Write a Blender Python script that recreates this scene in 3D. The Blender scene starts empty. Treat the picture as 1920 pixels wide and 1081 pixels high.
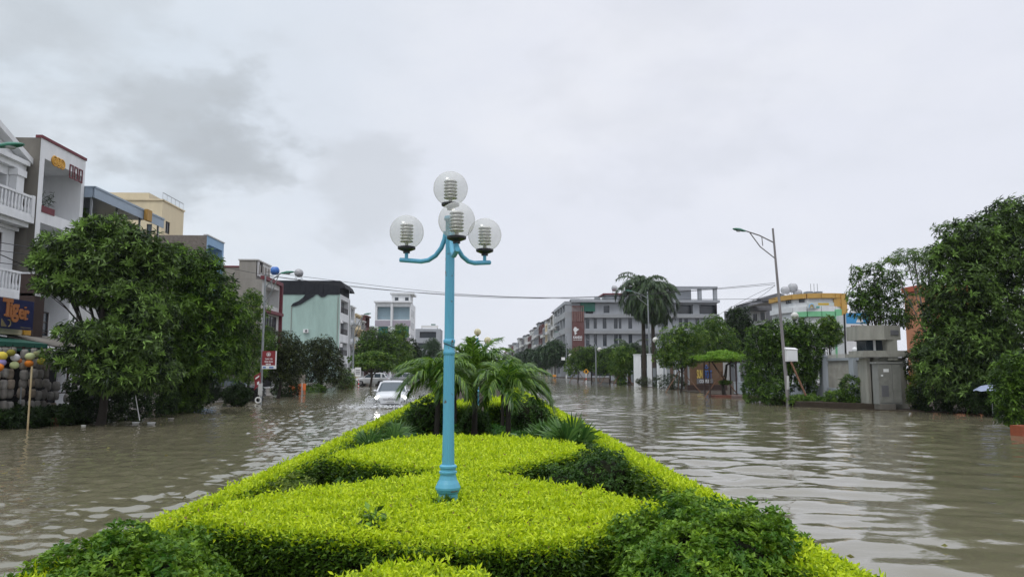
import bpy, math, random
import numpy as np
from mathutils import Vector
rng = np.random.default_rng(11)
random.seed(11)
SC = bpy.context.scene
COL = SC.collection
R = math.radians

# ------------------------------------------------------------------ camera
F, CX, CY = 1400.0, 960.0, 540.5          # focal length and centre of the 1920x1081 photograph
CAMZ = 2.2
PITCH = math.atan((692 - CY) / F)
YAW = math.atan((CX - 905) / F)
cam_d = bpy.data.cameras.new('camera')
cam = bpy.data.objects.new('camera', cam_d)
COL.objects.link(cam)
cam.location = (0, 0, CAMZ)
cam.rotation_euler = (math.pi / 2 + PITCH, 0, -YAW)
cam_d.sensor_width = 36
cam_d.lens = F / 1920 * 36
cam_d.clip_start = 0.1
cam_d.clip_end = 6000
SC.camera = cam
_fw = np.array([math.sin(YAW) * math.cos(PITCH), math.cos(YAW) * math.cos(PITCH), math.sin(PITCH)])
_rt = np.array([math.cos(YAW), -math.sin(YAW), 0.0])
_up = np.array([-math.sin(YAW) * math.sin(PITCH), -math.cos(YAW) * math.sin(PITCH), math.cos(PITCH)])
_c = np.array([0, 0, CAMZ])
def ray(px, py):
    return _fw * F + _rt * (px - CX) + _up * (CY - py)
def P(px, py, Y):            # survey: point of a sight line at street distance Y
    d = ray(px, py); return _c + d * (Y / d[1])
def PX(px, py, X):
    d = ray(px, py); return _c + d * (X / d[0])
def GZ(px, py, z=0.0):
    d = ray(px, py); return _c + d * ((z - CAMZ) / d[2])

# ------------------------------------------------------------------ sky and sun
SUN_EL, SUN_AZ = R(58), R(215)             # high, behind and to the left of the camera
world = bpy.data.worlds.new('World'); SC.world = world
world.use_nodes = True
wt = world.node_tree; wt.nodes.clear()
def wn(t, **k):
    n = wt.nodes.new(t)
    for a, b in k.items(): setattr(n, a, b)
    return n
def wmath(op, a, b=None, clamp=False):
    n = wn('ShaderNodeMath', operation=op); n.use_clamp = clamp
    for i, v in enumerate((a, b)):
        if v is None: continue
        if isinstance(v, (int, float)): n.inputs[i].default_value = v
        else: wt.links.new(v, n.inputs[i])
    return n.outputs[0]
def wmix(f, a, b):
    n = wn('ShaderNodeMix', data_type='RGBA')
    if isinstance(f, (int, float)): n.inputs[0].default_value = f
    else: wt.links.new(f, n.inputs[0])
    for i, v in ((6, a), (7, b)):
        if isinstance(v, tuple): n.inputs[i].default_value = (*v, 1)
        else: wt.links.new(v, n.inputs[i])
    return n.outputs[2]
def wrange(v, a, b, c=0.0, d=1.0):
    n = wn('ShaderNodeMapRange', interpolation_type='SMOOTHSTEP')
    wt.links.new(v, n.inputs[0])
    for i, x in enumerate((a, b, c, d)): n.inputs[i + 1].default_value = x
    return n.outputs[0]
w_out = wn('ShaderNodeOutputWorld'); w_bg = wn('ShaderNodeBackground')
wt.links.new(w_bg.outputs[0], w_out.inputs[0])
w_bg.inputs[1].default_value = 0.1
sky = wn('ShaderNodeTexSky', sky_type='NISHITA'); sky.sun_disc = False
sky.sun_elevation = SUN_EL; sky.sun_rotation = SUN_AZ
tc = wn('ShaderNodeTexCoord')
sep = wn('ShaderNodeSeparateXYZ'); wt.links.new(tc.outputs['Generated'], sep.inputs[0])
def wnoise(scale, detail, stretch, off=(0, 0, 0), rough=0.55):
    mp = wn('ShaderNodeMapping'); mp.inputs['Scale'].default_value = stretch; mp.inputs['Location'].default_value = off
    wt.links.new(tc.outputs['Generated'], mp.inputs[0])
    n = wn('ShaderNodeTexNoise'); n.inputs['Scale'].default_value = scale
    n.inputs['Detail'].default_value = detail; n.inputs['Roughness'].default_value = rough
    wt.links.new(mp.outputs[0], n.inputs['Vector']); return n.outputs[0]
n_big = wnoise(2.6, 5, (1, 1, 2.2), (3.1, 0, 0))
n_fine = wnoise(7.0, 7, (1, 1, 1.9), (0, 1.7, 0))
side = wrange(sep.outputs[0], -0.55, 0.15)                       # blue-grey in the west, lavender white in the east
base = wmix(side, (0.70, 0.78, 0.86), (0.815, 0.84, 0.925))
base = wmix(wrange(n_big, 0.40, 0.72, 0.0, 0.45), base, (0.93, 0.945, 0.98))
base = wmix(wrange(n_fine, 0.42, 0.75, 0.0, 0.18), base, (0.61, 0.65, 0.70))
for (px, py, rad, amt, c) in ((370, 265, 7.0, 0.66, (0.48, 0.52, 0.56)), (30, 215, 8.0, 0.45, (0.50, 0.54, 0.58)),
                              (712, 388, 5.5, 0.42, (0.57, 0.60, 0.64)), (150, 60, 11, 0.4, (0.58, 0.62, 0.66)),
                              (440, 300, 4.5, 0.5, (0.47, 0.50, 0.53)), (1240, 130, 12, 0.12, (0.6, 0.62, 0.68))):
    d = ray(px, py); d = d / np.linalg.norm(d)
    dn = wn('ShaderNodeVectorMath', operation='DOT_PRODUCT')
    wt.links.new(tc.outputs['Generated'], dn.inputs[0]); dn.inputs[1].default_value = tuple(d)
    wob = wmath('ADD', dn.outputs['Value'], wmath('MULTIPLY', wmath('SUBTRACT', n_fine, 0.5), 0.034 * (rad / 7) ** 2))
    m = wrange(wob, math.cos(R(rad)), 1 + (1 - math.cos(R(rad))) * 0.05, 0.0, amt)
    base = wmix(m, base, c)
bright = wrange(sep.outputs[2], 0.46, 0.98, 1.0, 2.3)            # an overcast sky is brightest overhead
vm = wn('ShaderNodeVectorMath', operation='SCALE'); wt.links.new(base, vm.inputs[0])
wt.links.new(wmath('MULTIPLY', bright, 10.0), vm.inputs['Scale'])
wt.links.new(wmix(0.95, sky.outputs[0], vm.outputs[0]), w_bg.inputs[0])

sun_d = bpy.data.lights.new('sun', 'SUN'); sun_d.energy = 0.9; sun_d.angle = R(14); sun_d.color = (1, 0.96, 0.9)
sun = bpy.data.objects.new('sun', sun_d); COL.objects.link(sun)
_sd = Vector((math.sin(SUN_AZ) * math.cos(SUN_EL), math.cos(SUN_AZ) * math.cos(SUN_EL), math.sin(SUN_EL)))
sun.rotation_euler = _sd.to_track_quat('Z', 'Y').to_euler()
sun.location = _sd * 80
vs = SC.view_settings
vs.view_transform = 'Standard'; vs.look = 'None'; vs.gamma = 1; vs.exposure = 0.0; vs.use_curve_mapping = False

# ------------------------------------------------------------------ materials
MATS = {}
def mat(name, col, rough=0.7, spec=0.3, var=0.0, vscale=1.5, streak=False, metal=0.0, emit=None, bump=0.0, bscale=20, col2=None):
    if name in MATS: return MATS[name]
    m = bpy.data.materials.new(name); m.use_nodes = True; MATS[name] = m
    t = m.node_tree; b = t.nodes['Principled BSDF']
    b.inputs['Base Color'].default_value = (*col, 1); b.inputs['Roughness'].default_value = rough
    b.inputs['Specular IOR Level'].default_value = spec; b.inputs['Metallic'].default_value = metal
    if emit:
        b.inputs['Emission Color'].default_value = (*emit[0], 1); b.inputs['Emission Strength'].default_value = emit[1]
    if var or bump:
        tcn = t.nodes.new('ShaderNodeTexCoord'); mp = t.nodes.new('ShaderNodeMapping')
        t.links.new(tcn.outputs['Object'], mp.inputs[0])
        if streak: mp.inputs['Scale'].default_value = (1, 1, 0.22)
    if var:
        n = t.nodes.new('ShaderNodeTexNoise'); n.inputs['Scale'].default_value = vscale; n.inputs['Detail'].default_value = 8
        n.inputs['Roughness'].default_value = 0.65
        t.links.new(mp.outputs[0], n.inputs['Vector'])
        rp = t.nodes.new('ShaderNodeMapRange'); rp.inputs[1].default_value = 0.32; rp.inputs[2].default_value = 0.72
        t.links.new(n.outputs[0], rp.inputs[0])
        mx = t.nodes.new('ShaderNodeMix'); mx.data_type = 'RGBA'
        t.links.new(rp.outputs[0], mx.inputs[0])
        mx.inputs[6].default_value = (*col, 1)
        c2 = col2 if col2 else tuple(c * (1 - var) for c in col)
        mx.inputs[7].default_value = (*c2, 1)
        t.links.new(mx.outputs[2], b.inputs['Base Color'])
    if bump:
        n2 = t.nodes.new('ShaderNodeTexNoise'); n2.inputs['Scale'].default_value = bscale; n2.inputs['Detail'].default_value = 4
        t.links.new(tcn.outputs['Object'], n2.inputs['Vector'])
        bp = t.nodes.new('ShaderNodeBump'); bp.inputs['Strength'].default_value = bump; bp.inputs['Distance'].default_value = 0.02
        t.links.new(n2.outputs[0], bp.inputs['Height']); t.links.new(bp.outputs[0], b.inputs['Normal'])
    return m
def leafmat(name, c0, c1, trans=0.32, rough=0.42, spec=0.35):
    m = bpy.data.materials.new(name); m.use_nodes = True; MATS[name] = m
    t = m.node_tree; b = t.nodes['Principled BSDF']; out = t.nodes['Material Output']
    a = t.nodes.new('ShaderNodeAttribute'); a.attribute_name = 'tint'
    mx = t.nodes.new('ShaderNodeMix'); mx.data_type = 'RGBA'
    t.links.new(a.outputs['Fac'], mx.inputs[0]); mx.inputs[6].default_value = (*c0, 1); mx.inputs[7].default_value = (*c1, 1)
    t.links.new(mx.outputs[2], b.inputs['Base Color'])
    b.inputs['Roughness'].default_value = rough; b.inputs['Specular IOR Level'].default_value = spec
    tr = t.nodes.new('ShaderNodeBsdfTranslucent'); t.links.new(mx.outputs[2], tr.inputs['Color'])
    ms = t.nodes.new('ShaderNodeMixShader'); ms.inputs[0].default_value = trans
    t.links.new(b.outputs[0], ms.inputs[1]); t.links.new(tr.outputs[0], ms.inputs[2]); t.links.new(ms.outputs[0], out.inputs[0])
    return m

# ------------------------------------------------------------------ geometry
class Geo:
    def __init__(s): s.V = []; s.n = 0; s.loops = []; s.tot = []; s.mi = []; s.ti = []; s.sm = []
    def add(s, V, Fc, m=0, t=0.5, smooth=False):
        V = np.asarray(V, float).reshape(-1, 3)
        if isinstance(Fc, np.ndarray):
            s.loops.append((Fc + s.n).ravel().astype(np.int32)); s.tot.append(np.full(len(Fc), Fc.shape[1], np.int32)); nf = len(Fc)
        else:
            s.loops.append(np.array([i + s.n for f in Fc for i in f], np.int32)); s.tot.append(np.array([len(f) for f in Fc], np.int32)); nf = len(Fc)
        s.V.append(V); s.n += len(V)
        s.mi.append(np.full(nf, m, np.int32) if np.isscalar(m) else np.asarray(m, np.int32))
        s.ti.append(np.full(nf, t, np.float32) if np.isscalar(t) else np.asarray(t, np.float32))
        s.sm.append(np.full(nf, smooth, bool)); return s
    def quad(s, a, b, c, d, m=0): return s.add([a, b, c, d], [[0, 1, 2, 3]], m)
    def box(s, a, b, m=0):
        (x0, y0, z0), (x1, y1, z1) = a, b
        V = [(x, y, z) for z in (z0, z1) for y in (y0, y1) for x in (x0, x1)]
        return s.add(V, [[0, 2, 3, 1], [4, 5, 7, 6], [0, 1, 5, 4], [2, 6, 7, 3], [0, 4, 6, 2], [1, 3, 7, 5]], m)
    def obox(s, c, size, rz=0.0, m=0, rx=0.0, ry=0.0):
        h = np.array(size) / 2
        V = np.array([(x, y, z) for z in (-1, 1) for y in (-1, 1) for x in (-1, 1)]) * h
        V = V @ rot(rx, ry, rz).T + np.array(c)
        return s.add(V, [[0, 2, 3, 1], [4, 5, 7, 6], [0, 1, 5, 4], [2, 6, 7, 3], [0, 4, 6, 2], [1, 3, 7, 5]], m)
    def bar(s, a, b, w, h=None, m=0):                     # rectangular bar between two points
        a = np.array(a, float); b = np.array(b, float); d = b - a; d /= np.linalg.norm(d)
        u = np.cross(d, (0, 0, 1.0)); 
        if np.linalg.norm(u) < 1e-4: u = np.array([1.0, 0, 0])
        u /= np.linalg.norm(u); v = np.cross(u, d); h = h or w
        V = [p + u * i * w / 2 + v * j * h / 2 for p in (a, b) for (i, j) in ((-1, -1), (1, -1), (1, 1), (-1, 1))]
        return s.add(V, [[0, 1, 2, 3], [7, 6, 5, 4], [0, 4, 5, 1], [1, 5, 6, 2], [2, 6, 7, 3], [3, 7, 4, 0]], m)
    def tube(s, path, rad, n=8, m=0, caps=True, smooth=True, t=0.5):
        p = np.array(path, float); k = len(p); r = np.full(k, rad) if np.isscalar(rad) else np.array(rad, float)
        d = np.gradient(p, axis=0); d /= np.linalg.norm(d, axis=1)[:, None] + 1e-9
        ref = np.array([0, 0, 1.0]) if abs(d[0][2]) < 0.9 else np.array([1.0, 0, 0])
        V = []
        u = np.cross(d[0], ref); u /= np.linalg.norm(u)
        for i in range(k):
            u = u - d[i] * np.dot(u, d[i]); u /= np.linalg.norm(u) + 1e-9; v = np.cross(d[i], u)
            a = np.arange(n) * 2 * math.pi / n
            V.append(p[i] + r[i] * (np.cos(a)[:, None] * u + np.sin(a)[:, None] * v))
        V = np.concatenate(V); Fq = []
        for i in range(k - 1):
            for j in range(n):
                Fq.append([i * n + j, i * n + (j + 1) % n, (i + 1) * n + (j + 1) % n, (i + 1) * n + j])
        s.add(V, np.array(Fq), m, t, smooth)
        if caps:
            s.add(V[:n], [list(range(n))[::-1]], m, t); s.add(V[-n:], [list(range(n))], m, t)
        return s
    def lathe(s, prof, c=(0, 0, 0), n=20, m=0, smooth=True, flute=0.0, nf=12):
        a = np.arange(n) * 2 * math.pi / n; V = []
        for (r, z) in prof:
            rr = r * (1 - flute * (0.5 + 0.5 * np.cos(a * nf))) if flute else r
            V.append(np.stack([rr * np.cos(a), rr * np.sin(a), np.full(n, z)], 1) + np.array(c))
        V = np.concatenate(V); Fq = []
        for i in range(len(prof) - 1):
            for j in range(n): Fq.append([i * n + j, i * n + (j + 1) % n, (i + 1) * n + (j + 1) % n, (i + 1) * n + j])
        s.add(V, np.array(Fq), m, 0.5, smooth)
        if prof[0][0] > 1e-4: s.add(V[:n], [list(range(n))[::-1]], m)
        if prof[-1][0] > 1e-4: s.add(V[-n:], [list(range(n))], m)
        return s
    def ball(s, c, r, nu=16, nv=10, m=0, smooth=True):
        r = (r, r, r) if np.isscalar(r) else r
        V = []; 
        for i in range(nv + 1):
            th = math.pi * i / nv
            for j in range(nu):
                ph = 2 * math.pi * j / nu
                V.append((c[0] + r[0] * math.sin(th) * math.cos(ph), c[1] + r[1] * math.sin(th) * math.sin(ph), c[2] + r[2] * math.cos(th)))
        Fq = [[i * nu + j, (i + 1) * nu + j, (i + 1) * nu + (j + 1) % nu, i * nu + (j + 1) % nu] for i in range(nv) for j in range(nu)]
        return s.add(V, np.array(Fq), m, 0.5, smooth)
    def prism(s, poly, z0, z1, m=0):
        n = len(poly); V = [(x, y, z0) for x, y in poly] + [(x, y, z1) for x, y in poly]
        return s.add(V, [list(range(n))[::-1], list(range(n, 2 * n))] + [[i, (i + 1) % n, n + (i + 1) % n, n + i] for i in range(n)], m)
    def plate(s, pts, d, m=0):                            # flat outline thickened along vector d
        n = len(pts); p = np.array(pts, float); V = np.concatenate([p, p + np.array(d)])
        return s.add(V, [list(range(n))[::-1], list(range(n, 2 * n))] + [[i, (i + 1) % n, n + (i + 1) % n, n + i] for i in range(n)], m)
    def text(s, txt, size, o, u, v, depth=0.02, m=0, bold=0.0, align='LEFT', sx=1.0, fit=None):
        V, Fc = text_arr(txt, bold, align)
        if fit: sx = fit / (np.ptp(V[:, 0]) * size)
        u = np.array(u, float); v = np.array(v, float); w = np.cross(u, v)
        X = np.array(o, float) + V[:, :1] * size * sx * u + V[:, 1:2] * size * v + np.sign(V[:, 2:3]) * depth * w
        return s.add(X, Fc, m)
    def mesh(s, name, off):
        me = bpy.data.meshes.new(name)
        V = np.concatenate(s.V) - np.array(off); L = np.concatenate(s.loops); T = np.concatenate(s.tot)
        me.vertices.add(len(V)); me.vertices.foreach_set('co', V.astype(np.float32).ravel())
        me.loops.add(len(L)); me.loops.foreach_set('vertex_index', L)
        me.polygons.add(len(T)); st = np.concatenate([[0], np.cumsum(T)[:-1]]).astype(np.int32)
        me.polygons.foreach_set('loop_start', st); me.polygons.foreach_set('loop_total', T)
        me.polygons.foreach_set('material_index', np.concatenate(s.mi))
        me.polygons.foreach_set('use_smooth', np.concatenate(s.sm))
        at = me.attributes.new('tint', 'FLOAT', 'FACE'); at.data.foreach_set('value', np.concatenate(s.ti))
        me.update(calc_edges=True); return me
def rot(rx, ry, rz):
    cx, sx, cy, sy, cz, sz = math.cos(rx), math.sin(rx), math.cos(ry), math.sin(ry), math.cos(rz), math.sin(rz)
    return np.array([[cz, -sz, 0], [sz, cz, 0], [0, 0, 1]]) @ np.array([[cy, 0, sy], [0, 1, 0], [-sy, 0, cy]]) @ np.array([[1, 0, 0], [0, cx, -sx], [0, sx, cx]])
_txt = {}
def text_arr(txt, bold, align):
    k = (txt, bold, align)
    if k not in _txt:
        cu = bpy.data.curves.new('lettering', 'FONT'); cu.body = txt; cu.size = 1; cu.extrude = 0.02; cu.offset = bold; cu.align_x = align
        cu.resolution_u = 4
        o = bpy.data.objects.new('lettering', cu); COL.objects.link(o)
        dg = bpy.context.evaluated_depsgraph_get(); me = bpy.data.meshes.new_from_object(o.evaluated_get(dg))
        V = np.array([v.co[:] for v in me.vertices]); Fc = [list(p.vertices) for p in me.polygons]
        bpy.data.objects.remove(o); bpy.data.curves.remove(cu); bpy.data.meshes.remove(me); _txt[k] = (V, Fc)
    return _txt[k]

# ------------------------------------------------------------------ objects
ORG = {}
def thing(name, label, cat, loc, group=None, rz=0.0):
    o = bpy.data.objects.new(name, None); o.empty_display_size = 0.3; COL.objects.link(o)
    o.location = tuple(float(v) for v in loc); o.rotation_euler = (0, 0, rz)
    o['label'] = label; o['category'] = cat
    if group: o['group'] = group
    ORG[o.name] = np.array(loc, float); return o
def part(name, g, mats, parent, label=None, local=False):
    off = np.zeros(3) if local else ORG[parent.name]
    me = g.mesh(name, off); o = bpy.data.objects.new(name, me)
    for m in (mats if isinstance(mats, (list, tuple)) else [mats]): me.materials.append(m)
    COL.objects.link(o); o.parent = parent; ORG[o.name] = ORG[parent.name]
    if label: o['label'] = label
    return o
def single(name, g, mats, label, cat, loc=(0, 0, 0), group=None, kind=None):
    me = g.mesh(name, loc); o = bpy.data.objects.new(name, me)
    for m in (mats if isinstance(mats, (list, tuple)) else [mats]): me.materials.append(m)
    COL.objects.link(o); o.location = tuple(float(v) for v in loc); ORG[o.name] = np.array(loc, float)
    if label: o['label'] = label
    if cat: o['category'] = cat
    if group: o['group'] = group
    if kind: o['kind'] = kind
    return o
def structure(name, g, mats): return single(name, g, mats, None, None, kind='structure')
def copy_tree(o, parent=None):
    c = o.copy(); COL.objects.link(c)
    if parent: c.parent = parent
    for ch in list(o.children): copy_tree(ch, c)
    return c
def lump(p, s, seed=0):                                    # cheap smooth 3D noise, about -1..1
    r = np.random.default_rng(seed); o = np.zeros(len(p))
    for k in range(6):
        d = r.normal(size=3); d /= np.linalg.norm(d); o += np.sin(p @ d * (2 * math.pi / s) * r.uniform(0.6, 1.7) + r.uniform(0, 7))
    return o / 3.0
# ------------------------------------------------------------------ plants
M_BARK = mat('bark', (0.085, 0.07, 0.055), 0.9, 0.1, 0.5, 6)
M_BARKD = mat('dark_wet_bark', (0.035, 0.028, 0.022), 0.7, 0.3, 0.4, 6)
M_BARKG = mat('grey_bark', (0.17, 0.16, 0.145), 0.9, 0.1, 0.4, 6)
M_TWIG = mat('hedge_twigs', (0.022, 0.026, 0.012), 0.9, 0.1, 0.4, 9)
M_STAKE = mat('bamboo_stake', (0.22, 0.12, 0.075), 0.7, 0.2, 0.4, 5)
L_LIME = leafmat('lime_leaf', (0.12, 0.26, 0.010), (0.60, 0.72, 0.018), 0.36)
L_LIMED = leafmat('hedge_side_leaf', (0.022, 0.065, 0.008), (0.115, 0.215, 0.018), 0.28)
L_DEAD = leafmat('dry_leaf', (0.10, 0.06, 0.025), (0.26, 0.18, 0.06), 0.2)
L_BOX = leafmat('boxwood_leaf', (0.045, 0.13, 0.010), (0.30, 0.47, 0.035), 0.3, 0.45, 0.3)
L_BOXD = leafmat('dark_shrub_leaf', (0.020, 0.062, 0.009), (0.11, 0.22, 0.022), 0.2, 0.45, 0.3)
L_OLIVE = leafmat('olive_shrub_leaf', (0.09, 0.15, 0.02), (0.24, 0.30, 0.035), 0.3)
L_WHORL = leafmat('whorl_leaf', (0.004, 0.015, 0.003), (0.23, 0.38, 0.08), 0.16, 0.45, 0.3)
L_MID = leafmat('mid_leaf', (0.008, 0.028, 0.005), (0.18, 0.33, 0.035), 0.2, 0.45, 0.25)
L_LIGHT = leafmat('light_leaf', (0.03, 0.085, 0.011), (0.25, 0.38, 0.05), 0.3, 0.45, 0.25)
L_DARK = leafmat('dark_leaf', (0.005, 0.014, 0.004), (0.05, 0.10, 0.018), 0.15, 0.5, 0.2)
L_OLD = leafmat('bronze_green_leaf', (0.010, 0.018, 0.006), (0.10, 0.13, 0.035), 0.16, 0.5, 0.2)
L_FAR = leafmat('far_leaf', (0.025, 0.06, 0.022), (0.07, 0.125, 0.04), 0.22)
L_PALM = leafmat('palm_leaflet', (0.03, 0.095, 0.012), (0.21, 0.35, 0.035), 0.35, 0.35, 0.5)
L_ROYAL = leafmat('tall_palm_leaflet', (0.020, 0.045, 0.016), (0.085, 0.14, 0.045), 0.25)
L_FAN = leafmat('fan_leaf', (0.035, 0.10, 0.022), (0.12, 0.23, 0.05), 0.3, 0.35, 0.5)
L_GC = leafmat('ground_cover_leaf', (0.03, 0.12, 0.016), (0.10, 0.27, 0.03), 0.3)

def unit(a): return a / (np.linalg.norm(a, axis=1)[:, None] + 1e-9)
def add_leaves(g, p, d, L, W, t, m=0, fold=0.12):
    """one pointed leaf per row: base p, direction d, length L, width W"""
    n = len(p); d = unit(d)
    s = np.cross(d, rng.normal(size=(n, 3)) * 0.55 + np.array([0, 0, 1.0])); s = unit(s)
    nn = np.cross(s, d); L = np.broadcast_to(L, (n,))[:, None]; W = np.broadcast_to(W, (n,))[:, None]
    a = p; b = p + d * L * 0.45 + s * W * 0.5 + nn * W * fold; c = p + d * L - nn * L * 0.1; e = p + d * L * 0.45 - s * W * 0.5 + nn * W * fold
    V = np.stack([a, b, c, e], 1).reshape(-1, 3); Fq = np.arange(4 * n).reshape(n, 4)
    g.add(V, Fq, m, np.clip(t, 0, 1))
def crown(g, blobs, leafL, leafW, ncl, k=7, m=0, droop=0.25, inner=0.35, spread=1.0, seed=0, zmin=None, gap=0.0):
    """leaf whorls through the volume of several ellipsoids; blobs = (centre, radii)"""
    w = np.array([r[0] * r[1] + r[0] * r[2] + r[1] * r[2] for _, r in blobs]); w = w / w.sum()
    for bi, (c, r) in enumerate(blobs):
        n = max(8, int(ncl * w[bi])); c = np.array(c); r = np.array(r)
        d = unit(rng.normal(size=(n, 3)))
        rad = np.where(rng.random(n) < inner, rng.uniform(0.35, 0.8, n), rng.uniform(0.8, 1.04, n))
        lm = lump(d * r * 1.0 + c, max(r) * 0.75, seed + bi)
        rad = rad * (1 + 0.20 * lm)
        p = c + d * r * rad[:, None]
        keep = np.ones(n, bool)
        if gap: keep &= lump(p, max(0.9, r.mean() * 0.55), seed + 50 + bi) > -1.2 + gap
        if zmin is not None: keep &= p[:, 2] > zmin
        p = p[keep]; d = d[keep]; n = len(p)
        if n == 0: continue
        ct = 0.03 + rng.random(n) ** 2.4 * 0.5 + 0.18 * lump(p, max(r) * 0.6, seed + 9) + 0.45 * (rng.random(n) < 0.06)
        ax = unit(d * 0.8 + np.array([0, 0, 0.55]) + rng.normal(size=(n, 3)) * 0.35)
        u = unit(np.cross(ax, rng.normal(size=(n, 3)))); v = np.cross(ax, u)
        sc = rng.uniform(0.7, 1.25, n)
        for j in range(k):
            an = 2 * math.pi * j / k + rng.uniform(-0.4, 0.4, n)
            ld = (np.cos(an)[:, None] * u + np.sin(an)[:, None] * v) * spread + ax * rng.uniform(0.1, 0.7, n)[:, None] - np.array([0, 0, droop])
            add_leaves(g, p + rng.normal(size=(n, 3)) * leafL * 0.18, ld, leafL * sc * rng.uniform(0.8, 1.15, n), leafW * sc, ct + rng.uniform(-0.05, 0.22, n), m)
def trunk_geo(base, blobs, r0, top=None, bend=0.15, limbs=True, n=8):
    g = Geo(); base = np.array(base, float)
    cs = np.array([b[0] for b in blobs]); cen = cs.mean(0) if top is None else np.array(top, float)
    k = 6; ts = np.linspace(0, 1, k)
    path = [base * (1 - t) + cen * t + np.array([math.sin(t * 4) * bend, math.cos(t * 3) * bend - bend, 0]) for t in ts]
    g.tube(path, [r0 * 1.35] + list(np.linspace(r0, r0 * 0.45, k - 1)), n)
    if limbs:
        for c, r in blobs:
            q = path[2] * 0.5 + path[3] * 0.5
            mid = (q + np.array(c)) / 2 + np.array([0, 0, -0.12 * r[2]])
            g.tube([q, mid, np.array(c), np.array(c) + np.array([0, 0, r[2] * 0.45])], [r0 * 0.42, r0 * 0.3, r0 * 0.18, r0 * 0.08], 6)
            for _ in range(3):
                e = np.array(c) + rng.normal(size=3) * np.array(r) * 0.5
                g.tube([mid, (mid + e) / 2 + np.array([0, 0, 0.1]), e], [r0 * 0.2, r0 * 0.13, r0 * 0.05], 5)
    return g
def pxblobs(Y, bl):
    """crown ellipses surveyed as (px, py, half width px, half height px[, depth offset m])"""
    out = []
    for b in bl:
        yy = Y + (b[4] if len(b) > 4 else 0.0); c = P(b[0], b[1], yy); s = yy / F
        out.append((c, (b[2] * s, b[2] * s * 0.9, b[3] * s)))
    return out
def tree(name, label, Y, base, blobs, leaf, ncl, k, lm, bark=None, r0=0.12, group=None, droop=0.25, gap=0.0, spread=1.0, inner=0.35, bz=0.0, top=None, props=None, bend=0.15, limbs=True, highlights=0):
    bx = P(base, 700, Y); b = (bx[0], Y, bz)
    bl = pxblobs(Y, blobs)
    t = thing(name, label, 'tree', b, group)
    part('trunk', trunk_geo((b[0], b[1], b[2] - 0.5), bl, r0, top=top, bend=bend, limbs=limbs), bark or M_BARK, t)
    g = Geo(); crown(g, bl, leaf[0], leaf[1], ncl, k, 0, droop, inner, spread, seed=int(base) % 97, gap=gap)
    if highlights:                                             # highlights painted as bright leaf whorls on the camera side of the crown
        w = rng.integers(0, len(bl), highlights)
        for i in w:
            c, r = np.array(bl[i][0]), np.array(bl[i][1]); d = unit(np.array([[rng.normal(), -abs(rng.normal()) - 0.2, rng.normal() * 0.7]]))[0]
            p = c + d * r * rng.uniform(0.98, 1.1); k = 8; a = np.arange(k) * 0.785 + rng.uniform(0, 1)
            ld = np.stack([np.cos(a), np.full(k, -0.5), np.sin(a) * 0.7 + 0.35], 1) + rng.normal(size=(k, 3)) * 0.2
            add_leaves(g, np.repeat(p[None], k, 0), ld, leaf[0] * rng.uniform(0.9, 1.3), leaf[1] * 1.2, np.full(k, rng.uniform(0.7, 1.0)), 0)
    part('crown', g, lm, t)
    if props:                                             # timber props leaning on a young trunk
        for (dx, dy) in props:
            s = Geo(); s.tube([(b[0] + dx, Y + dy, -0.4), (b[0] + dx * 0.06, Y + dy * 0.06, 2.05)], 0.045, 7); part('prop', s, M_STAKE, t)
    return t
def bush(name, label, cat, c, r, leaf, ncl, k, lm, group=None, flatten=False, core=True, droop=0.05, spread=0.8):
    g = Geo(); c = np.array(c, float)
    if core: g.ball(c - np.array([0, 0, r[2] * 0.06]), (r[0] * 0.72, r[1] * 0.72, r[2] * 0.70), 16, 10, 1)
    crown(g, [(c, r)], leaf[0], leaf[1], ncl, k, 0, droop, 0.12, spread, seed=int(abs(c[0] * 31 + c[1] * 7)) % 91, zmin=-0.02)
    return single(name, g, [lm, M_TWIG], label, cat, (c[0], c[1], max(0.0, c[2] - r[2])), group)
def inside(x, y, poly):
    r = np.zeros(len(x), bool); n = len(poly)
    for i in range(n):
        (x0, y0), (x1, y1) = poly[i], poly[(i + 1) % n]
        c = ((y0 > y) != (y1 > y)) & (x < (x1 - x0) * (y - y0) / ((y1 - y0) if y1 != y0 else 1e-9) + x0); r ^= c
    return r
def edge_dist(x, y, poly):
    dm = np.full(len(x), 9.0); n = len(poly)
    for i in range(n):
        a = np.array(poly[i]); b = np.array(poly[(i + 1) % n]); ab = b - a
        t = np.clip(((x - a[0]) * ab[0] + (y - a[1]) * ab[1]) / (ab @ ab), 0, 1)
        dm = np.minimum(dm, np.hypot(x - a[0] - t * ab[0], y - a[1] - t * ab[1]))
    return dm
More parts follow.
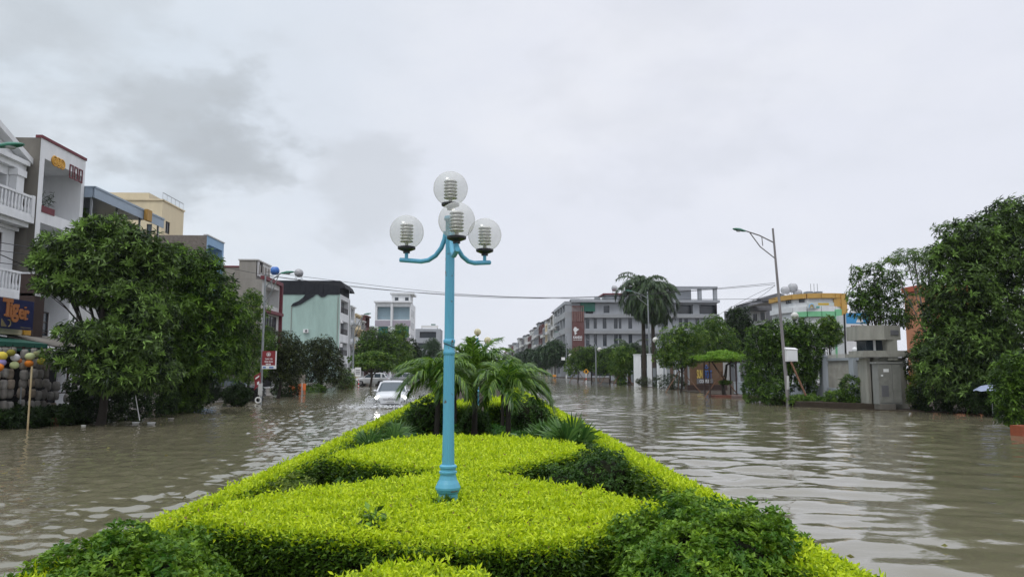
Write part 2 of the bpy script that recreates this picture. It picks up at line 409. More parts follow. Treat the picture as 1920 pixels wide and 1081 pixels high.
def hedge(name, label, poly, z0, z1, L=0.054, W=0.021, dt=5000, ds=4600, lod=9.0, group=None, mats=None, grow=1.0, cat='hedge'):
    poly = [tuple(p) for p in poly]; g = Geo()
    A = 0.5 * sum(poly[i][0] * poly[(i + 1) % len(poly)][1] - poly[(i + 1) % len(poly)][0] * poly[i][1] for i in range(len(poly)))
    if A < 0: poly = poly[::-1]; A = -A
    cen = np.mean(poly, 0)
    n = len(poly); shr = []
    for i in range(n):
        a, b, c = np.array(poly[i - 1]), np.array(poly[i]), np.array(poly[(i + 1) % n])
        e1 = (b - a) / np.linalg.norm(b - a); e2 = (c - b) / np.linalg.norm(c - b)
        nn = np.array([-e1[1] - e2[1], e1[0] + e2[0]]); nn /= np.linalg.norm(nn) + 1e-9; shr.append(tuple(b + nn * 0.07))
    g.prism(shr, z0 - 0.1, z1 - 0.055, 2)
    def lodk(y):
        q = np.maximum(1.0, np.hypot(y, 0) / lod); return np.minimum(1, q ** -1.5), q ** 0.75
    xs = np.array(poly)[:, 0]; ys = np.array(poly)[:, 1]
    N = int(dt * (xs.max() - xs.min()) * (ys.max() - ys.min()))
    x = rng.uniform(xs.min(), xs.max(), N); y = rng.uniform(ys.min(), ys.max(), N)
    pr, sc = lodk(y); k = inside(x, y, poly) & (rng.random(N) < pr); x, y, sc = x[k], y[k], sc[k]
    d = edge_dist(x, y, poly); p2 = np.stack([x, y, np.zeros(len(x))], 1)
    bumps = 0.022 * lump(p2, 0.55, 3) + 0.012 * lump(p2, 0.17, 4)
    z = z1 + bumps * grow + rng.normal(size=len(x)) * 0.027 * grow - 0.10 * np.clip((0.13 - d) / 0.13, 0, 1) ** 2
    az = rng.uniform(0, 2 * math.pi, len(x)); el = rng.uniform(-0.15, 1.15, len(x))
    dd = np.stack([np.cos(az) * np.cos(el), np.sin(az) * np.cos(el), np.sin(el)], 1)
    hole = np.clip(lump(p2, 0.30, 8) * 0.5 + lump(p2, 0.12, 9) * 0.35, -1, 1)
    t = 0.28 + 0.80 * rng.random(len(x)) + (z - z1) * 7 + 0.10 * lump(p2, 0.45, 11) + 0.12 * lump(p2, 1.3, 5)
    keep = hole > -0.34 - 0.35 * rng.random(len(x)); 
    q = np.stack([x, y, z], 1)[keep]
    add_leaves(g, q, dd[keep], L * sc[keep] * rng.uniform(0.7, 1.25, keep.sum()), W * sc[keep], t[keep], np.where(rng.random(keep.sum()) < 0.012, 3, 0))
    ns = min(len(x), int(len(x) * 0.02)); j = rng.choice(len(x), ns, False)   # stray shoots above the clipped level
    for q_ in range(3):
        sd = rng.normal(size=(ns, 3)) * 0.45 + [0, 0, 1.0]
        add_leaves(g, np.stack([x, y, z], 1)[j] + [0, 0, 0.012 + 0.018 * q_], sd, L * 1.15 * sc[j], W * sc[j], 0.35 + 0.6 * rng.random(ns), 0)
    for i in range(n):
        a = np.array(poly[i]); b = np.array(poly[(i + 1) % n]); ln = np.linalg.norm(b - a); e = (b - a) / ln; out = np.array([e[1], -e[0]])
        N = int(ds * ln * (z1 - z0)); s = rng.random(N) * ln; zz = rng.uniform(z0, z1, N); yy = a[1] + e[1] * s
        pr, sc = lodk(yy); k = rng.random(N) < pr; s, zz, sc = s[k], zz[k], sc[k]; m = len(s)
        if m == 0: continue
        pp = np.stack([a[0] + e[0] * s, a[1] + e[1] * s, zz], 1); o3 = np.array([out[0], out[1], 0])
        off = 0.028 * lump(pp, 0.4, 6) + rng.normal(size=m) * 0.022 - 0.05 * np.clip((zz - z1 + 0.1) / 0.1, 0, 1)
        pp = pp + off[:, None] * o3
        dd = o3 * 0.7 + np.array([0, 0, 0.35]) + rng.normal(size=(m, 3)) * 0.55
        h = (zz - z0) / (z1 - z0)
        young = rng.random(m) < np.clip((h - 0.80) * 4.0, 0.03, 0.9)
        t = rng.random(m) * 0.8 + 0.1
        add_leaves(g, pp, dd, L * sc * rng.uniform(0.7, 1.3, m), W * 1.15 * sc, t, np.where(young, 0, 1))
    return single(name, g, mats or [L_LIME, L_LIMED, M_TWIG, L_DEAD], label, cat, (cen[0], cen[1], max(0, z0)), group)
# ------------------------------------------------------------------ palms
def frond(g, base, az, el0, length, droop, nl, lfL, lfW, m=0, wind=(0, 0, 0), vee=0.5, hang=0.55):
    k = 9; pts = [np.array(base, float)]; el = el0; dirs = []
    for i in range(k):
        e = el0 - droop * ((i + 0.5) / k) ** 1.25
        d = np.array([math.cos(az) * math.cos(e), math.sin(az) * math.cos(e), math.sin(e)]) + np.array(wind) * (i / k)
        d /= np.linalg.norm(d); dirs.append(d); pts.append(pts[-1] + d * length / k)
    pts = np.array(pts); dirs.append(dirs[-1]); dirs = np.array(dirs)
    g.tube(pts, np.linspace(0.022, 0.006, k + 1) * (length / 1.5) ** 0.5, 5, 1)
    ts = np.linspace(0.10, 1.0, nl)
    V = []; Fq = []; T = []; c = 0
    for t in ts:
        f = t * k; i = min(int(f), k - 1); a = f - i; p = pts[i] * (1 - a) + pts[i + 1] * a; d = dirs[i]
        s0 = np.cross(d, (0, 0, 1.0)); s0 /= np.linalg.norm(s0) + 1e-9; upv = np.cross(s0, d)
        ln = lfL * (math.sin(math.pi * min(1, 0.18 + 0.82 * t) ** 0.8) * 0.75 + 0.3) * random.uniform(0.85, 1.1)
        for sg in (-1, 1):
            dr = s0 * sg * (0.85 - 0.35 * t) + d * (0.45 + 0.45 * t) + upv * vee * random.uniform(0.2, 1.0) + np.random.default_rng(int(t * 999) + sg).normal(size=3) * 0.08
            dr /= np.linalg.norm(dr); w = lfW * random.uniform(0.8, 1.1)
            sd = np.cross(dr, upv + s0 * sg * 0.4); sd /= np.linalg.norm(sd) + 1e-9
            m1 = p + dr * ln * 0.5; tip = p + dr * ln + np.array([0, 0, -hang * ln * random.uniform(0.6, 1.3)]) + np.array(wind) * ln * 0.5
            m1 = m1 + np.array([0, 0, -hang * ln * 0.12])
            V += [p - sd * w * 0.3, p + sd * w * 0.3, m1 + sd * w * 0.5, m1 - sd * w * 0.5, tip + sd * w * 0.06, tip - sd * w * 0.06]
            Fq += [[c, c + 1, c + 2, c + 3], [c + 3, c + 2, c + 4, c + 5]]; tt = random.random() ** 1.5; T += [tt, tt]; c += 6
    g.add(V, np.array(Fq), m, np.array(T))
def palm(name, label, base, th, r0, nf, length, lfL, lfW, droop, lm, group=None, wind=(0, 0, 0), shaft=True, el=(0.25, 1.25), nl=34, lean=(0, 0), hang=0.55, bark=None):
    b = np.array(base, float); t = thing(name, label, 'palm', b, group)
    g = Geo(); topp = b + np.array([lean[0], lean[1], th])
    path = [b + (topp - b) * a + np.array([0, 0, -0.3 if a == 0 else 0]) for a in np.linspace(0, 1, 8)]
    g.tube(path, r0 * np.array([1.35, 1.1, 1.0, 0.98, 0.95, 0.92, 0.9, 0.85]), 10); part('trunk', g, bark or M_BARKD, t)
    tp = topp
    if shaft:
        g = Geo(); tp = topp + np.array([0, 0, 0.42]); g.tube([topp, topp + (tp - topp) * 0.4, tp], [r0 * 0.9, r0 * 1.15, r0 * 0.6], 10)
        part('crownshaft', g, mat('palm_crownshaft', (0.13, 0.22, 0.05), 0.5, 0.4, 0.4, 8), t)
    for i in range(nf):
        g = Geo(); az = i * 2.39996 + random.uniform(-0.2, 0.2); e = el[0] + (el[1] - el[0]) * ((i + 0.5) / nf)
        frond(g, tp, az, e, length * random.uniform(0.85, 1.1), droop * random.uniform(0.85, 1.15), nl, lfL, lfW, 0, wind, hang=hang)
        part('frond', g, [lm, mat('palm_rachis', (0.16, 0.24, 0.06), 0.5, 0.4)], t)
    return t
def fan_palm(name, label, base, nl, length, rad, group=None):
    b = np.array(base, float); t = thing(name, label, 'palm', b, group)
    for i in range(nl):
        g = Geo(); az = i * 2.39996 + random.uniform(-0.3, 0.3); el = random.uniform(0.15, 1.35)
        d = np.array([math.cos(az) * math.cos(el), math.sin(az) * math.cos(el), math.sin(el)])
        L = length * random.uniform(0.7, 1.1); hub = b + d * L - np.array([0, 0, 0.08 * (1.4 - el)])
        g.tube([b, (b + hub) / 2 + np.array([0, 0, 0.05]), hub], [0.013, 0.01, 0.008], 5, 1)
        s = np.cross(d, (0, 0, 1.0)); s /= np.linalg.norm(s); u = np.cross(s, d)
        V = []; Fq = []; T = []; c = 0; nb = 26
        for j in range(nb):
            an = (j / (nb - 1) - 0.5) * R(235); rr = rad * random.uniform(0.88, 1.05) * (0.75 + 0.25 * math.cos(an))
            dd = d * math.cos(an) + s * math.sin(an) + u * 0.10 * math.cos(an * 3); pr = np.cross(dd, u); pr /= np.linalg.norm(pr)
            w = rad * 0.068; m1 = hub + dd * rr * 0.55; tip = hub + dd * rr - np.array([0, 0, rr * random.uniform(0.12, 0.4)])
            V += [hub - pr * 0.004, hub + pr * 0.004, m1 + pr * w * 0.5 + u * 0.01, m1 - pr * w * 0.5 - u * 0.01, tip + pr * w * 0.05, tip - pr * w * 0.05]
            Fq += [[c, c + 1, c + 2, c + 3], [c + 3, c + 2, c + 4, c + 5]]; tt = random.random(); T += [tt, tt]; c += 6
        g.add(V, np.array(Fq), 0, np.array(T))
        part('frond', g, [L_FAN, mat('palm_rachis', (0.16, 0.24, 0.06), 0.5, 0.4)], t)
    return t
# ------------------------------------------------------------------ setting
def water_mat():
    m = bpy.data.materials.new('flood_water'); m.use_nodes = True; t = m.node_tree; b = t.nodes['Principled BSDF']
    b.inputs['Base Color'].default_value = (0.105, 0.088, 0.060, 1); b.inputs['Roughness'].default_value = 0.06
    b.inputs['IOR'].default_value = 2.1; b.inputs['Specular IOR Level'].default_value = 0.5
    tcn = t.nodes.new('ShaderNodeTexCoord')
    def noise(scale, detail, stretch):
        mp = t.nodes.new('ShaderNodeMapping'); mp.inputs['Scale'].default_value = stretch
        t.links.new(tcn.outputs['Object'], mp.inputs[0]); n = t.nodes.new('ShaderNodeTexNoise')
        n.inputs['Scale'].default_value = scale; n.inputs['Detail'].default_value = detail; t.links.new(mp.outputs[0], n.inputs['Vector']); return n.outputs[0]
    mud = noise(0.12, 4, (1, 0.35, 1))
    mx = t.nodes.new('ShaderNodeMix'); mx.data_type = 'RGBA'; t.links.new(mud, mx.inputs[0])
    mx.inputs[6].default_value = (0.172, 0.154, 0.100, 1); mx.inputs[7].default_value = (0.136, 0.123, 0.080, 1); t.links.new(mx.outputs[2], b.inputs['Base Color'])
    bp = t.nodes.new('ShaderNodeBump'); bp.inputs['Strength'].default_value = 0.16; bp.inputs['Distance'].default_value = 0.010
    t.links.new(noise(7.0, 3, (1, 1.4, 1)), bp.inputs['Height'])
    bp2 = t.nodes.new('ShaderNodeBump'); bp2.inputs['Strength'].default_value = 0.15; bp2.inputs['Distance'].default_value = 0.05
    sy = t.nodes.new('ShaderNodeSeparateXYZ'); t.links.new(tcn.outputs['Object'], sy.inputs[0]); mrs = t.nodes.new('ShaderNodeMapRange'); t.links.new(sy.outputs[1], mrs.inputs[0])
    for i_, v_ in enumerate((14, 48, 0.12, 0.85)): mrs.inputs[i_ + 1].default_value = v_
    t.links.new(mrs.outputs[0], bp2.inputs['Strength']); t.links.new(noise(1.5, 3, (1, 1.5, 1)), bp2.inputs['Height']); t.links.new(bp.outputs[0], bp2.inputs['Normal'])
    t.links.new(bp2.outputs[0], b.inputs['Normal']); return m
def build_water():
    xs = np.concatenate([[-2500, -900, -300, -120, -60, -32], np.arange(-24, 26.01, 0.11), [34, 60, 120, 300, 900, 2500]])
    ys = [2.4]
    while ys[-1] < 170: ys.append(ys[-1] + max(0.055, 0.0042 * ys[-1] ** 1.25))
    ys = np.concatenate([[-300, -60, -10, 0], ys, [185, 210, 250, 320, 450, 700, 1100, 1800, 3500]])
    X, Y = np.meshgrid(xs, ys); r = np.random.default_rng(5)
    def waves(n, l0, l1, ang, spread, amp):
        H = np.zeros_like(X)
        for _ in range(n):
            lam = math.exp(r.uniform(math.log(l0), math.log(l1))); th = ang + r.normal() * spread
            kx, ky = math.cos(th) * 2 * math.pi / lam, math.sin(th) * 2 * math.pi / lam
            H += amp * lam * np.sin(kx * X + ky * Y + r.uniform(0, 7) + 0.6 * np.sin(X * 0.31 + Y * 0.23 + r.uniform(0, 7)))
        return H
    env = 0.55 + 0.45 * np.sin(X * 0.21 + 1.0 + 0.5 * np.sin(Y * 0.17)) * np.sin(Y * 0.13 + 0.4 * X * 0.2)
    swell = waves(44, 0.42, 2.1, R(80), 0.62, 0.0036) * (0.55 + 0.75 * env)
    chop = waves(40, 0.26, 0.6, R(70), 0.75, 0.0044)
    right = np.clip((X + 1.5) / 3.0, 0, 1)
    Z = right * (0.62 * swell * np.clip(0.55 + Y / 45, 0, 1.3) + (0.10 + 0.35 * np.clip(Y / 40 - 0.2, 0, 1)) * chop * env) + (1 - right) * (0.45 * swell + 1.7 * chop * np.clip(env + 0.45, 0.35, 1.2))
    # bow and side waves thrown by the moving car
    for (cx, cy, sx, sy, a) in CAR_WAVES: Z += a * np.exp(-((X - cx) / sx) ** 2 - ((Y - cy) / sy) ** 2)
    fade = np.clip((170 - Y) / 60, 0, 1) * np.clip((24 - np.abs(X)) / 1.5, 0, 1) * (Y > 1); Z *= fade
    nx, ny = len(xs), len(ys); idx = np.arange(nx * ny).reshape(ny, nx)
    Fq = np.stack([idx[:-1, :-1], idx[:-1, 1:], idx[1:, 1:], idx[1:, :-1]], -1).reshape(-1, 4)
    g = Geo(); g.add(np.stack([X.ravel(), Y.ravel(), Z.ravel()], 1), Fq, 0, 0.5, True)
    structure('water', g, water_mat())
CAR_WAVES = [(-5.5, 42.8, 1.3, 0.4, 0.05), (-7.1, 44.7, 0.6, 2.2, 0.10), (-4.0, 45.0, 0.5, 2.2, 0.10)]
build_water()
M_SOIL = mat('wet_soil', (0.055, 0.042, 0.03), 0.9, 0.2, 0.45, 4, bump=0.5)
M_PAVE = mat('wet_paving', (0.16, 0.145, 0.125), 0.6, 0.4, 0.45, 2.5, bump=0.3)
g = Geo(); g.box((-2600, -300, -1.4), (2600, 3600, -0.9)); structure('ground', g, M_SOIL)
g = Geo(); g.prism([(-2.95, 2.0), (2.6, 2.0), (2.45, 60), (2.3, 170), (-2.6, 170), (-2.75, 60)], -0.95, 0.16); structure('median_soil', g, M_SOIL)
def bank(line, far, z):                                   # uneven shoreline along a row of points
    pts = []
    for (a, b) in zip(line[:-1], line[1:]):
        n = max(2, int(abs(b[1] - a[1]) / 1.5))
        for i in range(n):
            s = i / n; pts.append((a[0] + (b[0] - a[0]) * s + rng.normal() * 0.22, a[1] + (b[1] - a[1]) * s))
    pts.append(line[-1]); g = Geo()
    g.prism(pts + [(far, line[-1][1]), (far, line[0][1])], -0.95, z); return g
structure('pavement', bank([(-18.6, 12), (-18.3, 30), (-17.3, 44), (-17.6, 60), (-18.6, 85), (-17.5, 130), (-17, 220), (-20, 420)], -75, 0.05), M_PAVE)
structure('pavement', bank([(31, 12), (30, 28), (27.0, 35.5), (21.6, 39.3), (19.6, 45), (20.2, 60), (20.6, 80), (20.8, 110), (21, 200), (17.5, 420), (14, 700)], 110, 0.05), M_SOIL)

# ------------------------------------------------------------------ planted median
# two lozenge beds joined at a neck behind the lamp
def curve(pts, n=8, bow=0.0):
    """polygon with softly bowed edges"""
    out = []
    for i in range(len(pts)):
        a = np.array(pts[i], float); b = np.array(pts[(i + 1) % len(pts)], float); e = b - a; nrm = np.array([e[1], -e[0]])
        for k in range(n):
            s = k / n; out.append(tuple(a + e * s + nrm * bow * 4 * s * (1 - s)))
    return out
ZT = 0.72
def hx(px, py): q = GZ(px, py, ZT); return (q[0], q[1])
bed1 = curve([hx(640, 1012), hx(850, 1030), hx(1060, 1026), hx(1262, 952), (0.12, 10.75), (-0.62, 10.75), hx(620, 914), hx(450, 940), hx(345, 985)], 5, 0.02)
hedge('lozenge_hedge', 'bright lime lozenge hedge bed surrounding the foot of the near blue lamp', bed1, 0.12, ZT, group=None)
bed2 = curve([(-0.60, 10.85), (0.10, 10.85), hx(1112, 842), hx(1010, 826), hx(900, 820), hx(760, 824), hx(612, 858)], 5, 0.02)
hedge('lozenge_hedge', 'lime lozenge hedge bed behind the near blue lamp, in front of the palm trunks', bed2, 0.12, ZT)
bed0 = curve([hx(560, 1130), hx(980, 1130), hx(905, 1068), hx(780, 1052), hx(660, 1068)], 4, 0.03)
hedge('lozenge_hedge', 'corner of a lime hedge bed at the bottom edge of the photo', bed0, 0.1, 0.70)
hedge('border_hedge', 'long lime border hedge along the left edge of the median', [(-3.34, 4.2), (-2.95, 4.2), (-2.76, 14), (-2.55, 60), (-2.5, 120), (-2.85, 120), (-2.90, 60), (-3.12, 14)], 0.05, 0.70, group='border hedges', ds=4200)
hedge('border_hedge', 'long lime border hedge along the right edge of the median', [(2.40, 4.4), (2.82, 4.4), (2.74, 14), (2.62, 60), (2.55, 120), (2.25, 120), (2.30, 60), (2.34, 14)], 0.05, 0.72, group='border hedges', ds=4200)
hedge('hedge_block', 'far lime hedge block with a dark front seen between the palm trunks', curve([(0.35, 26.8), (1.15, 26.2), (2.1, 27.2), (2.05, 31.5), (0.25, 31.5)], 3, 0.02), 0.12, 0.95, L=0.05, lod=8)
hedge('hedge_block', 'far lime hedge block behind the left palm', curve([(-2.4, 27.5), (-1.0, 26.6), (-0.35, 27.4), (-0.4, 31), (-2.4, 31)], 3, 0.02), 0.12, 0.85, L=0.05, lod=8)
bush('round_shrub', 'large mid green domed shrub at the lower left corner of the median', 'shrub', (-2.80, 6.1, 0.38), (0.72, 0.92, 0.53), (0.054, 0.028), 6000, 8, L_BOX)
bush('round_shrub', 'large mid green domed shrub at the lower right of the median', 'shrub', (2.0, 6.6, 0.40), (0.86, 1.08, 0.58), (0.054, 0.028), 7000, 8, L_BOX)
bush('round_shrub', 'dark green domed shrub beside the neck of the lime beds on the right', 'shrub', (1.98, 12.3, 0.40), (0.60, 0.70, 0.52), (0.05, 0.026), 1500, 7, L_BOXD)
bush('round_shrub', 'small dark green shrub tucked in the right gap between the two lime beds', 'shrub', (1.22, 11.9, 0.30), (0.50, 0.5, 0.40), (0.05, 0.026), 900, 7, L_BOXD)
bush('round_shrub', 'olive green domed shrub beside the left border hedge', 'shrub', (-2.52, 10.3, 0.32), (0.46, 0.62, 0.42), (0.05, 0.024), 1100, 7, L_OLIVE)
bush('round_shrub', 'dark green shrub in the left gap between the two lime beds', 'shrub', (-1.75, 10.7, 0.28), (0.62, 0.50, 0.40), (0.05, 0.026), 900, 7, L_BOXD)
for (px, py, Y, rr, rz, lab) in ((806, 781, 21.5, 0.62, 0.55, 'dark round clipped shrub behind the trunk of the left palm'),
                                 (889, 796, 22.6, 0.46, 0.46, 'dark round clipped shrub at the foot of the middle palm'),
                                 (990, 776, 24.0, 0.66, 0.58, 'dark round clipped shrub behind the right palm')):
    c = P(px, py, Y); bush('round_shrub', lab, 'shrub', c, (rr, rr, rz), (0.075, 0.04), 800, 7, L_BOXD, group='clipped balls between the palms')
# low ground cover on the soil between the palms
g = Geo()
N = 26000; x = rng.uniform(-2.5, 2.3, N); y = rng.uniform(13.8, 27, N); p2 = np.stack([x, y, np.zeros(N)], 1)
z = 0.20 + 0.05 * lump(p2, 0.9, 2) + rng.random(N) * 0.09
add_leaves(g, np.stack([x, y, z], 1), rng.normal(size=(N, 3)) * [1, 1, 0.5] + [0, 0, 0.4], 0.085 * rng.uniform(0.7, 1.3, N), 0.05, rng.random(N) * 0.7 + 0.2 * lump(p2, 1.5, 3), 0)
N = 5000; x = rng.uniform(-2.5, 2.2, N); y = rng.uniform(4.5, 8.0, N)
add_leaves(g, np.stack([x, y, 0.17 + rng.random(N) * 0.04], 1), rng.normal(size=(N, 3)) * [1, 1, 0.4] + [0, 0, 0.3], 0.05, 0.025, rng.random(N) * 0.6, 0)
single('ground_cover', g, [L_GC], 'low green ground cover on the soil between the palm trunks', 'ground cover', (0, 14, 0.16), kind='stuff')
# weeds standing out of the clipped bed
def weed(c, h, n, lab):
    g = Geo(); c = np.array(c)
    for i in range(n):
        az = rng.uniform(0, 6.28); e = c + np.array([math.cos(az) * h * 0.45, math.sin(az) * h * 0.45, h * rng.uniform(0.6, 1.0)]); b = c + rng.normal(size=3) * [0.04, 0.04, 0]
        g.tube([b, (b + e) / 2 + [0, 0, h * 0.1], e], 0.004, 4, 0)
        q = np.array([b + (e - b) * s for s in np.linspace(0.3, 1, 5)])
        add_leaves(g, q, rng.normal(size=(5, 3)) + [0, 0, 0.3], 0.10, 0.055, rng.random(5), 0)
    single('weed', g, [L_MID], lab, 'weed', c)
weed((-0.95, 7.15, 0.66), 0.26, 9, 'tall broad leaved weed poking out of the lime bed left of the lamp foot')
weed((-0.42, 8.32, 0.68), 0.17, 8, 'small dark weed growing against the base of the near blue lamp')
PALMS = 'palms on the median'
palm('feather_palm', 'left feather palm on the median, drooping fronds over the white car', (P(817, 826, 20.2)[0], 20.2, 0.18), 1.30, 0.075, 17, 1.32, 0.56, 0.038, 1.8, L_PALM, PALMS, wind=(-0.14, 0, 0), nl=46, el=(0.25, 1.3), lean=(0.06, 0))
palm('feather_palm', 'tallest feather palm of the median, middle one with upright wind blown fronds', (P(889, 815, 22.0)[0], 22.0, 0.18), 1.52, 0.085, 17, 1.45, 0.58, 0.04, 1.4, L_PALM, PALMS, wind=(0.12, 0, 0), nl=46, el=(0.3, 1.45), lean=(0.03, 0))
palm('feather_palm', 'right feather palm on the median with a full drooping crown', (P(953, 824, 20.0)[0], 20.0, 0.18), 1.12, 0.075, 17, 1.32, 0.56, 0.038, 1.8, L_PALM, PALMS, wind=(0.14, 0, 0), nl=46, el=(0.25, 1.3))
palm('feather_palm', 'slender feather palm mostly hidden behind the blue lamp post', (P(853, 790, 26.0)[0], 26.0, 0.18), 1.3, 0.06, 12, 1.3, 0.5, 0.06, 1.6, L_PALM, PALMS)
palm('feather_palm', 'small feather palm behind the right palm, in front of the far lime hedge', (P(942, 788, 25.4)[0], 25.4, 0.18), 1.25, 0.055, 12, 1.25, 0.5, 0.06, 1.6, L_PALM, PALMS, wind=(0.1, 0, 0))
palm('feather_palm', 'far feather palm on the median rising behind the right palm', (1.2, 34, 0.18), 1.2, 0.07, 13, 1.5, 0.5, 0.06, 1.6, L_PALM, PALMS, wind=(0.1, 0, 0))
FANS = 'fan palms on the median'
fan_palm('fan_palm', 'upright fan palm clump beside the left border hedge', (P(690, 838, 16.6)[0], 16.6, 0.2), 14, 0.48, 0.60, FANS)
fan_palm('fan_palm', 'low fan palm left of the left palm trunk', (P(745, 822, 18.3)[0], 18.0, 0.2), 12, 0.48, 0.56, FANS)
fan_palm('fan_palm', 'fan palm with stiff upright leaves by the right border hedge', (P(1070, 832, 15.9)[0], 15.9, 0.2), 16, 0.52, 0.72, FANS)
fan_palm('fan_palm', 'spreading fan palm just right of the right palm trunk', (P(1015, 816, 18.0)[0], 17.4, 0.2), 14, 0.52, 0.66, FANS)
fan_palm('fan_palm', 'low fan palm at the left border hedge behind the upright clump', (P(765, 800, 21.0)[0] - 0.4, 21.0, 0.2), 9, 0.4, 0.45, FANS)
fan_palm('fan_palm', 'fan palm leaning over the right border hedge', (P(1112, 826, 15.4)[0], 15.4, 0.25), 9, 0.3, 0.42, FANS)

# ------------------------------------------------------------------ globe lamps
M_BLUE = mat('blue_paint', (0.115, 0.41, 0.58), 0.42, 0.5, 0.22, 3.5, streak=True, bump=0.08, bscale=40, col2=(0.085, 0.32, 0.46))
def chips(m, col, scale, lo, hi):                        # sparse chips and scuffs with their own shape
    t = m.node_tree; b = t.nodes['Principled BSDF']; src = b.inputs['Base Color'].links[0].from_socket
    tcn = t.nodes.new('ShaderNodeTexCoord'); n = t.nodes.new('ShaderNodeTexNoise'); n.inputs['Scale'].default_value = scale; n.inputs['Detail'].default_value = 6
    t.links.new(tcn.outputs['Object'], n.inputs['Vector']); r = t.nodes.new('ShaderNodeMapRange'); r.inputs[1].default_value = lo; r.inputs[2].default_value = hi
    t.links.new(n.outputs[0], r.inputs[0]); mx = t.nodes.new('ShaderNodeMix'); mx.data_type = 'RGBA'; t.links.new(r.outputs[0], mx.inputs[0])
    t.links.new(src, mx.inputs[6]); mx.inputs[7].default_value = (*col, 1); t.links.new(mx.outputs[2], b.inputs['Base Color'])
chips(M_BLUE, (0.10, 0.075, 0.06), 14, 0.66, 0.70)
M_BLACK = mat('black_plastic', (0.02, 0.02, 0.022), 0.45, 0.4)
M_REFL = mat('lamp_louvre', (0.60, 0.60, 0.57), 0.4, 0.5, metal=0.35)
M_RUST = mat('chipped_rust', (0.16, 0.09, 0.06), 0.9, 0.1, 0.4, 20)
def glassmat(name, tint, dif, col):
    m = bpy.data.materials.new(name); m.use_nodes = True; t = m.node_tree; t.nodes.clear()
    o = t.nodes.new('ShaderNodeOutputMaterial'); tr = t.nodes.new('ShaderNodeBsdfTransparent'); tr.inputs[0].default_value = (*tint, 1)
    gl = t.nodes.new('ShaderNodeBsdfGlossy'); gl.inputs['Roughness'].default_value = 0.14; gl.inputs['Color'].default_value = (0.9, 0.9, 0.9, 1)
    df = t.nodes.new('ShaderNodeBsdfDiffuse'); df.inputs[0].default_value = (*col, 1)
    lw = t.nodes.new('ShaderNodeLayerWeight'); lw.inputs['Blend'].default_value = 0.25
    m1 = t.nodes.new('ShaderNodeMixShader'); m2 = t.nodes.new('ShaderNodeMixShader')
    mr = t.nodes.new('ShaderNodeMapRange'); mr.inputs[3].default_value = dif; mr.inputs[4].default_value = min(0.95, dif + 0.42); mr.inputs[1].default_value = 0.35
    t.links.new(lw.outputs['Facing'], mr.inputs[0]); t.links.new(mr.outputs[0], m1.inputs[0])
    t.links.new(tr.outputs[0], m1.inputs[1]); t.links.new(df.outputs[0], m1.inputs[2])
    sq = t.nodes.new('ShaderNodeMath'); sq.operation = 'POWER'; sq.inputs[1].default_value = 4.0; t.links.new(lw.outputs['Facing'], sq.inputs[0])
    ml = t.nodes.new('ShaderNodeMath'); ml.operation = 'MULTIPLY_ADD'; ml.inputs[1].default_value = 0.45; ml.inputs[2].default_value = 0.04; t.links.new(sq.outputs[0], ml.inputs[0])
    t.links.new(ml.outputs[0], m2.inputs[0]); t.links.new(m1.outputs[0], m2.inputs[1]); t.links.new(gl.outputs[0], m2.inputs[2])
    t.links.new(m2.outputs[0], o.inputs[0]); return m
M_GLOBE = glassmat('clear_globe', (0.93, 0.93, 0.92), 0.23, (0.70, 0.70, 0.67))
M_GLOBEY = glassmat('yellowed_globe', (0.80, 0.76, 0.58), 0.55, (0.72, 0.66, 0.44))
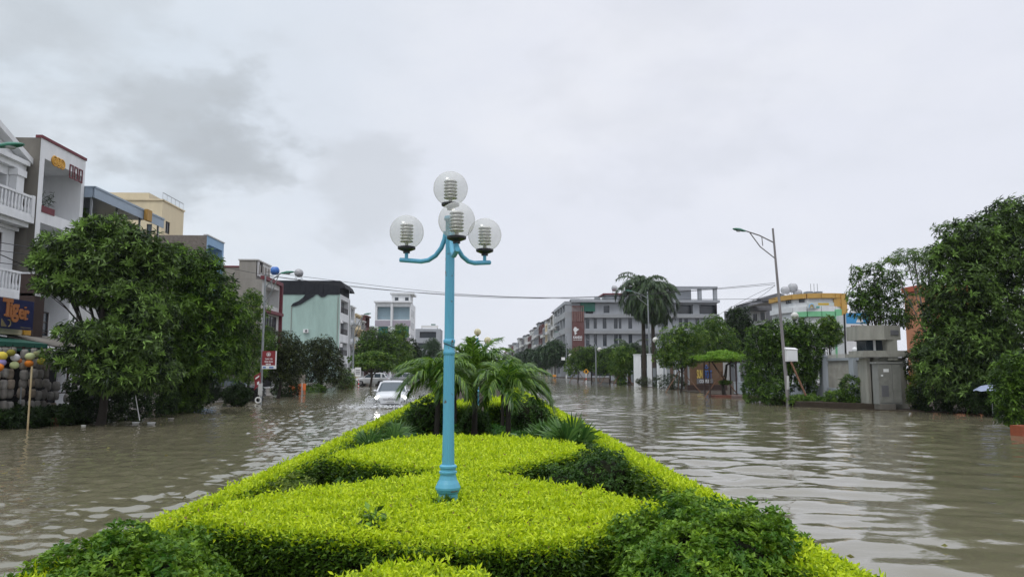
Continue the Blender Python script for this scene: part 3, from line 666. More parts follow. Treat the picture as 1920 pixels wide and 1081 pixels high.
def globe_lamp(label, base, angs, gm):
    b = np.array(base, float); t = thing('globe_lamp', label, 'street lamp', b)
    g = Geo()
    prof = [(0.112, -0.6), (0.108, 0.135), (0.119, 0.145), (0.138, 0.185), (0.139, 0.205), (0.122, 0.245), (0.100, 0.285), (0.088, 0.325), (0.086, 0.35),
            (0.099, 0.355), (0.099, 0.375), (0.086, 0.385), (0.086, 0.41), (0.097, 0.415), (0.097, 0.435), (0.080, 0.45)]
    g.lathe(prof, b, 40, 0, False)
    for k in range(5): g.ball(b + np.array([0.128 * math.cos(-1.2 + k * 0.13), 0.128 * math.sin(-1.2 + k * 0.13), 0.17]), (0.012, 0.012, 0.006), 6, 4, 1)
    part('base', g, [M_BLUE, M_RUST], t)
    g = Geo()
    g.lathe([(0.070, 0.44), (0.064, 0.8), (0.061, 1.68)], b, 64, 0, True, 0.10, 16)
    g.lathe([(0.058, 1.66), (0.067, 1.67), (0.067, 1.70), (0.061, 1.71), (0.061, 1.79), (0.067, 1.80), (0.067, 1.83), (0.056, 1.84)], b, 24, 0)
    g.lathe([(0.056, 1.83), (0.052, 3.02)], b, 64, 0, True, 0.10, 16)
    g.lathe([(0.054, 3.0), (0.054, 3.20), (0.07, 3.21), (0.07, 3.25), (0.03, 3.26)], b, 24, 0)
    g.tube([b + np.array([0.062 * math.cos(a), 0.062 * math.sin(a), 1.77 - 0.025 * math.cos(a * 1.0)]) for a in np.linspace(0, 6.3, 20)], 0.006, 5, 1)
    part('pole', g, [M_BLUE, M_BLACK], t)
    def head(c):
        cap = Geo(); cap.lathe([(0.04, -0.25), (0.04, -0.228), (0.098, -0.205), (0.104, -0.20), (0.104, -0.175), (0.08, -0.17)], c, 20, 0, False)
        lo = Geo()
        lo.lathe([(0.022, -0.17), (0.022, -0.10), (0.050, -0.09), (0.050, 0.085), (0.0001, 0.088)], c, 12, 0)
        for k in range(6):
            z = -0.105 + k * 0.038; lo.lathe([(0.046, z), (0.078, z - 0.011), (0.080, z - 0.006), (0.054, z + 0.016)], c, 18, 0)
        gb = Geo(); gb.ball(c, 0.2, 32, 20, 0)
        cp = part('lamp_cap', cap, M_BLACK, t); part('louvre_stack', lo, M_REFL, t); part('globe', gb, gm, t)
    for (a, r) in angs:
        u = np.array([math.cos(a), math.sin(a), 0]); z = np.array([0, 0, 1.0]); arm = Geo()
        pts = [b + u * 0.055 + z * 3.08, b + u * 0.07 + z * 2.99, b + u * 0.11 + z * 2.89, b + u * 0.18 + z * 2.805, b + u * 0.27 + z * 2.755, b + u * 0.36 + z * 2.745, b + u * (r + 0.08) + z * 2.775]
        arm.tube(pts, 0.027, 12, 0); arm.tube([b + u * r + z * 2.77, b + u * r + z * 2.855], 0.021, 10, 0); part('arm', arm, M_BLUE, t)
        head(b + u * r + z * 3.10)
    head(b + np.array([0, 0, 3.58]))
    return t
globe_lamp('near light blue lamp post with clear globes standing in the lime bed', (P(840, 900, 8.5)[0], 8.5, 0.70), ((R(160), 0.55), (R(40), 0.52), (R(-80), 0.53)), M_GLOBE)
globe_lamp('distant blue lamp post with yellowed globes rising above the palms', (P(895, 700, 43.0)[0], 43.0, 0.75), ((R(175), 0.42), (R(200), 0.32), (R(-5), 0.58)), M_GLOBEY)
# ------------------------------------------------------------------ buildings
M_WHITE = mat('white_paint', (0.78, 0.79, 0.80), 0.6, 0.3, 0.22, 0.9, streak=True)
M_WHITED = mat('weathered_white', (0.60, 0.60, 0.59), 0.7, 0.3, 0.3, 0.9, streak=True)
M_CONC = mat('stained_concrete', (0.20, 0.185, 0.16), 0.9, 0.15, 0.55, 0.9, streak=True)
M_CONCL = mat('light_render', (0.33, 0.315, 0.29), 0.9, 0.15, 0.3, 0.8, streak=True)
M_CREAM = mat('cream_paint', (0.74, 0.63, 0.43), 0.7, 0.25, 0.15, 0.8, streak=True)
M_MINT = mat('mint_paint', (0.41, 0.56, 0.51), 0.8, 0.2, 0.30, 0.45, streak=True)
M_BLUEP = mat('pale_blue_paint', (0.27, 0.42, 0.60), 0.7, 0.25, 0.12, 0.8)
M_BLUEL = mat('faded_blue_interior', (0.36, 0.48, 0.54), 0.8, 0.2, 0.12, 0.8)
M_LAV = mat('lavender_render', (0.38, 0.34, 0.39), 0.8, 0.2, 0.12, 0.8)
M_GREY = mat('grey_render', (0.36, 0.375, 0.40), 0.8, 0.2, 0.18, 0.6, streak=True)
M_GREYD = mat('dark_grey_render', (0.17, 0.17, 0.18), 0.8, 0.2, 0.2, 0.6, streak=True)
M_BRICK = mat('red_brown_cladding', (0.16, 0.075, 0.07), 0.8, 0.2, 0.25, 2)
M_MAROON = mat('maroon_paint', (0.16, 0.035, 0.045), 0.6, 0.3, 0.25, 2)
M_GOLD = mat('gold_paint', (0.62, 0.33, 0.05), 0.5, 0.4)
M_BROWN = mat('dark_brown_panel', (0.05, 0.03, 0.025), 0.6, 0.3, 0.3, 1.5, streak=True)
M_GLASS = mat('window_glass', (0.03, 0.04, 0.05), 0.08, 0.6)
M_GLASSG = mat('green_window_glass', (0.03, 0.15, 0.14), 0.1, 0.6)
M_DARK = mat('dark_interior', (0.015, 0.015, 0.016), 0.8, 0.1)
M_FRAME = mat('dark_window_frame', (0.05, 0.04, 0.038), 0.5, 0.3)
M_FRAMEW = mat('white_window_frame', (0.6, 0.6, 0.6), 0.5, 0.3)
M_METAL = mat('galvanised_metal', (0.30, 0.32, 0.33), 0.4, 0.5, 0.25, 3, metal=0.5)
M_STEEL = mat('steel_tank', (0.5, 0.5, 0.5), 0.3, 0.5, metal=0.8)
M_TANK = mat('dull_tank_metal', (0.42, 0.42, 0.43), 0.5, 0.5, 0.3, 3, metal=0.2)
M_BLUEPL = mat('blue_plastic', (0.03, 0.13, 0.42), 0.4, 0.4)
M_SHEET = mat('pale_blue_sheet_metal', (0.30, 0.37, 0.45), 0.5, 0.4, 0.15, 1)
M_NET = mat('black_shade_net', (0.022, 0.024, 0.03), 0.8, 0.2, 0.3, 2)
M_REDROOF = mat('dark_red_sheet_roof', (0.20, 0.03, 0.045), 0.5, 0.4, 0.2, 1.5)
M_GREENP = mat('green_painted_metal', (0.02, 0.13, 0.09), 0.5, 0.4)
M_SIGNR = mat('sign_red', (0.24, 0.03, 0.035), 0.5, 0.4)
M_SIGNW = mat('sign_white', (0.75, 0.75, 0.75), 0.5, 0.4)
M_ORANGE = mat('orange_plastic', (0.55, 0.14, 0.03), 0.5, 0.4)
def v3(xy, z): return np.array([xy[0], xy[1], z])
class Face:
    """one wall of a building: corner O, direction U along it, outward normal N"""
    def __init__(s, O, U, N): s.O = np.array(O, float); s.U = np.array(U, float); s.N = np.array(N, float)
    def p(s, u, z, n=0.0): return v3(s.O + s.U * u + s.N * n, z)
    def wall(s, g, W, z0, z1, ops, m=0):
        us = sorted({0.0, W, *[max(0, min(W, o[k])) for o in ops for k in (0, 1)]}); zs = sorted({z0, z1, *[max(z0, min(z1, o[k])) for o in ops for k in (2, 3)]})
        for a, b in zip(us[:-1], us[1:]):
            for c, d in zip(zs[:-1], zs[1:]):
                mu, mz = (a + b) / 2, (c + d) / 2
                if any(o[0] < mu < o[1] and o[2] < mz < o[3] for o in ops): continue
                g.quad(s.p(a, c), s.p(b, c), s.p(b, d), s.p(a, d), m)
        for o in ops:
            a, b, c, d, dp = o[:5]
            for (q0, q1) in (((a, c), (b, c)), ((b, c), (b, d)), ((b, d), (a, d)), ((a, d), (a, c))):
                g.quad(s.p(*q0), s.p(*q1), s.p(q1[0], q1[1], -dp), s.p(q0[0], q0[1], -dp), m)
    def slab(s, g, u0, u1, z0, z1, n0, n1, m=0):          # box in wall coordinates
        V = [s.p(u, z, n) for z in (z0, z1) for n in (n0, n1) for u in (u0, u1)]
        g.add(V, [[0, 2, 3, 1], [4, 5, 7, 6], [0, 1, 5, 4], [2, 6, 7, 3], [0, 4, 6, 2], [1, 3, 7, 5]], m)
    def window(s, t, a, b, c, d, dp, bars=(1, 1), fm=None, gm=None, sub=True, name='window'):
        fm = fm or M_FRAME; gm = gm or M_GLASS; g = Geo(); w = min(0.07, (b - a) * 0.08)
        s.slab(g, a, b, c, c + w, -dp + 0.005, -dp + 0.06); s.slab(g, a, b, d - w, d, -dp + 0.005, -dp + 0.06)
        s.slab(g, a, a + w, c + w, d - w, -dp + 0.005, -dp + 0.06); s.slab(g, b - w, b, c + w, d - w, -dp + 0.005, -dp + 0.06)
        for k in range(1, bars[0] + 1):
            u = a + (b - a) * k / (bars[0] + 1); s.slab(g, u - w / 2, u + w / 2, c + w, d - w, -dp + 0.006, -dp + 0.055)
        for k in range(1, bars[1] + 1):
            z = c + (d - c) * k / (bars[1] + 1); s.slab(g, a + w, b - w, z - w / 2, z + w / 2, -dp + 0.007, -dp + 0.05)
        f = part(name, g, fm, t)
        q = Geo(); q.quad(s.p(a + 0.01, c + 0.01, -dp + 0.002), s.p(b - 0.01, c + 0.01, -dp + 0.002), s.p(b - 0.01, d - 0.01, -dp + 0.002), s.p(a + 0.01, d - 0.01, -dp + 0.002))
        part('pane', q, gm, f); return f
    def loggia(s, g, a, b, c, d, dp, m=1): g.quad(s.p(a, c, -dp), s.p(b, c, -dp), s.p(b, d, -dp), s.p(a, d, -dp), m)
    def balustrade(s, t, u0, u1, z, h, n0, n1, m, step=0.28, solid=False, ends=True):
        g = Geo(); runs = [(s.p(u0, z, n1), s.p(u1, z, n1))]
        if ends and n1 - n0 > 0.2: runs += [(s.p(u0, z, n0), s.p(u0, z, n1)), (s.p(u1, z, n0), s.p(u1, z, n1))]
        for a, b in runs:
            L = np.linalg.norm(b - a)
            g.bar(a + [0, 0, h - 0.06], b + [0, 0, h - 0.06], 0.17, 0.12); g.bar(a + [0, 0, 0.08], b + [0, 0, 0.08], 0.15, 0.14)
            n = max(1, int(L / step))
            for k in range(n + 1):
                q = a + (b - a) * k / n
                g.lathe([(0.045, 0.14), (0.075, 0.24), (0.08, 0.36), (0.04, 0.55), (0.06, h - 0.14), (0.05, h - 0.12)], q, 7, 0)
        for q in (runs[0][0], runs[0][1]): g.obox(q + np.array([0, 0, h * 0.52]), (0.24, 0.24, h * 1.04))
        return part('balustrade', g, m, t)
    def railing(s, t, u0, u1, z, h, n, m, step=0.14):
        g = Geo(); g.bar(s.p(u0, z + h, n), s.p(u1, z + h, n), 0.05)
        k = max(2, int((u1 - u0) / step))
        for i in range(k + 1): u = u0 + (u1 - u0) * i / k; g.bar(s.p(u, z, n), s.p(u, z + h, n), 0.022)
        return part('railing', g, m, t)
def shell(t, f, W, D, z0, H, ops, mats, side_ops=(), back=True, roof=True, parapet=0.0):
    """walls of a rectangular building behind face f; returns the wall geometry to be closed by the caller"""
    g = Geo(); f.wall(g, W, z0, H, list(ops), 0)
    near = Face(f.O, -f.N, -f.U); far = Face(f.O + f.U * W, -f.N, f.U)
    near.wall(g, D, z0, H, list(side_ops), 1); far.wall(g, D, z0, H, [], 1)
    Face(f.O - f.N * D, f.U, -f.N).wall(g, W, z0, H, [], 1)
    if roof:
        r = Geo(); zt = H - parapet; r.quad(v3(f.O, zt), v3(f.O + f.U * W, zt), v3(f.O + f.U * W - f.N * D, zt), v3(f.O - f.N * D, zt)); part('roof', r, M_GREYD, t)
    return g, near, far
XL = -24.5
def yx(px, X, py=600): return PX(px, py, X)[1]
def zy(py, px, Y): return P(px, py, Y)[2]
U_, N_ = (0, 1), (1, 0)
# --- white villa with balustrades and a pediment (left edge)
Xv = -25.4; y1 = yx(36, Xv, 320); y0 = y1 - 8.6; f = Face((Xv, y0), U_, N_); W = y1 - y0
t = thing('white_villa', 'white villa with balustraded balconies and a pediment at the left edge', 'house', (Xv, y0 + W / 2, 0))
He = zy(303, 46, y1); zb1 = zy(408, 30, y1); zb2 = zy(552, 30, y1)
ops = [(1.0, 3.4, zb1 + 0.1, He - 1.0, 1.6), (4.6, W - 1.0, zb1 + 0.1, He - 1.0, 1.6), (W - 1.9, W - 1.0, zb1 - 3.1, zb1 - 1.0, 0.12), (1.2, 4.6, zb2 + 0.1, zb1 - 0.9, 0.9),
       (W - 1.9, W - 1.0, zb2 - 2.6, zb2 - 0.7, 0.12), (1.0, 5.0, 0.3, 3.4, 0.5)]
g, nr, fr = shell(t, f, W, 13, -0.3, He, ops, None)
f.loggia(g, 1.0, 3.4, zb1 + 0.1, He - 1.0, 1.6, 2); f.loggia(g, 4.6, W - 1.0, zb1 + 0.1, He - 1.0, 1.6, 2); f.loggia(g, 1.2, 4.6, zb2 + 0.1, zb1 - 0.9, 0.9, 2); f.loggia(g, 1.0, 5.0, 0.3, 3.4, 0.5, 2)
for z, h, n in ((He - 0.55, 0.3, 0.32), (He - 0.25, 0.25, 0.52), (zb1 - 0.35, 0.35, 0.25), (zb2 - 0.35, 0.35, 0.25), (zb1 - 0.75, 0.18, 0.16)): f.slab(g, -0.1, W + 0.1, z, z + h, -0.02, n, 0)
part('wall', g, [M_WHITE, M_CONCL, M_DARK], t)
for zb in (zb1, zb2):
    q = Geo(); f.slab(q, -0.1, W + 0.05, zb - 0.32, zb, 0.0, 0.95); f.slab(q, -0.05, W, zb - 0.55, zb - 0.32, 0.0, 0.7); part('balcony_slab', q, M_WHITE, t)
    f.balustrade(t, 0, W - 0.1, zb, 1.15, 0.0, 0.85, M_WHITE)
for u in (0.5, 4.0, W - 0.5):
    q = Geo(); f.slab(q, u - 0.32, u + 0.32, zb1, He - 0.55, 0.02, 0.42); f.slab(q, u - 0.4, u + 0.4, He - 0.95, He - 0.6, 0.02, 0.5); part('column', q, M_WHITE, t)
q = Geo(); pk = He + 1.9
q.plate([f.p(0.2, He, 0.1), f.p(W - 0.2, He, 0.1), f.p(W / 2, pk - 0.25, 0.1)], v3(-f.N * 0.3, 0))
for a, b in (((-0.4, He + 0.02), (W / 2, pk)), ((W + 0.4, He + 0.02), (W / 2, pk))): q.bar(f.p(*a, 0.18), f.p(*b, 0.18), 0.75, 0.3)
part('pediment', q, M_WHITE, t)
f.window(t, W - 1.9, W - 1.0, zb1 - 3.1, zb1 - 1.0, 0.12, (1, 2)); f.window(t, W - 1.9, W - 1.0, zb2 - 2.6, zb2 - 0.7, 0.12, (1, 2))
for z in (zb1 - 1.0, zb2 - 0.6):
    q = Geo(); c = f.p(W - 2.5, z, 0.22); q.lathe([(0.03, -0.22), (0.10, -0.12), (0.13, 0.08), (0.04, 0.2), (0.02, 0.3)], c, 8); q.bar(f.p(W - 2.5, z + 0.22, 0.0), c + np.array([0, 0, 0.2]), 0.04); part('wall_lantern', q, M_BLACK, t)
# --- tall white house with concrete flank and gold ornaments
y0 = yx(76, XL, 280); y1 = yx(160, XL, 320); W = y1 - y0; f = Face((XL, y0), U_, N_)
H = zy(258, 76, y0); za = zy(293, 80, y0); zb = zy(392, 80, y0); zc = zy(414, 80, y0); zd = zy(478, 72, y0)
t = thing('tube_house', 'tall white house with stained concrete flank, gold ornaments and open loggias', 'house', (XL, y0 + W / 2, 0))
ops = [(0.45, W - 0.35, zb, za, 3.2), (0.45, W - 1.9, zd - 0.4, zc, 2.2), (0.8, W - 0.8, zd - 4.0, zd - 1.2, 1.6), (1.15, 1.95, 3.1, 5.4, 0.12), (0.6, 1.0, 5.6, 6.6, 0.2), (0.9, W - 0.6, 0.1, 2.6, 0.6)]
g, nr, fr = shell(t, f, W, 14, -0.3, H, ops, None)
f.loggia(g, 0.45, W - 0.35, zb, za, 3.2, 0); f.loggia(g, 0.45, W - 1.9, zd - 0.4, zc, 2.2, 0); f.loggia(g, 0.8, W - 0.8, zd - 4.0, zd - 1.2, 1.6, 3); f.loggia(g, 0.9, W - 0.6, 0.1, 2.6, 0.6, 3); f.loggia(g, 0.6, 1.0, 5.6, 6.6, 0.2, 3)
f.slab(g, -0.02, W + 0.02, H, H + 0.16, -0.3, 0.06, 2); f.slab(g, 0.45, 1.7, zb - 0.05, zb + 0.32, -0.05, 0.03, 2)
f.slab(g, W - 0.32, W, zd - 2.0, zd + 1.6, 0.0, 0.35, 0)
part('wall', g, [M_WHITE, M_CONC, M_MAROON, M_DARK], t)
f.window(t, 1.15, 1.95, 3.1, 5.4, 0.12, (0, 3)); 
q = Geo()
for k in range(3):
    c = f.p(1.35 + k * 0.36, H - 0.95, 0.05)
    for rr in (0.27, 0.14): q.tube([c + np.array([0, math.cos(a) * rr, math.sin(a) * rr]) for a in np.linspace(0, 6.2832, 15)], 0.05, 5)
    q.obox(c, (0.06, 0.14, 0.14))
part('gold_ornament', q, M_GOLD, t)
for k in range(3):
    q = Geo(); a = W - 1.75 + k * 0.52; z = H - 1.5
    f.slab(q, a, a + 0.38, z, z + 0.07, 0.004, 0.05); f.slab(q, a, a + 0.38, z + 0.75, z + 0.82, 0.004, 0.05); f.slab(q, a, a + 0.06, z + 0.07, z + 0.75, 0.004, 0.05); f.slab(q, a + 0.32, a + 0.38, z + 0.07, z + 0.75, 0.004, 0.05); part('square_ornament', q, M_MAROON, t)
q = Geo(); q.add([v3((XL - 1.5, y0 + 0.2), H + 0.0), v3((XL - 1.5, y1 - 0.2), H), v3((XL - 9, y1 - 0.2), H), v3((XL - 9, y0 + 0.2), H), v3((XL - 3.2, y0 + 0.2), H + 0.75), v3((XL - 3.2, y1 - 0.2), H + 0.75), v3((XL - 9, y1 - .2), H + 0.75), v3((XL - 9, y0 + .2), H + 0.75)],
      [[0, 1, 5, 4], [4, 5, 6, 7], [0, 4, 7, 3], [1, 2, 6, 5]]); part('sheet_roof', q, M_REDROOF, t)
g = Geo(); c0 = f.p(1.5, zb + 0.05, -0.9)                       # potted bamboo in the loggia
for k in range(9):
    b = c0 + rng.normal(size=3) * [0.2, 0.35, 0]; e = b + np.array([rng.uniform(-0.3, 0.5), rng.uniform(-0.7, 0.9), rng.uniform(0.9, 1.9)]); g.tube([b, (b + e) / 2 + [0, 0, 0.2], e], 0.012, 4)
    pp = np.array([b + (e - b) * s for s in rng.uniform(0.4, 1, 14)]); add_leaves(g, pp, rng.normal(size=(14, 3)) * [1, 1, 0.5], 0.32, 0.05, rng.random(14) * 0.5)
single('bamboo_plant', g, L_DARK, 'dark bamboo plant inside the upper loggia of the tall white house', 'plant', c0)
# --- house with a pale blue sheet-metal roof terrace
y0 = yx(162, XL, 355); y1 = yx(291, XL, 410); W = y1 - y0; f = Face((XL, y0), U_, N_); t = thing('terrace_house', 'house with a pale blue sheet metal canopy over its dark roof terrace', 'house', (XL, y0 + W / 2, 0))
zt = zy(350, 162, y0); H = zt - 2.9
g, nr, fr = shell(t, f, W, 12, -0.3, H, [(0.8, 3.6, H - 2.6, H - 0.9, 0.12), (5.2, 8, H - 2.6, H - 0.9, 0.12), (0.6, W - 0.6, 0.2, 3.0, 0.6)], None)
f.loggia(g, 0.6, W - 0.6, 0.2, 3.0, 0.6, 2); f.slab(g, 0, W, H, H + 0.5, -0.2, 0.0, 0); part('wall', g, [M_WHITED, M_CONCL, M_DARK], t)
f.window(t, 0.8, 3.6, H - 2.6, H - 0.9, 0.12, (2, 0)); f.window(t, 5.2, 8, H - 2.6, H - 0.9, 0.12, (2, 0))
q = Geo(); f.slab(q, -0.2, W + 0.1, zt - 0.72, zt - 0.05, 0.55, 0.62); f.slab(q, -0.2, W + 0.1, zt - 0.12, zt, -9, 0.66); f.slab(q, -0.2, -0.14, zt - 0.7, zt - 0.1, -8, 0.5); part('canopy', q, M_SHEET, t)
q = Geo(); f.slab(q, 0.2, W - 0.2, H + 0.01, zt - 0.2, -8.8, -4.2); part('canopy_shade', q, M_DARK, t)  # near-black block standing in for the shade under the canopy
for u in (0.1, 3.3, 6.6, W - 0.15): q = Geo(); q.bar(f.p(u, H + 0.4, 0.3), f.p(u, zt - 0.1, 0.3), 0.11); part('post', q, M_METAL, t)
g = Geo(); c = f.p(0.9, H + 1.0, -0.6); crown(g, [(c, (0.5, 0.7, 0.9))], 0.22, 0.07, 60, 6); single('terrace_plant', g, L_MID, 'bushy potted plant under the blue sheet metal canopy', 'plant', c - [0, 0, 0.9])
g = Geo(); u = W * 0.66; f.slab(g, u, u + 0.75, zt - 0.78, zt + 0.0, 0.66, 0.9); single('sign_box', g, mat('ochre_panel', (0.42, 0.24, 0.06), 0.6, 0.3, 0.2, 3), 'small ochre square box fixed on the pale blue roof canopy', 'sign', f.p(u, zt - 0.78, 0.66))
# --- cream block behind
Xc = -31.0; y0 = yx(305, Xc, 380); y1 = yx(345, Xc, 395); W = y1 - y0; f = Face((Xc, y0), U_, N_); H = zy(376, 305, y0)
t = thing('cream_house', 'tall cream house rising behind the blue canopy house', 'house', (Xc, y0 + W / 2, 0))
g, nr, fr = shell(t, f, W, 9, -0.3, H, [(0.9, 1.9, H - 3.0, H - 1.8, 0.1), (0.9, 1.9, H - 6.2, H - 5.0, 0.1)], None, side_ops=[(0.9, 1.4, H - 3.8, H - 2.3, 0.1), (0.9, 1.4, H - 7.2, H - 5.6, 0.1)])
nr.slab(g, -0.1, 9.1, H, H + 0.14, -0.1, 0.12, 1); f.slab(g, -0.05, W + 0.1, H, H + 0.13, -0.1, 0.1, 0); nr.slab(g, 1.6, 8.2, H + 0.14, H + 0.9, -5, -0.6, 1)
part('wall', g, [M_CREAM, M_CREAM], t)
for z in (H - 3.0, H - 6.2): f.window(t, 0.9, 1.9, z, z + 1.2, 0.1, (1, 0))
for z in (H - 3.8, H - 7.2): nr.window(t, 0.9, 1.4, z, z + 1.5, 0.1, (0, 1))
f.railing(t, 0.2, W, H + 0.13, 0.7, -0.1, M_METAL, 0.9)
# --- bare block with a pale blue front
y0 = yx(388, XL, 445); y1 = yx(420, XL, 460); W = y1 - y0; f = Face((XL, y0), U_, N_); H = zy(441, 388, y0); t = thing('blue_fronted_house', 'rough grey flanked house with a pale blue open top front', 'house', (XL, y0 + W / 2, 0))
D = 4.6; a0, a1 = 2.0, 3.75; zo1 = zy(455, 335, y0); zo0 = zo1 - 2.3
g, nr, fr = shell(t, f, W, D, -0.3, H, [(0.4, W - 0.4, H - 4.6, H - 0.75, 2.0), (0.5, W - 0.5, H - 8.6, H - 5.4, 0.12)], None, side_ops=[(a0, a1, zo0, zo1, 1.5)])
f.loggia(g, 0.4, W - 0.4, H - 4.6, H - 0.75, 2.0, 2); nr.loggia(g, a0, a1, zo0, zo1, 1.5, 3); f.slab(g, -0.03, W + 0.03, H, H + 0.1, -0.3, 0.08, 4)
part('wall', g, [M_BLUEP, mat('rough_brick_flank', (0.235, 0.205, 0.18), 0.95, 0.1, 0.45, 5), M_BLUEL, mat('pale_green_room', (0.30, 0.38, 0.27), 0.8), M_WHITED], t)
f.window(t, 0.5, W - 0.5, H - 8.6, H - 5.4, 0.12, (3, 1)); f.railing(t, 0.4, W - 0.4, H - 4.6, 1.0, -0.1, M_METAL)
g = Geo(); c = nr.p(a0 + 0.9, zo0 + 1.25, -0.7); g.bar(c - [0.55, 0, 0], c + [0.55, 0, -0.12], 0.07); single('tube_light', g, mat('lit_tube', (0.9, 0.9, 0.9), 0.5, 0.2, emit=((0.95, 1.0, 0.95), 2.5)), 'lit white fluorescent tube in the side opening of the blue fronted house', 'lamp', c)
# --- grey-brown house with stair tower
y0 = yx(492, XL, 520); y1 = yx(526, XL, 530); W = y1 - y0; f = Face((XL, y0), U_, N_); t = thing('stair_tower_house', 'grey rendered house with a stair tower and maroon framed front', 'house', (XL, y0 + W / 2, 0))
H = zy(527, 500, y0 + 2); z2 = H - 3.4
g, nr, fr = shell(t, f, W, 11, -0.3, H, [(0.7, W - 0.5, H - 2.7, H - 0.6, 1.3), (0.9, W - 1.2, z2 - 2.9, z2 - 0.4, 0.12), (0.6, W - 0.6, 0.2, 3.2, 0.5), (0.8, W - 0.8, z2 - 6.2, z2 - 4.0, 0.6)], None)
f.loggia(g, 0.7, W - 0.5, H - 2.7, H - 0.6, 1.3, 0); f.loggia(g, 0.6, W - 0.6, 0.2, 3.2, 0.5, 3); f.loggia(g, 0.8, W - 0.8, z2 - 6.2, z2 - 4.0, 0.6, 3)
f.slab(g, -0.05, W + 0.05, H, H + 0.4, -0.2, 0.35, 2); f.slab(g, W - 0.3, W + 0.05, 3.4, H, 0.0, 0.35, 2); f.slab(g, -0.05, W, z2 - 0.25, z2 + 0.1, 0.0, 0.5, 2)
part('wall', g, [M_WHITED, M_CONCL, M_MAROON, M_DARK], t)
f.window(t, 0.9, W - 1.2, z2 - 2.9, z2 - 0.4, 0.12, (4, 1))
zs = zy(500, 480, y0); zk = zy(488, 480, y0)
q = Geo(); q.box((XL - 11, y0 + 0.3, H), (XL - 2.2, y1 - 0.3, zs), 0); part('upper_storey', q, M_CONCL, t)
q = Geo(); q.add([(XL - 11, y0 + .2, zs), (XL - 2.2, y0 + .2, zs), (XL - 2.2, y1 - .2, zs), (XL - 11, y1 - .2, zs), (XL - 11, y0 + .2, zs + .15), (XL - 2.2, y0 + .2, zs + .15), (XL - 2.2, y1 - .2, zs + .15), (XL - 11, y1 - .2, zs + .15)], [[4, 5, 6, 7], [0, 1, 5, 4], [1, 2, 6, 5]]); part('sheet_roof', q, M_REDROOF, t)
q = Geo(); fs = Face((XL - 0.6, y0), U_, N_); fs.wall(q, 5.2, H + 0.4, zk, [(0.9, 2.1, H + 0.9, H + 2.2, 0.1)], 0); q.box((XL - 2.6, y0 + 0.005, H + 0.01), (XL - 0.72, y0 + 5.2, zk - 0.01), 1)
for k in range(4): fs.slab(q, 0.6 + k * 1.15, 1.2 + k * 1.15, zk - 1.3, zk - 0.4, 0.0, 0.06, 1)
fs.slab(q, -0.1, 5.3, zk, zk + 0.14, -2.1, 0.12, 0); part('stair_tower', q, [M_WHITED, M_CONCL], t); fs.window(t, 0.9, 2.1, H + 0.9, H + 2.2, 0.1, (1, 1))
# --- big mint flank wall with a black netted top floor
y0 = yx(638, XL, 555); y1 = yx(656, XL, 560); W = y1 - y0; f = Face((XL, y0), U_, N_); t = thing('mint_house', 'house with a huge blank mint green flank and black netted top floor', 'house', (XL, y0 + W / 2, 0))
H = zy(551, 636, y0); ht = zy(526, 636, y0); D = 11.2
fl = (H - 0.3) / 4
ops = [(0.9, W - 1.2, k * fl + 0.9, k * fl + fl - 0.5, 0.8) for k in range(4)]
g, nr, fr = shell(t, f, W, D, -0.3, H, ops, None)
for k in range(4): f.loggia(g, 0.9, W - 1.2, k * fl + 0.9, k * fl + fl - 0.5, 0.8, 2)
part('wall', g, [M_WHITE, M_MINT, M_GLASS], t)
for k in range(1, 4): f.railing(t, 0.9, W - 1.2, k * fl + 0.9, 1.0, -0.1, M_FRAME, 0.2)
q = Geo(); q.box((XL - D - 0.3, y0 - 0.12, H - 0.1), (XL - 0.1, y1 - 0.1, ht)); 
for k in range(14): q.bar((XL - 0.5 - k * 0.8, y0 - 0.13, H - 0.1), (XL - 0.5 - k * 0.8, y0 - 0.13, ht), 0.1)
part('shade_net', q, M_NET, t)
q = Geo(); n = 12
up = [(XL - 6.6 + 0.0, H - 0.1), (XL - 4.3, H - 0.1)]
cv = [(-4.2, -0.15), (-4.7, -0.55), (-5.6, -1.1), (-6.6, -1.75), (-7.6, -2.1), (-8.3, -2.15), (-8.0, -1.65), (-7.0, -1.2), (-6.3, -0.6), (-5.9, -0.1)]
q.plate([(XL + x, y0 - 0.16, H + z) for x, z in cv], (0, 0.1, 0)); q.plate([(XL + x, y0 - 0.16, H + z) for x, z in ((-2.2, -0.1), (-2.6, -0.45), (-3.2, -0.55), (-3.8, -0.1))], (0, 0.1, 0)); part('torn_net', q, M_NET, t)
q = Geo(); q.add([v3((XL + a, y), z) for y in (y0 - 0.1, y1) for a, z in ((-0.1, ht), (0.5, ht - 0.5), (0.9, ht - 1.3), (-0.1, ht - 1.3))], [[0, 1, 5, 4], [1, 2, 6, 5], [0, 3, 2, 1], [4, 5, 6, 7]]); part('awning', q, M_NET, t)
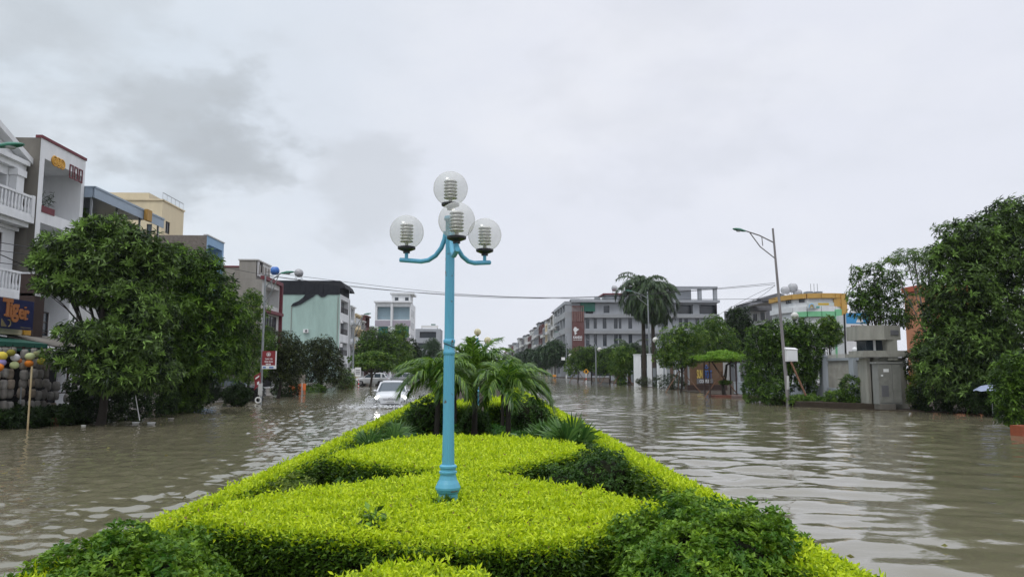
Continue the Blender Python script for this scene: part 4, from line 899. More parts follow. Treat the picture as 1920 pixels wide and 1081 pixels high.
def tank(name, label, c, r, L, m, ax=(0, 1)):
    g = Geo(); a = np.array([ax[0], ax[1], 0.0]); c = np.array(c, float); tt = thing(name, label, 'water tank', c, 'rooftop water tanks')
    k = np.linspace(-1, 1, 9); g.tube([c + a * L / 2 * s + [0, 0, r + 0.45] for s in k], [r * 0.35, r * 0.85, r, r * 1.02, r, r * 1.02, r, r * 0.85, r * 0.35], 16); part('drum', g, m, tt)
    q = Geo()
    for s in (-0.3, 0.3):
        for d in (-1, 1): q.bar(c + a * L * s + np.cross(a, (0, 0, 1)) * r * 0.8 * d, c + a * L * s + np.cross(a, (0, 0, 1)) * r * 0.5 * d + [0, 0, r * 0.4 + 0.4], 0.06)
        q.bar(c + a * L * s - np.cross(a, (0, 0, 1)) * r * 0.8, c + a * L * s + np.cross(a, (0, 0, 1)) * r * 0.8, 0.06)
    q.bar(c - a * L * 0.3, c + a * L * 0.3, 0.06)
    part('stand', q, M_METAL, tt)
tank('water_tank', 'blue plastic water tank on the roof left of the mint house', P(515, 520, 131), 0.72, 1.5, M_BLUEPL, (1, 0))
tank('water_tank', 'white and blue water tank on the roof above the mint flank', P(560, 524, 131), 0.72, 1.5, M_TANK)
# outdoor air conditioner units and drain pipes fixed to the walls
def wall_bits(t, f, acs, pipes, m=None):
    for (u, z) in acs:
        q = Geo(); f.slab(q, u, u + 0.85, z, z + 0.6, 0.06, 0.42, 0); q.lathe([(0.22, 0.0), (0.22, 0.02), (0.06, 0.025)], (0, 0, 0), 14, 1) if False else None
        c = f.p(u + 0.34, z + 0.3, 0.425)
        n3 = v3(f.N, 0); a = v3(f.U, 0); k = np.linspace(0, 6.2832, 15)
        q.add([c + a * math.cos(x) * 0.23 + np.array([0, 0, math.sin(x) * 0.23]) for x in k[:-1]], [list(range(14))], 1); part('air_conditioner', q, [M_SIGNW, M_GREYD], t)
    for (u, z0, z1) in pipes: q = Geo(); q.tube([f.p(u, z0, 0.07), f.p(u, z1, 0.07)], 0.055, 7); part('drain_pipe', q, m or M_WHITED, t)
wall_bits(t, f, ((0.3, 6.0), (0.25, 10.1)), ((W - 0.3, 0.1, H - 0.2),)); wall_bits(t, nr, ((1.0, 4.2), (5.2, 8.4)), ((0.35, 0.1, H - 0.4), (8.2, 0.1, H - 2.0)), M_CONCL)
# --- narrow fronts beyond
def narrow(px0, px1, pyt, X, label, mw, floors, mside=None, bal=True, nm='tube_house', shade=None):
    y0 = yx(px0, X); y1 = yx(px1, X); W = y1 - y0; f = Face((X, y0), U_, N_); t = thing(nm, label, 'house', (X, y0 + W / 2, 0)); H = zy(pyt, px0, y0); fl = H / floors
    ops = [(0.7, W - 0.7, k * fl + 0.9, k * fl + fl - 0.45, 0.7) for k in range(floors)]
    g, nr, fr = shell(t, f, W, 10, -0.3, H, ops, None)
    for k in range(floors): f.loggia(g, 0.7, W - 0.7, k * fl + 0.9, k * fl + fl - 0.45, 0.7, 2); f.slab(g, -0.05, W + 0.05, (k + 1) * fl - 0.25, (k + 1) * fl, 0, 0.3, 0)
    part('wall', g, [mw, mside or mw, M_DARK], t)
    for k in range(1, floors):
        q = Geo(); f.slab(q, 0.2, W - 0.2, k * fl, k * fl + 0.15, 0.02, 1.2); part('balcony_slab', q, mw, t)
        if bal: f.balustrade(t, 0.3, W - 0.3, k * fl + 0.15, 1.0, 0.02, 1.1, mw, 0.4)
        else: f.railing(t, 0.3, W - 0.3, k * fl + 0.15, 1.0, 1.1, M_METAL, 0.3)
        f.window(t, 1.0, W - 1.0, k * fl + 0.95, k * fl + fl - 0.5, 0.6, (2, 1))
    return t, f, W, H
narrow(656.5, 665, 572, XL, 'narrow white house with balustraded balconies next to the mint house', M_WHITE, 4)
narrow(665.5, 677, 587, XL, 'narrow yellow cream house with open balconies', M_CREAM, 4, bal=False)
narrow(677.5, 684, 600, XL, 'low narrow white house beside the yellow cream house', M_WHITED, 3, bal=False)
narrow(684.5, 693, 590, XL, 'narrow dark brown house with rusty roof sheets', M_BRICK, 4, bal=False)
narrow(693.5, 705, 612, XL, 'low grey house with a pale green awning panel', M_CONCL, 3, bal=False)
# --- corner block in lavender and white, and the grey block behind
Y0 = 190.0; xa = P(703, 600, Y0)[0]; xb = P(770, 600, Y0)[0]; W = xb - xa; f = Face((xa, Y0), (1, 0), (0, -1)); t = thing('corner_block', 'tall white and lavender corner block with green glass and roof room', 'apartment block', ((xa + xb) / 2, Y0, 0))
H = zy(567, 735, Y0); fl = 3.75; ops = []; u1 = W * 0.47
rows = [(H - 4.3 - 0 * fl, H - 1.0)] + [(H - 4.3 - k * 4.35, H - 4.3 - k * 4.35 + 2.6) for k in (1, 2, 3)]
for k, (za, zb) in enumerate(rows):
    ops += [(0.5, u1 - 0.35, za, zb, 1.5), (u1 + 0.3, W - 0.3, za, zb, 1.5)] if k == 0 else [(0.9, u1 - 0.9, za, zb, 0.15), (u1 + 0.9, W - 0.4, za - 0.2, zb + 0.1, 0.15)]
g, nr, fr = shell(t, f, W, 13, -0.3, H, ops, None)
for o in ops[:2]: f.loggia(g, o[0], o[1], o[2], o[3], 1.5, 2)
for za, zb in rows: f.slab(g, 0.02, u1 - 0.1, za - 1.6, za - 0.25, 0.003, 0.12, 3); f.slab(g, u1 + 0.1, W - 0.02, za - 1.6, za - 0.25, 0.003, 0.12, 3)
f.slab(g, u1 - 0.3, u1 + 0.2, 0, H + 0.3, 0.0, 0.4, 0); f.slab(g, -0.3, W + 0.3, H, H + 0.35, -1, 0.6, 0); 
er = Face((xb, Y0), (0, 1), (1, 0))
for k in range(6):
    for u in (2.0, 5.0, 8.0): er.slab(g, u, u + 1.1, H - 3.4 - k * 3.2, H - 1.6 - k * 3.2, 0.003, 0.06, 4)
part('wall', g, [M_WHITE, M_WHITE, M_BLUEL, M_LAV, M_GLASS], t)
for o in ops[2:]: f.window(t, o[0], o[1], o[2], o[3], 0.15, (2 if o[0] < 1 else 1, 0), gm=M_GLASSG)
f.railing(t, 0.5, W - 0.3, rows[0][0], 0.9, -0.1, M_METAL, 0.5)
q = Geo(); xp0 = P(734, 550, Y0)[0]; xp1 = P(769, 550, Y0)[0]; zt = zy(551, 750, Y0); q.box((xp0, Y0 + 0.6, H + 0.35), (xp1, Y0 + 8, zt)); q.box((xp0 - 0.4, Y0 + 0.1, zt), (xp1 + 0.9, Y0 + 8.4, zt + 0.4))
for u in (0.8, 3.4): q.box((xp0 + u, Y0 + 0.55, zt - 1.6), (xp0 + u + 0.9, Y0 + 0.62, zt - 0.8), 1)
part('roof_room', q, [M_WHITE, M_GLASS], t)
Y0 = 265.0; xa = P(779, 600, Y0)[0]; xb = P(826, 600, Y0)[0]; W = xb - xa; f = Face((xa, Y0), (1, 0), (0, -1)); t = thing('grey_block', 'distant pale grey block with a roof sign frame', 'apartment block', ((xa + xb) / 2, Y0, 0)); H = zy(616, 800, Y0)
g, nr, fr = shell(t, f, W, 14, -0.3, H, [(1.5, W - 1.5, H - 3.2, H - 1.0, 1.4), (1.0, W - 1, H - 7, H - 5, 0.2)], None); f.loggia(g, 1.5, W - 1.5, H - 3.2, H - 1.0, 1.4, 2); f.loggia(g, 1.0, W - 1, H - 7, H - 5, 0.2, 2)
part('wall', g, [M_GREY, M_GREY, M_GLASS], t)
q = Geo(); f.slab(q, 2.0, W - 0.8, H + 0.3, H + 1.2, -0.3, -0.1, 0); f.slab(q, W * 0.62, W * 0.62 + 1.6, H + 1.3, H + 1.7, -0.3, -0.1, 1); f.slab(q, 2.2, 2.4, H, H + 0.3, -0.3, -0.2, 1); f.slab(q, W - 1.2, W - 1, H, H + 0.3, -0.3, -0.2, 1); part('roof_sign', q, [M_SIGNW, M_GREENP], t)

# ------------------------------------------------------------------ restaurant front with hanging lanterns
Xr = -19.6; t = thing('restaurant', 'low dark restaurant front with a green awning behind the hanging lanterns', 'restaurant', (Xr, 31, 0.0))
g = Geo(); g.box((Xr - 4.6, 26, 0), (Xr - 1.2, 36.5, 3.15)); part('wall', g, M_DARK, t)
g = Geo(); ya, yb = 26.0, yx(88, Xr + 0.9)
for (n0, z0, n1, z1) in ((-1.2, 3.65, 1.0, 3.28),):
    g.add([(Xr + n0, ya, z0), (Xr + n0, yb, z0), (Xr + n1, yb, z1), (Xr + n1, ya, z1), (Xr + n1, yb, z1 - 0.34), (Xr + n1, ya, z1 - 0.34), (Xr + n1 - 0.04, yb, z1 - 0.34), (Xr + n1 - 0.04, ya, z1 - 0.34)], [[0, 1, 2, 3], [3, 2, 4, 5], [5, 4, 6, 7], [1, 0, 7, 6]])
part('awning', g, M_GREENP, t)
g = Geo(); g.box((Xr - 1.0, ya, 3.66), (Xr - 0.2, yx(60, Xr), 4.02)); g.box((Xr - 0.19, yx(52, Xr), 3.68), (Xr - 0.1, yx(64, Xr), 4.0), 1); part('parapet', g, [M_CREAM, M_GOLD], t)
g = Geo(); yq0 = yx(63, Xr - 0.6); yq1 = yx(82, Xr - 0.6); g.box((Xr - 1.3, yq0, 3.6), (Xr - 0.62, yq1, 6.5)); g.box((Xr - 1.32, yq0, 5.5), (Xr - 0.6, yq1, 5.62), 1); part('panel_tower', g, [M_BROWN, M_WHITED], t)
g = Geo(); g.add([(Xr - 1.0, yb, 3.75), (Xr - 1.0, yb + 4.8, 3.75), (Xr + 1.3, yb + 4.8, 3.2), (Xr + 1.3, yb, 3.2), (Xr - 1.0, yb, 3.70), (Xr - 1.0, yb + 4.8, 3.70), (Xr + 1.3, yb + 4.8, 3.14), (Xr + 1.3, yb, 3.14)], [[0, 1, 2, 3], [7, 6, 5, 4], [3, 2, 6, 7], [0, 3, 7, 4]]); part('sheet_roof', g, M_CONC, t)
# the beer sign board
ys0 = 27.6; ys1 = yx(62, Xr + 0.3); zs1 = zy(566, 62, ys1); zs0 = zy(619, 62, ys1)
t = thing('sign_board', 'dark blue sign board with orange lettering above the green awning', 'sign', (Xr + 0.2, ys1, zs0))
f = Face((Xr + 0.3, ys0), U_, N_); W = ys1 - ys0
g = Geo(); f.slab(g, 0, W, zs0, zs1, -0.25, 0.0); part('board', g, mat('sign_blue', (0.008, 0.014, 0.085), 0.4, 0.5), t)
g = Geo(); yt = yx(3, Xr + 0.3); hh = (zs1 - zs0)
M_ORL = mat('orange_lettering', (0.50, 0.19, 0.07), 0.5, 0.3)
uv = dict(u=(0, 1, 0), v=(0, 0, 1))
x0 = yt
for ch, sz, dx, dz in (('T', 0.98, 0.0, 0.40), ('i', 0.80, 0.43, 0.40), ('g', 0.98, 0.60, 0.44), ('e', 0.80, 1.05, 0.37), ('r', 0.80, 1.43, 0.35)):
    g.text(ch, sz * hh / 1.18, (Xr + 0.32, x0 + dx * 0.97, zs0 + dz * hh), depth=0.02, bold=0.03, m=0, **uv)
for (a, b, c, d) in ((0.11, 0.40, 0.37, 0.46), (0.0, 0.93, 0.08, 1.0), (0.48, 0.40, 0.66, 0.455), (0.46, 0.80, 0.56, 0.85), (1.43, 0.35, 1.66, 0.405), (1.41, 0.74, 1.52, 0.79)):
    f.slab(g, x0 - ys0 + a, x0 - ys0 + c, zs0 + b * hh, zs0 + d * hh, 0.005, 0.045)
g.plate([(Xr + 0.33, x0 + 0.62, zs0 + 1.0 * hh), (Xr + 0.33, x0 + 0.72, zs0 + 1.0 * hh), (Xr + 0.33, x0 + 0.88, zs0 + 1.16 * hh), (Xr + 0.33, x0 + 0.80, zs0 + 1.18 * hh)], (0.03, 0, 0)) if False else None
part('lettering', g, M_ORL, t)
g = Geo()
for k in range(5): f.slab(g, x0 - ys0 - 0.02 + k * 0.07, x0 - ys0 + 0.015 + k * 0.07, zs0 + 0.05 * hh, zs0 + (0.30 - 0.05 * k) * hh, 0.004, 0.02)
g.tube([(Xr + 0.32, x0 + 0.42 + 0.13 * math.cos(a), zs0 + (0.17 + 0.11 * math.sin(a)) * hh) for a in np.linspace(-1.6, 1.9, 9)], 0.025, 5)
f.slab(g, W - 0.85, W - 0.12, zs0 + 0.06 * hh, zs0 + 0.075 * hh, 0.004, 0.012)
part('emblem', g, mat('dull_gold_print', (0.34, 0.28, 0.14), 0.5, 0.3), t)
# scaffold that carries the lanterns
Xs = -18.0
g = Geo()
for y in (26.4, 27.9, 30.3, 32.1, 33.6): g.bar((Xs - 0.12, y, -0.3), (Xs - 0.12, y, 3.1), 0.06)
for z in (3.05, 2.45, 1.2): g.bar((Xs - 0.12, 26.2, z), (Xs - 0.12, 33.8, z), 0.05)
single('lantern_frame', g, M_BROWN, 'dark pipe frame carrying rows of hanging lanterns', 'frame', (Xs - 0.12, 30, 0))
M_LANT = [mat('grey_lantern_cloth_%d' % i, c, 0.9, 0.1, 0.35, 9, bump=0.4, bscale=30) for i, c in enumerate(((0.30, 0.285, 0.265), (0.22, 0.205, 0.185), (0.31, 0.26, 0.21)))]
for k, m_ in enumerate(M_LANT): m_.name = ('grey_lantern_cloth', 'dark_lantern_cloth', 'tan_lantern_cloth')[k]
def lantern(name, label, c, rx, rz, m, group, ry=0.0):
    t = thing(name, label, 'lantern', c, group); g = Geo(); c = np.array(c, float)
    prof = [(rx * 0.55, -rz), (rx * 0.85, -rz * 0.85), (rx, -rz * 0.45), (rx * 1.03, 0), (rx, rz * 0.45), (rx * 0.85, rz * 0.85), (rx * 0.55, rz)]
    if rz < rx * 1.1: prof = [(rx * math.cos(a), rz * math.sin(a)) for a in np.linspace(-1.3, 1.3, 9)]
    g.lathe(prof, c, 14, 0); part('shade', g, m, t)
    g = Geo(); g.tube([c + [0, 0, rz * 0.98], c + [0, 0, rz + 0.1]], 0.012, 4); part('hook', g, M_DARK, t); return t
LG = {0: 'grey oval cloth lantern hanging in rows before the dark restaurant', 1: 'dark grey oval cloth lantern hanging in rows before the dark restaurant', 2: 'tan oval cloth lantern hanging in rows before the dark restaurant'}
protos = {k: None for k in LG}
cols_px = (3, 16, 29, 51, 69, 80, 90, 101, 112, 133, 146)
rows_py = (662, 681, 700, 719, 738, 757)
for ci, px in enumerate(cols_px):
    for ri, py in enumerate(rows_py):
        if (px in (133, 146) and ri < 3) or (px in (101, 112) and ri == 2) or (px in (29, 16) and ri == 1): continue
        if px in (133, 146) and ri == 5: py = 763
        y = yx(px + random.uniform(-1.5, 1.5), Xs); c = np.array([Xs + random.uniform(-0.05, 0.05), y, zy(py + random.uniform(-2, 4) + (4 if px > 95 else 0), px, y)])
        kk = random.choice((0, 0, 0, 1, 1, 2))
        if protos[kk] is None: protos[kk] = lantern('cloth_lantern', LG[kk], c, 0.135, 0.185, M_LANT[kk], 'grey oval lanterns' if kk == 0 else ('dark oval lanterns' if kk == 1 else 'tan oval lanterns')); o = protos[kk]
        else: o = copy_tree(protos[kk]); o.location = c
        o.rotation_euler = (random.uniform(-0.12, 0.12), random.uniform(-0.08, 0.08), random.uniform(0, 3)); s = random.uniform(0.9, 1.08); o.scale = (s, s, s)
CLAN = ((8, 667, 'bright yellow round lantern at the far left edge', (0.62, 0.50, 0.07), 9), (25, 661, 'olive yellow round lantern half hidden behind the top row', (0.22, 0.20, 0.03), 7), (34, 670, 'white round lantern above a pale yellow one', (0.62, 0.60, 0.62), 7.5),
        (61, 668, 'pale lime round lantern above the orange lantern', (0.50, 0.55, 0.28), 8), (33, 684, 'pale yellow round lantern below the white one', (0.52, 0.55, 0.28), 7.5), (60, 681, 'orange round lantern at the head of the rusty white pole', (0.70, 0.22, 0.03), 7),
        (4, 688, 'orange round lantern at the left edge of the photo', (0.68, 0.27, 0.06), 8), (8, 679, 'lavender round lantern between the yellow and the orange ones', (0.30, 0.25, 0.48), 8), (83, 677, 'mustard yellow round lantern right of the rusty white pole', (0.50, 0.42, 0.06), 7),
        (108, 668, 'greyish white round lantern near the leaves', (0.50, 0.50, 0.54), 8), (133, 665, 'purple round lantern beside the tree leaves', (0.26, 0.17, 0.46), 7), (73, 663, 'khaki round lantern in the top row', (0.27, 0.27, 0.13), 6), (41, 676, 'small orange round lantern behind the white one', (0.5, 0.16, 0.05), 5))
for i, (px, py, lab, col, r) in enumerate(CLAN):
    y = yx(px, Xs + 0.35); c = np.array([Xs + 0.35, y, zy(py, px, y)]); rr = r * y / F * 1.05
    lantern('paper_lantern', lab, c, rr, rr * 0.86, mat(lab.split()[0] + '_' + 'paper_%s' % lab.split()[2], col, 0.7, 0.2, 0.12, 6), 'coloured round lanterns')
g = Geo(); b = P(52, 800, 28.3); tp = P(60, 686, 28.3); g.tube([b - [0, 0, 0.4], (b + tp) / 2, tp], 0.033, 8)
single('rusty_pole', g, mat('chipped_cream_paint', (0.50, 0.44, 0.27), 0.7, 0.2, 0.8, 3.5, streak=True, col2=(0.25, 0.13, 0.06)), 'thin cream pole with rust patches standing in the water before the lanterns', 'pole', b)
g = Geo(); b = P(36, 785, 30.0); g.tube([b - [0, 0, 0.3], P(40, 725, 30.0)], 0.03, 6); single('grey_pole', g, M_METAL, 'thin grey pole between the grey lanterns left of the rusty pole', 'pole', b)
# ------------------------------------------------------------------ right side buildings
# grey hotel-like block with the red brown sign wall
Y0 = 200.0; xc = P(1072, 600, Y0)[0]; xe = P(1345, 600, Y0)[0]; W = xe - xc; f = Face((xc, Y0), (1, 0), (0, -1))
t = thing('grey_building', 'long grey building with a red brown sign wall at its corner', 'building', ((xc + xe) / 2, Y0, 0))
z1, z2, z3, z4 = zy(655, 1150, Y0), zy(622, 1150, Y0), zy(592, 1150, Y0), zy(567, 1150, Y0)
ops = []; wins = []
up0 = P(1095, 600, Y0)[0] - xc
for k, (za, zb) in enumerate(((z1 + 0.9, z2 - 0.6), (z2 + 0.9, z3 - 0.6))):
    for px, wpx in ((1098, 7), (1113, 6), (1130, 7), (1151, 7), (1160, 5), (1178, 7), (1210, 7), (1240, 7), (1273, 6), (1283, 7), (1304, 7), (1331, 7)):
        a = P(px, 600, Y0)[0] - xc; b = P(px + wpx, 600, Y0)[0] - xc; ops.append((a, b, za, zb, 0.2)); wins.append(ops[-1])
log = []
for a, b in ((1098, 1112), (1170, 1186), (1268, 1300), (1312, 1345)): log.append((P(a, 600, Y0)[0] - xc, min(W, P(b, 600, Y0)[0] - xc), z3 + 0.6, z4 - 0.5, 2.2))
ops += log; wt_ = (P(1132, 600, Y0)[0] - xc, P(1143, 600, Y0)[0] - xc, z3 + 0.8, z4 - 0.9, 0.2); ops.append(wt_)
ops += [(up0 + 2 + k * 7, up0 + 7 + k * 7, 0.5, z1 - 1.4, 0.5) for k in range(5)]
g, nr, fr = shell(t, f, W, 31, -0.3, z4, ops, None)
for o in log: f.loggia(g, *o, 2)
for k in range(5): f.loggia(g, up0 + 2 + k * 7, up0 + 7 + k * 7, 0.5, z1 - 1.4, 0.5, 2)
for z in (z1, z2, z3): f.slab(g, up0, W + 0.3, z - 0.5, z + 0.45, 0.003, 0.8, 3)
f.slab(g, -0.2, W + 0.5, z4, z4 + 0.7, -8, 1.2, 0)
part('wall', g, [M_GREY, M_GREY, M_GLASS, mat('pale_grey_band', (0.34, 0.35, 0.36), 0.8, 0.2, 0.2, 0.6)], t)
for o in wins + [wt_]: f.window(t, o[0], o[1], o[2], o[3], 0.2, (0, 1), gm=M_GLASS)
# street side with deep balconies
lf = Face((xc, Y0), (0, 1), (-1, 0)); q = Geo()
for za, zb in ((z1, z2), (z2, z3), (z3, z4)):
    lf.slab(q, 0, 31, za - 0.5, za + 1.1, 0.0, 1.9, 1)
    for u in (0.3, 7, 14, 21, 30.3): lf.slab(q, u - 0.3, u + 0.3, za + 1.1, zb - 0.5, 0.0, 1.8, 0)
    for u in (1, 8, 15, 22): lf.slab(q, u, u + 5.4, za + 1.1, zb - 0.9, 0.003, 0.1, 2)
lf.slab(q, -0.2, 31, z4 - 0.5, z4 + 0.3, 0.003, 1.9, 0); part('balcony_wing', q, [M_GREY, mat('pale_grey_band', (0, 0, 0)), M_GLASS], t)
q = Geo(); f.slab(q, -0.2, 2.2, z4 + 0.3, z4 + 0.9, -3, -0.1); part('corner_frame', q, M_GREY, t)
ub = P(1095, 600, Y0)[0] - xc
q = Geo(); f.slab(q, 0.05, ub, z1 - 1.2, z3 + 1.2, 0.003, 0.5, 0)
for k in range(6):
    u = 0.25 + k * (ub - 0.5) / 5; f.slab(q, u - 0.09, u + 0.09, z3 - 1.5, z3 + 2.6, 0.505, 0.7, 1); f.slab(q, u - 0.09, u + 0.09, z1 - 3.0, z1 - 0.2, 0.505, 0.7, 1)
f.slab(q, 0.05, ub, z3 + 2.4, z3 + 2.7, 0.003, 0.5, 0); part('sign_wall', q, [M_BRICK, mat('pale_brown_fin', (0.27, 0.17, 0.15), 0.7)], t)
s = Y0 / F
lt = Geo(); ox = P(1073.5, 636, Y0); lt.text('KANDO', 0.98, f.p(0.30, zy(634.5, 1080, Y0), 0.56), (1, 0, 0), (0, 0, 1), 0.06, 0, bold=0.03, fit=2.35)
for a, b in ((0.32, 0.9), (1.0, 1.45), (1.55, 2.0), (2.1, 2.6)): f.slab(lt, a * 1.0, b * 1.0, zy(637.5, 1080, Y0), zy(636.5, 1080, Y0), 0.51, 0.6)
part('lettering', lt, M_SIGNW, t)
lg = Geo()
def zz(px, py): return tuple(f.p((px - 1072) * s, zy(py, 1080, Y0), 0.52))
lg.plate([zz(*p) for p in ((1075.6, 614.5), (1077.6, 612.6), (1080.4, 613.6), (1081.2, 616.2), (1083.2, 615.8), (1085.4, 618.0), (1083.0, 618.6), (1080.6, 621.6), (1078.6, 622.6), (1079.4, 623.6), (1081.8, 624.2), (1079.2, 626.2), (1077.4, 628.4), (1076.8, 625.6), (1076.4, 622.2), (1074.2, 618.2))], (0, -0.12, 0))
part('emblem', lg, M_SIGNW, t)
q = Geo(); f.slab(q, 2.4, 6.3, z4 - 2.4, z4 + 0.4, 0.004, 0.3, 0); part('roof_shed', q, M_GREENP, t)
xp0 = P(1138, 560, Y0)[0] - xc; xp1 = P(1178, 560, Y0)[0] - xc; zt = zy(551, 1150, Y0)
q = Geo(); f.slab(q, xp0, xp1, z4 + 0.7, zt, -9, -2); f.slab(q, xp0 - 0.8, xp1 + 0.5, zt, zt + 0.35, -10, -1.2, 1); part('roof_room', q, [M_GREY, M_MAROON], t)
q = Geo(); a = P(1318, 560, Y0)[0] - xc
for u in (P(1310, 560, Y0)[0] - xc, W - 0.7): f.slab(q, u, u + 0.9, z4 + 0.7, z4 + 3.9, -1.2, 0)
f.slab(q, P(1260, 560, Y0)[0] - xc, W + 0.3, z4 + 3.9, z4 + 4.5, -1.4, 0.2); f.slab(q, P(1262, 560, Y0)[0] - xc, P(1300, 560, Y0)[0] - xc, z4 + 0.7, z4 + 3.9, -6, -2); part('roof_frame', q, M_GREY, t)
tank('water_tank', 'left steel tank on the roof room of the grey building', P(1152, 549, Y0 + 5), 0.85, 1.5, M_TANK, (1, 0)); tank('water_tank', 'right steel tank on the roof room of the grey building', P(1178, 549, Y0 + 5), 0.85, 1.5, M_TANK, (1, 0))
for i, px in enumerate((1120, 1134)):
    g = Geo(); c = P(px, 562, Y0 + 3); g.obox(c, (1.6, 0.9, 1.5)); g.lathe([(0.5, 0), (0.5, 0.05), (0.1, 0.06)], c + [0, 0, 0.75], 12, 1)
    single('cooling_unit', g, [M_METAL, M_GREYD], 'square grey cooling unit on the roof of the grey building, %s one' % ('left' if i == 0 else 'right'), 'cooling unit', c, 'cooling units on the grey building')
# receding row of town houses
tones = [M_GREY, M_CONCL, M_WHITED, M_GREYD, M_BRICK]
def rowx(Y): return 22.3 - (Y - 232) * 0.0142
def yrow(px):
    lo, hi = 200, 1500
    for _ in range(50):
        m = (lo + hi) / 2
        if m * (px - 905) / F > rowx(m): hi = m
        else: lo = m
    return lo
edges = [1051, 1044, 1037, 1032, 1027, 1022, 1017, 1010, 1002, 996, 989, 983, 977, 972, 967, 962, 958, 954, 951, 948, 945]
lab_row = ['pale grey end house of the far row, right behind the grey building', 'light house with a grey roof box in the far row', 'tan house with a flat top in the far row', 'pale house with a narrow lit front in the far row', 'cream house in the middle of the far row', 'grey narrow house in the far row',
           'brown topped house in the far row', 'tall pale grey house standing above its neighbours in the far row', 'white house with a stepped top in the far row', 'brown brick house with white floor bands in the far row', 'white trimmed house left of the brown brick one', 'dark house with white fins in the far row', 'pale house with dark windows farther along the row',
           'grey house far along the row', 'white house far along the row', 'brown house far along the row with a white band', 'grey brown house near the far end of the row', 'white house near the far end of the row', 'brown house next to the end of the row', 'last dark brown house at the far end of the row']
mw = [M_GREY, M_WHITED, M_CONCL, M_WHITED, M_CREAM, M_GREY, M_BRICK, M_GREY, M_WHITED, M_BRICK, M_WHITED, M_GREYD, M_WHITED, M_GREY, M_WHITED, M_BRICK, M_GREYD, M_WHITED, M_BRICK, M_BRICK]
hts = [18.6, 18.2, 19.5, 17.4, 17.8, 17.0, 18.6, 18.4, 18.0, 16.8, 17.4, 17.0, 16.6, 17.0, 16.4, 16.8, 16.4, 16.8, 16.6, 16.0]
for i in range(20):
    ya, yb = yrow(edges[i]), yrow(edges[i + 1]) - 0.15; x = rowx((ya + yb) / 2); W = yb - ya; H = hts[i]
    t = thing('row_house', lab_row[i], 'house', (x, (ya + yb) / 2, 0), 'row houses along the far right street'); f = Face((x, ya), (0, 1), (-1, 0)); fl = H / 5
    nb = max(1, int(W / 6)); ops = []
    for k in range(5):
        for b in range(nb): ops.append((W * (b + 0.18) / nb, W * (b + 0.82) / nb, k * fl + 0.9, k * fl + fl - 0.5, 0.5))
    g, nr, fr = shell(t, f, W, 11, -0.3, H, ops, None)
    for o in ops: f.loggia(g, *o[:4], 0.5, 2)
    nr.slab(g, 2.0, 3.2, H - 3, H - 1.6, 0.003, 0.05, 2)
    part('wall', g, [mw[i], tones[(i * 3) % 4] if i % 3 else mw[i], M_GLASS], t)
    q = Geo()
    for k in range(1, 5): f.slab(q, 0.1, W - 0.1, k * fl - 0.15, k * fl + 0.75 * (i % 2), 0.0, 0.9)
    part('balcony_slab', q, M_WHITED if i % 2 else M_GREY, t)
    q = Geo(); hb = (1.4, 2.4, 0.9, 1.8)[i % 4]; f.slab(q, W * 0.15, W * 0.8, H + 0.02, H + hb, -6, -0.6); f.slab(q, W * 0.1, W * 0.85, H + hb, H + hb + 0.2, -6.4, -0.2, 1); part('roof_box', q, [tones[(i + 1) % 4], M_GREYD], t)
# grey flat roofed house, school, shop and orange building on the right
def plain(name, label, cat, px0, px1, pyt, Y0, D, mw, wins, ms=None, z0=-0.3):
    xa = P(px0, 600, Y0)[0]; xb = P(px1, 600, Y0)[0]; W = xb - xa; f = Face((xa, Y0), (1, 0), (0, -1)); t = thing(name, label, cat, ((xa + xb) / 2, Y0, 0)); H = zy(pyt, (px0 + px1) / 2, Y0)
    ops = []
    for (a, b, c, d) in wins: ops.append((P(a, 600, Y0)[0] - xa, P(b, 600, Y0)[0] - xa, zy(d, a, Y0), zy(c, a, Y0), 0.2))
    g, nr, fr = shell(t, f, W, D, z0, H, ops, None); part('wall', g, [mw, ms or mw], t)
    for o in ops: f.window(t, *o[:4], 0.2, (1, 0))
    return t, f, W, H, xa
t, f, W, H, xa = plain('flat_roofed_house', 'grey flat roofed house with dark balcony bands behind the trees on the right', 'house', 1407, 1436, 573, 128.0, 14, M_WHITED, [(1412, 1420, 588, 602), (1426, 1434, 585, 600)], M_GREYD)
q = Geo(); f.slab(q, -0.4, W + 0.2, H - 0.9, H + 0.5, 0.003, 1.3, 0); part('balcony_band', q, M_GREYD, t); q = Geo(); f.slab(q, -0.4, W + 0.2, H - 5.2, H - 4.2, 0.003, 1.3, 0); part('balcony_band', q, M_GREYD, t)
t, f, W, H, xa = plain('gabled_house', 'dark grey house with a sloping roof right of the flat roofed house', 'house', 1430, 1472, 560, 132.0, 14, M_GREYD, [], M_GREYD)
q = Geo(); q.add([f.p(-0.3, H, 0.3), f.p(W * 0.75, H + 1.1, 0.3), f.p(W + 2.5, H - 0.4, 0.3), f.p(-0.3, H, -12), f.p(W * 0.75, H + 1.1, -12), f.p(W + 2.5, H - 0.4, -12), f.p(-0.3, H - 0.3, 0.3), f.p(W + 2.5, H - 0.7, 0.3)], [[0, 1, 4, 3], [1, 2, 5, 4], [0, 6, 7, 2, 1]]); part('roof', q, M_GREYD, t)
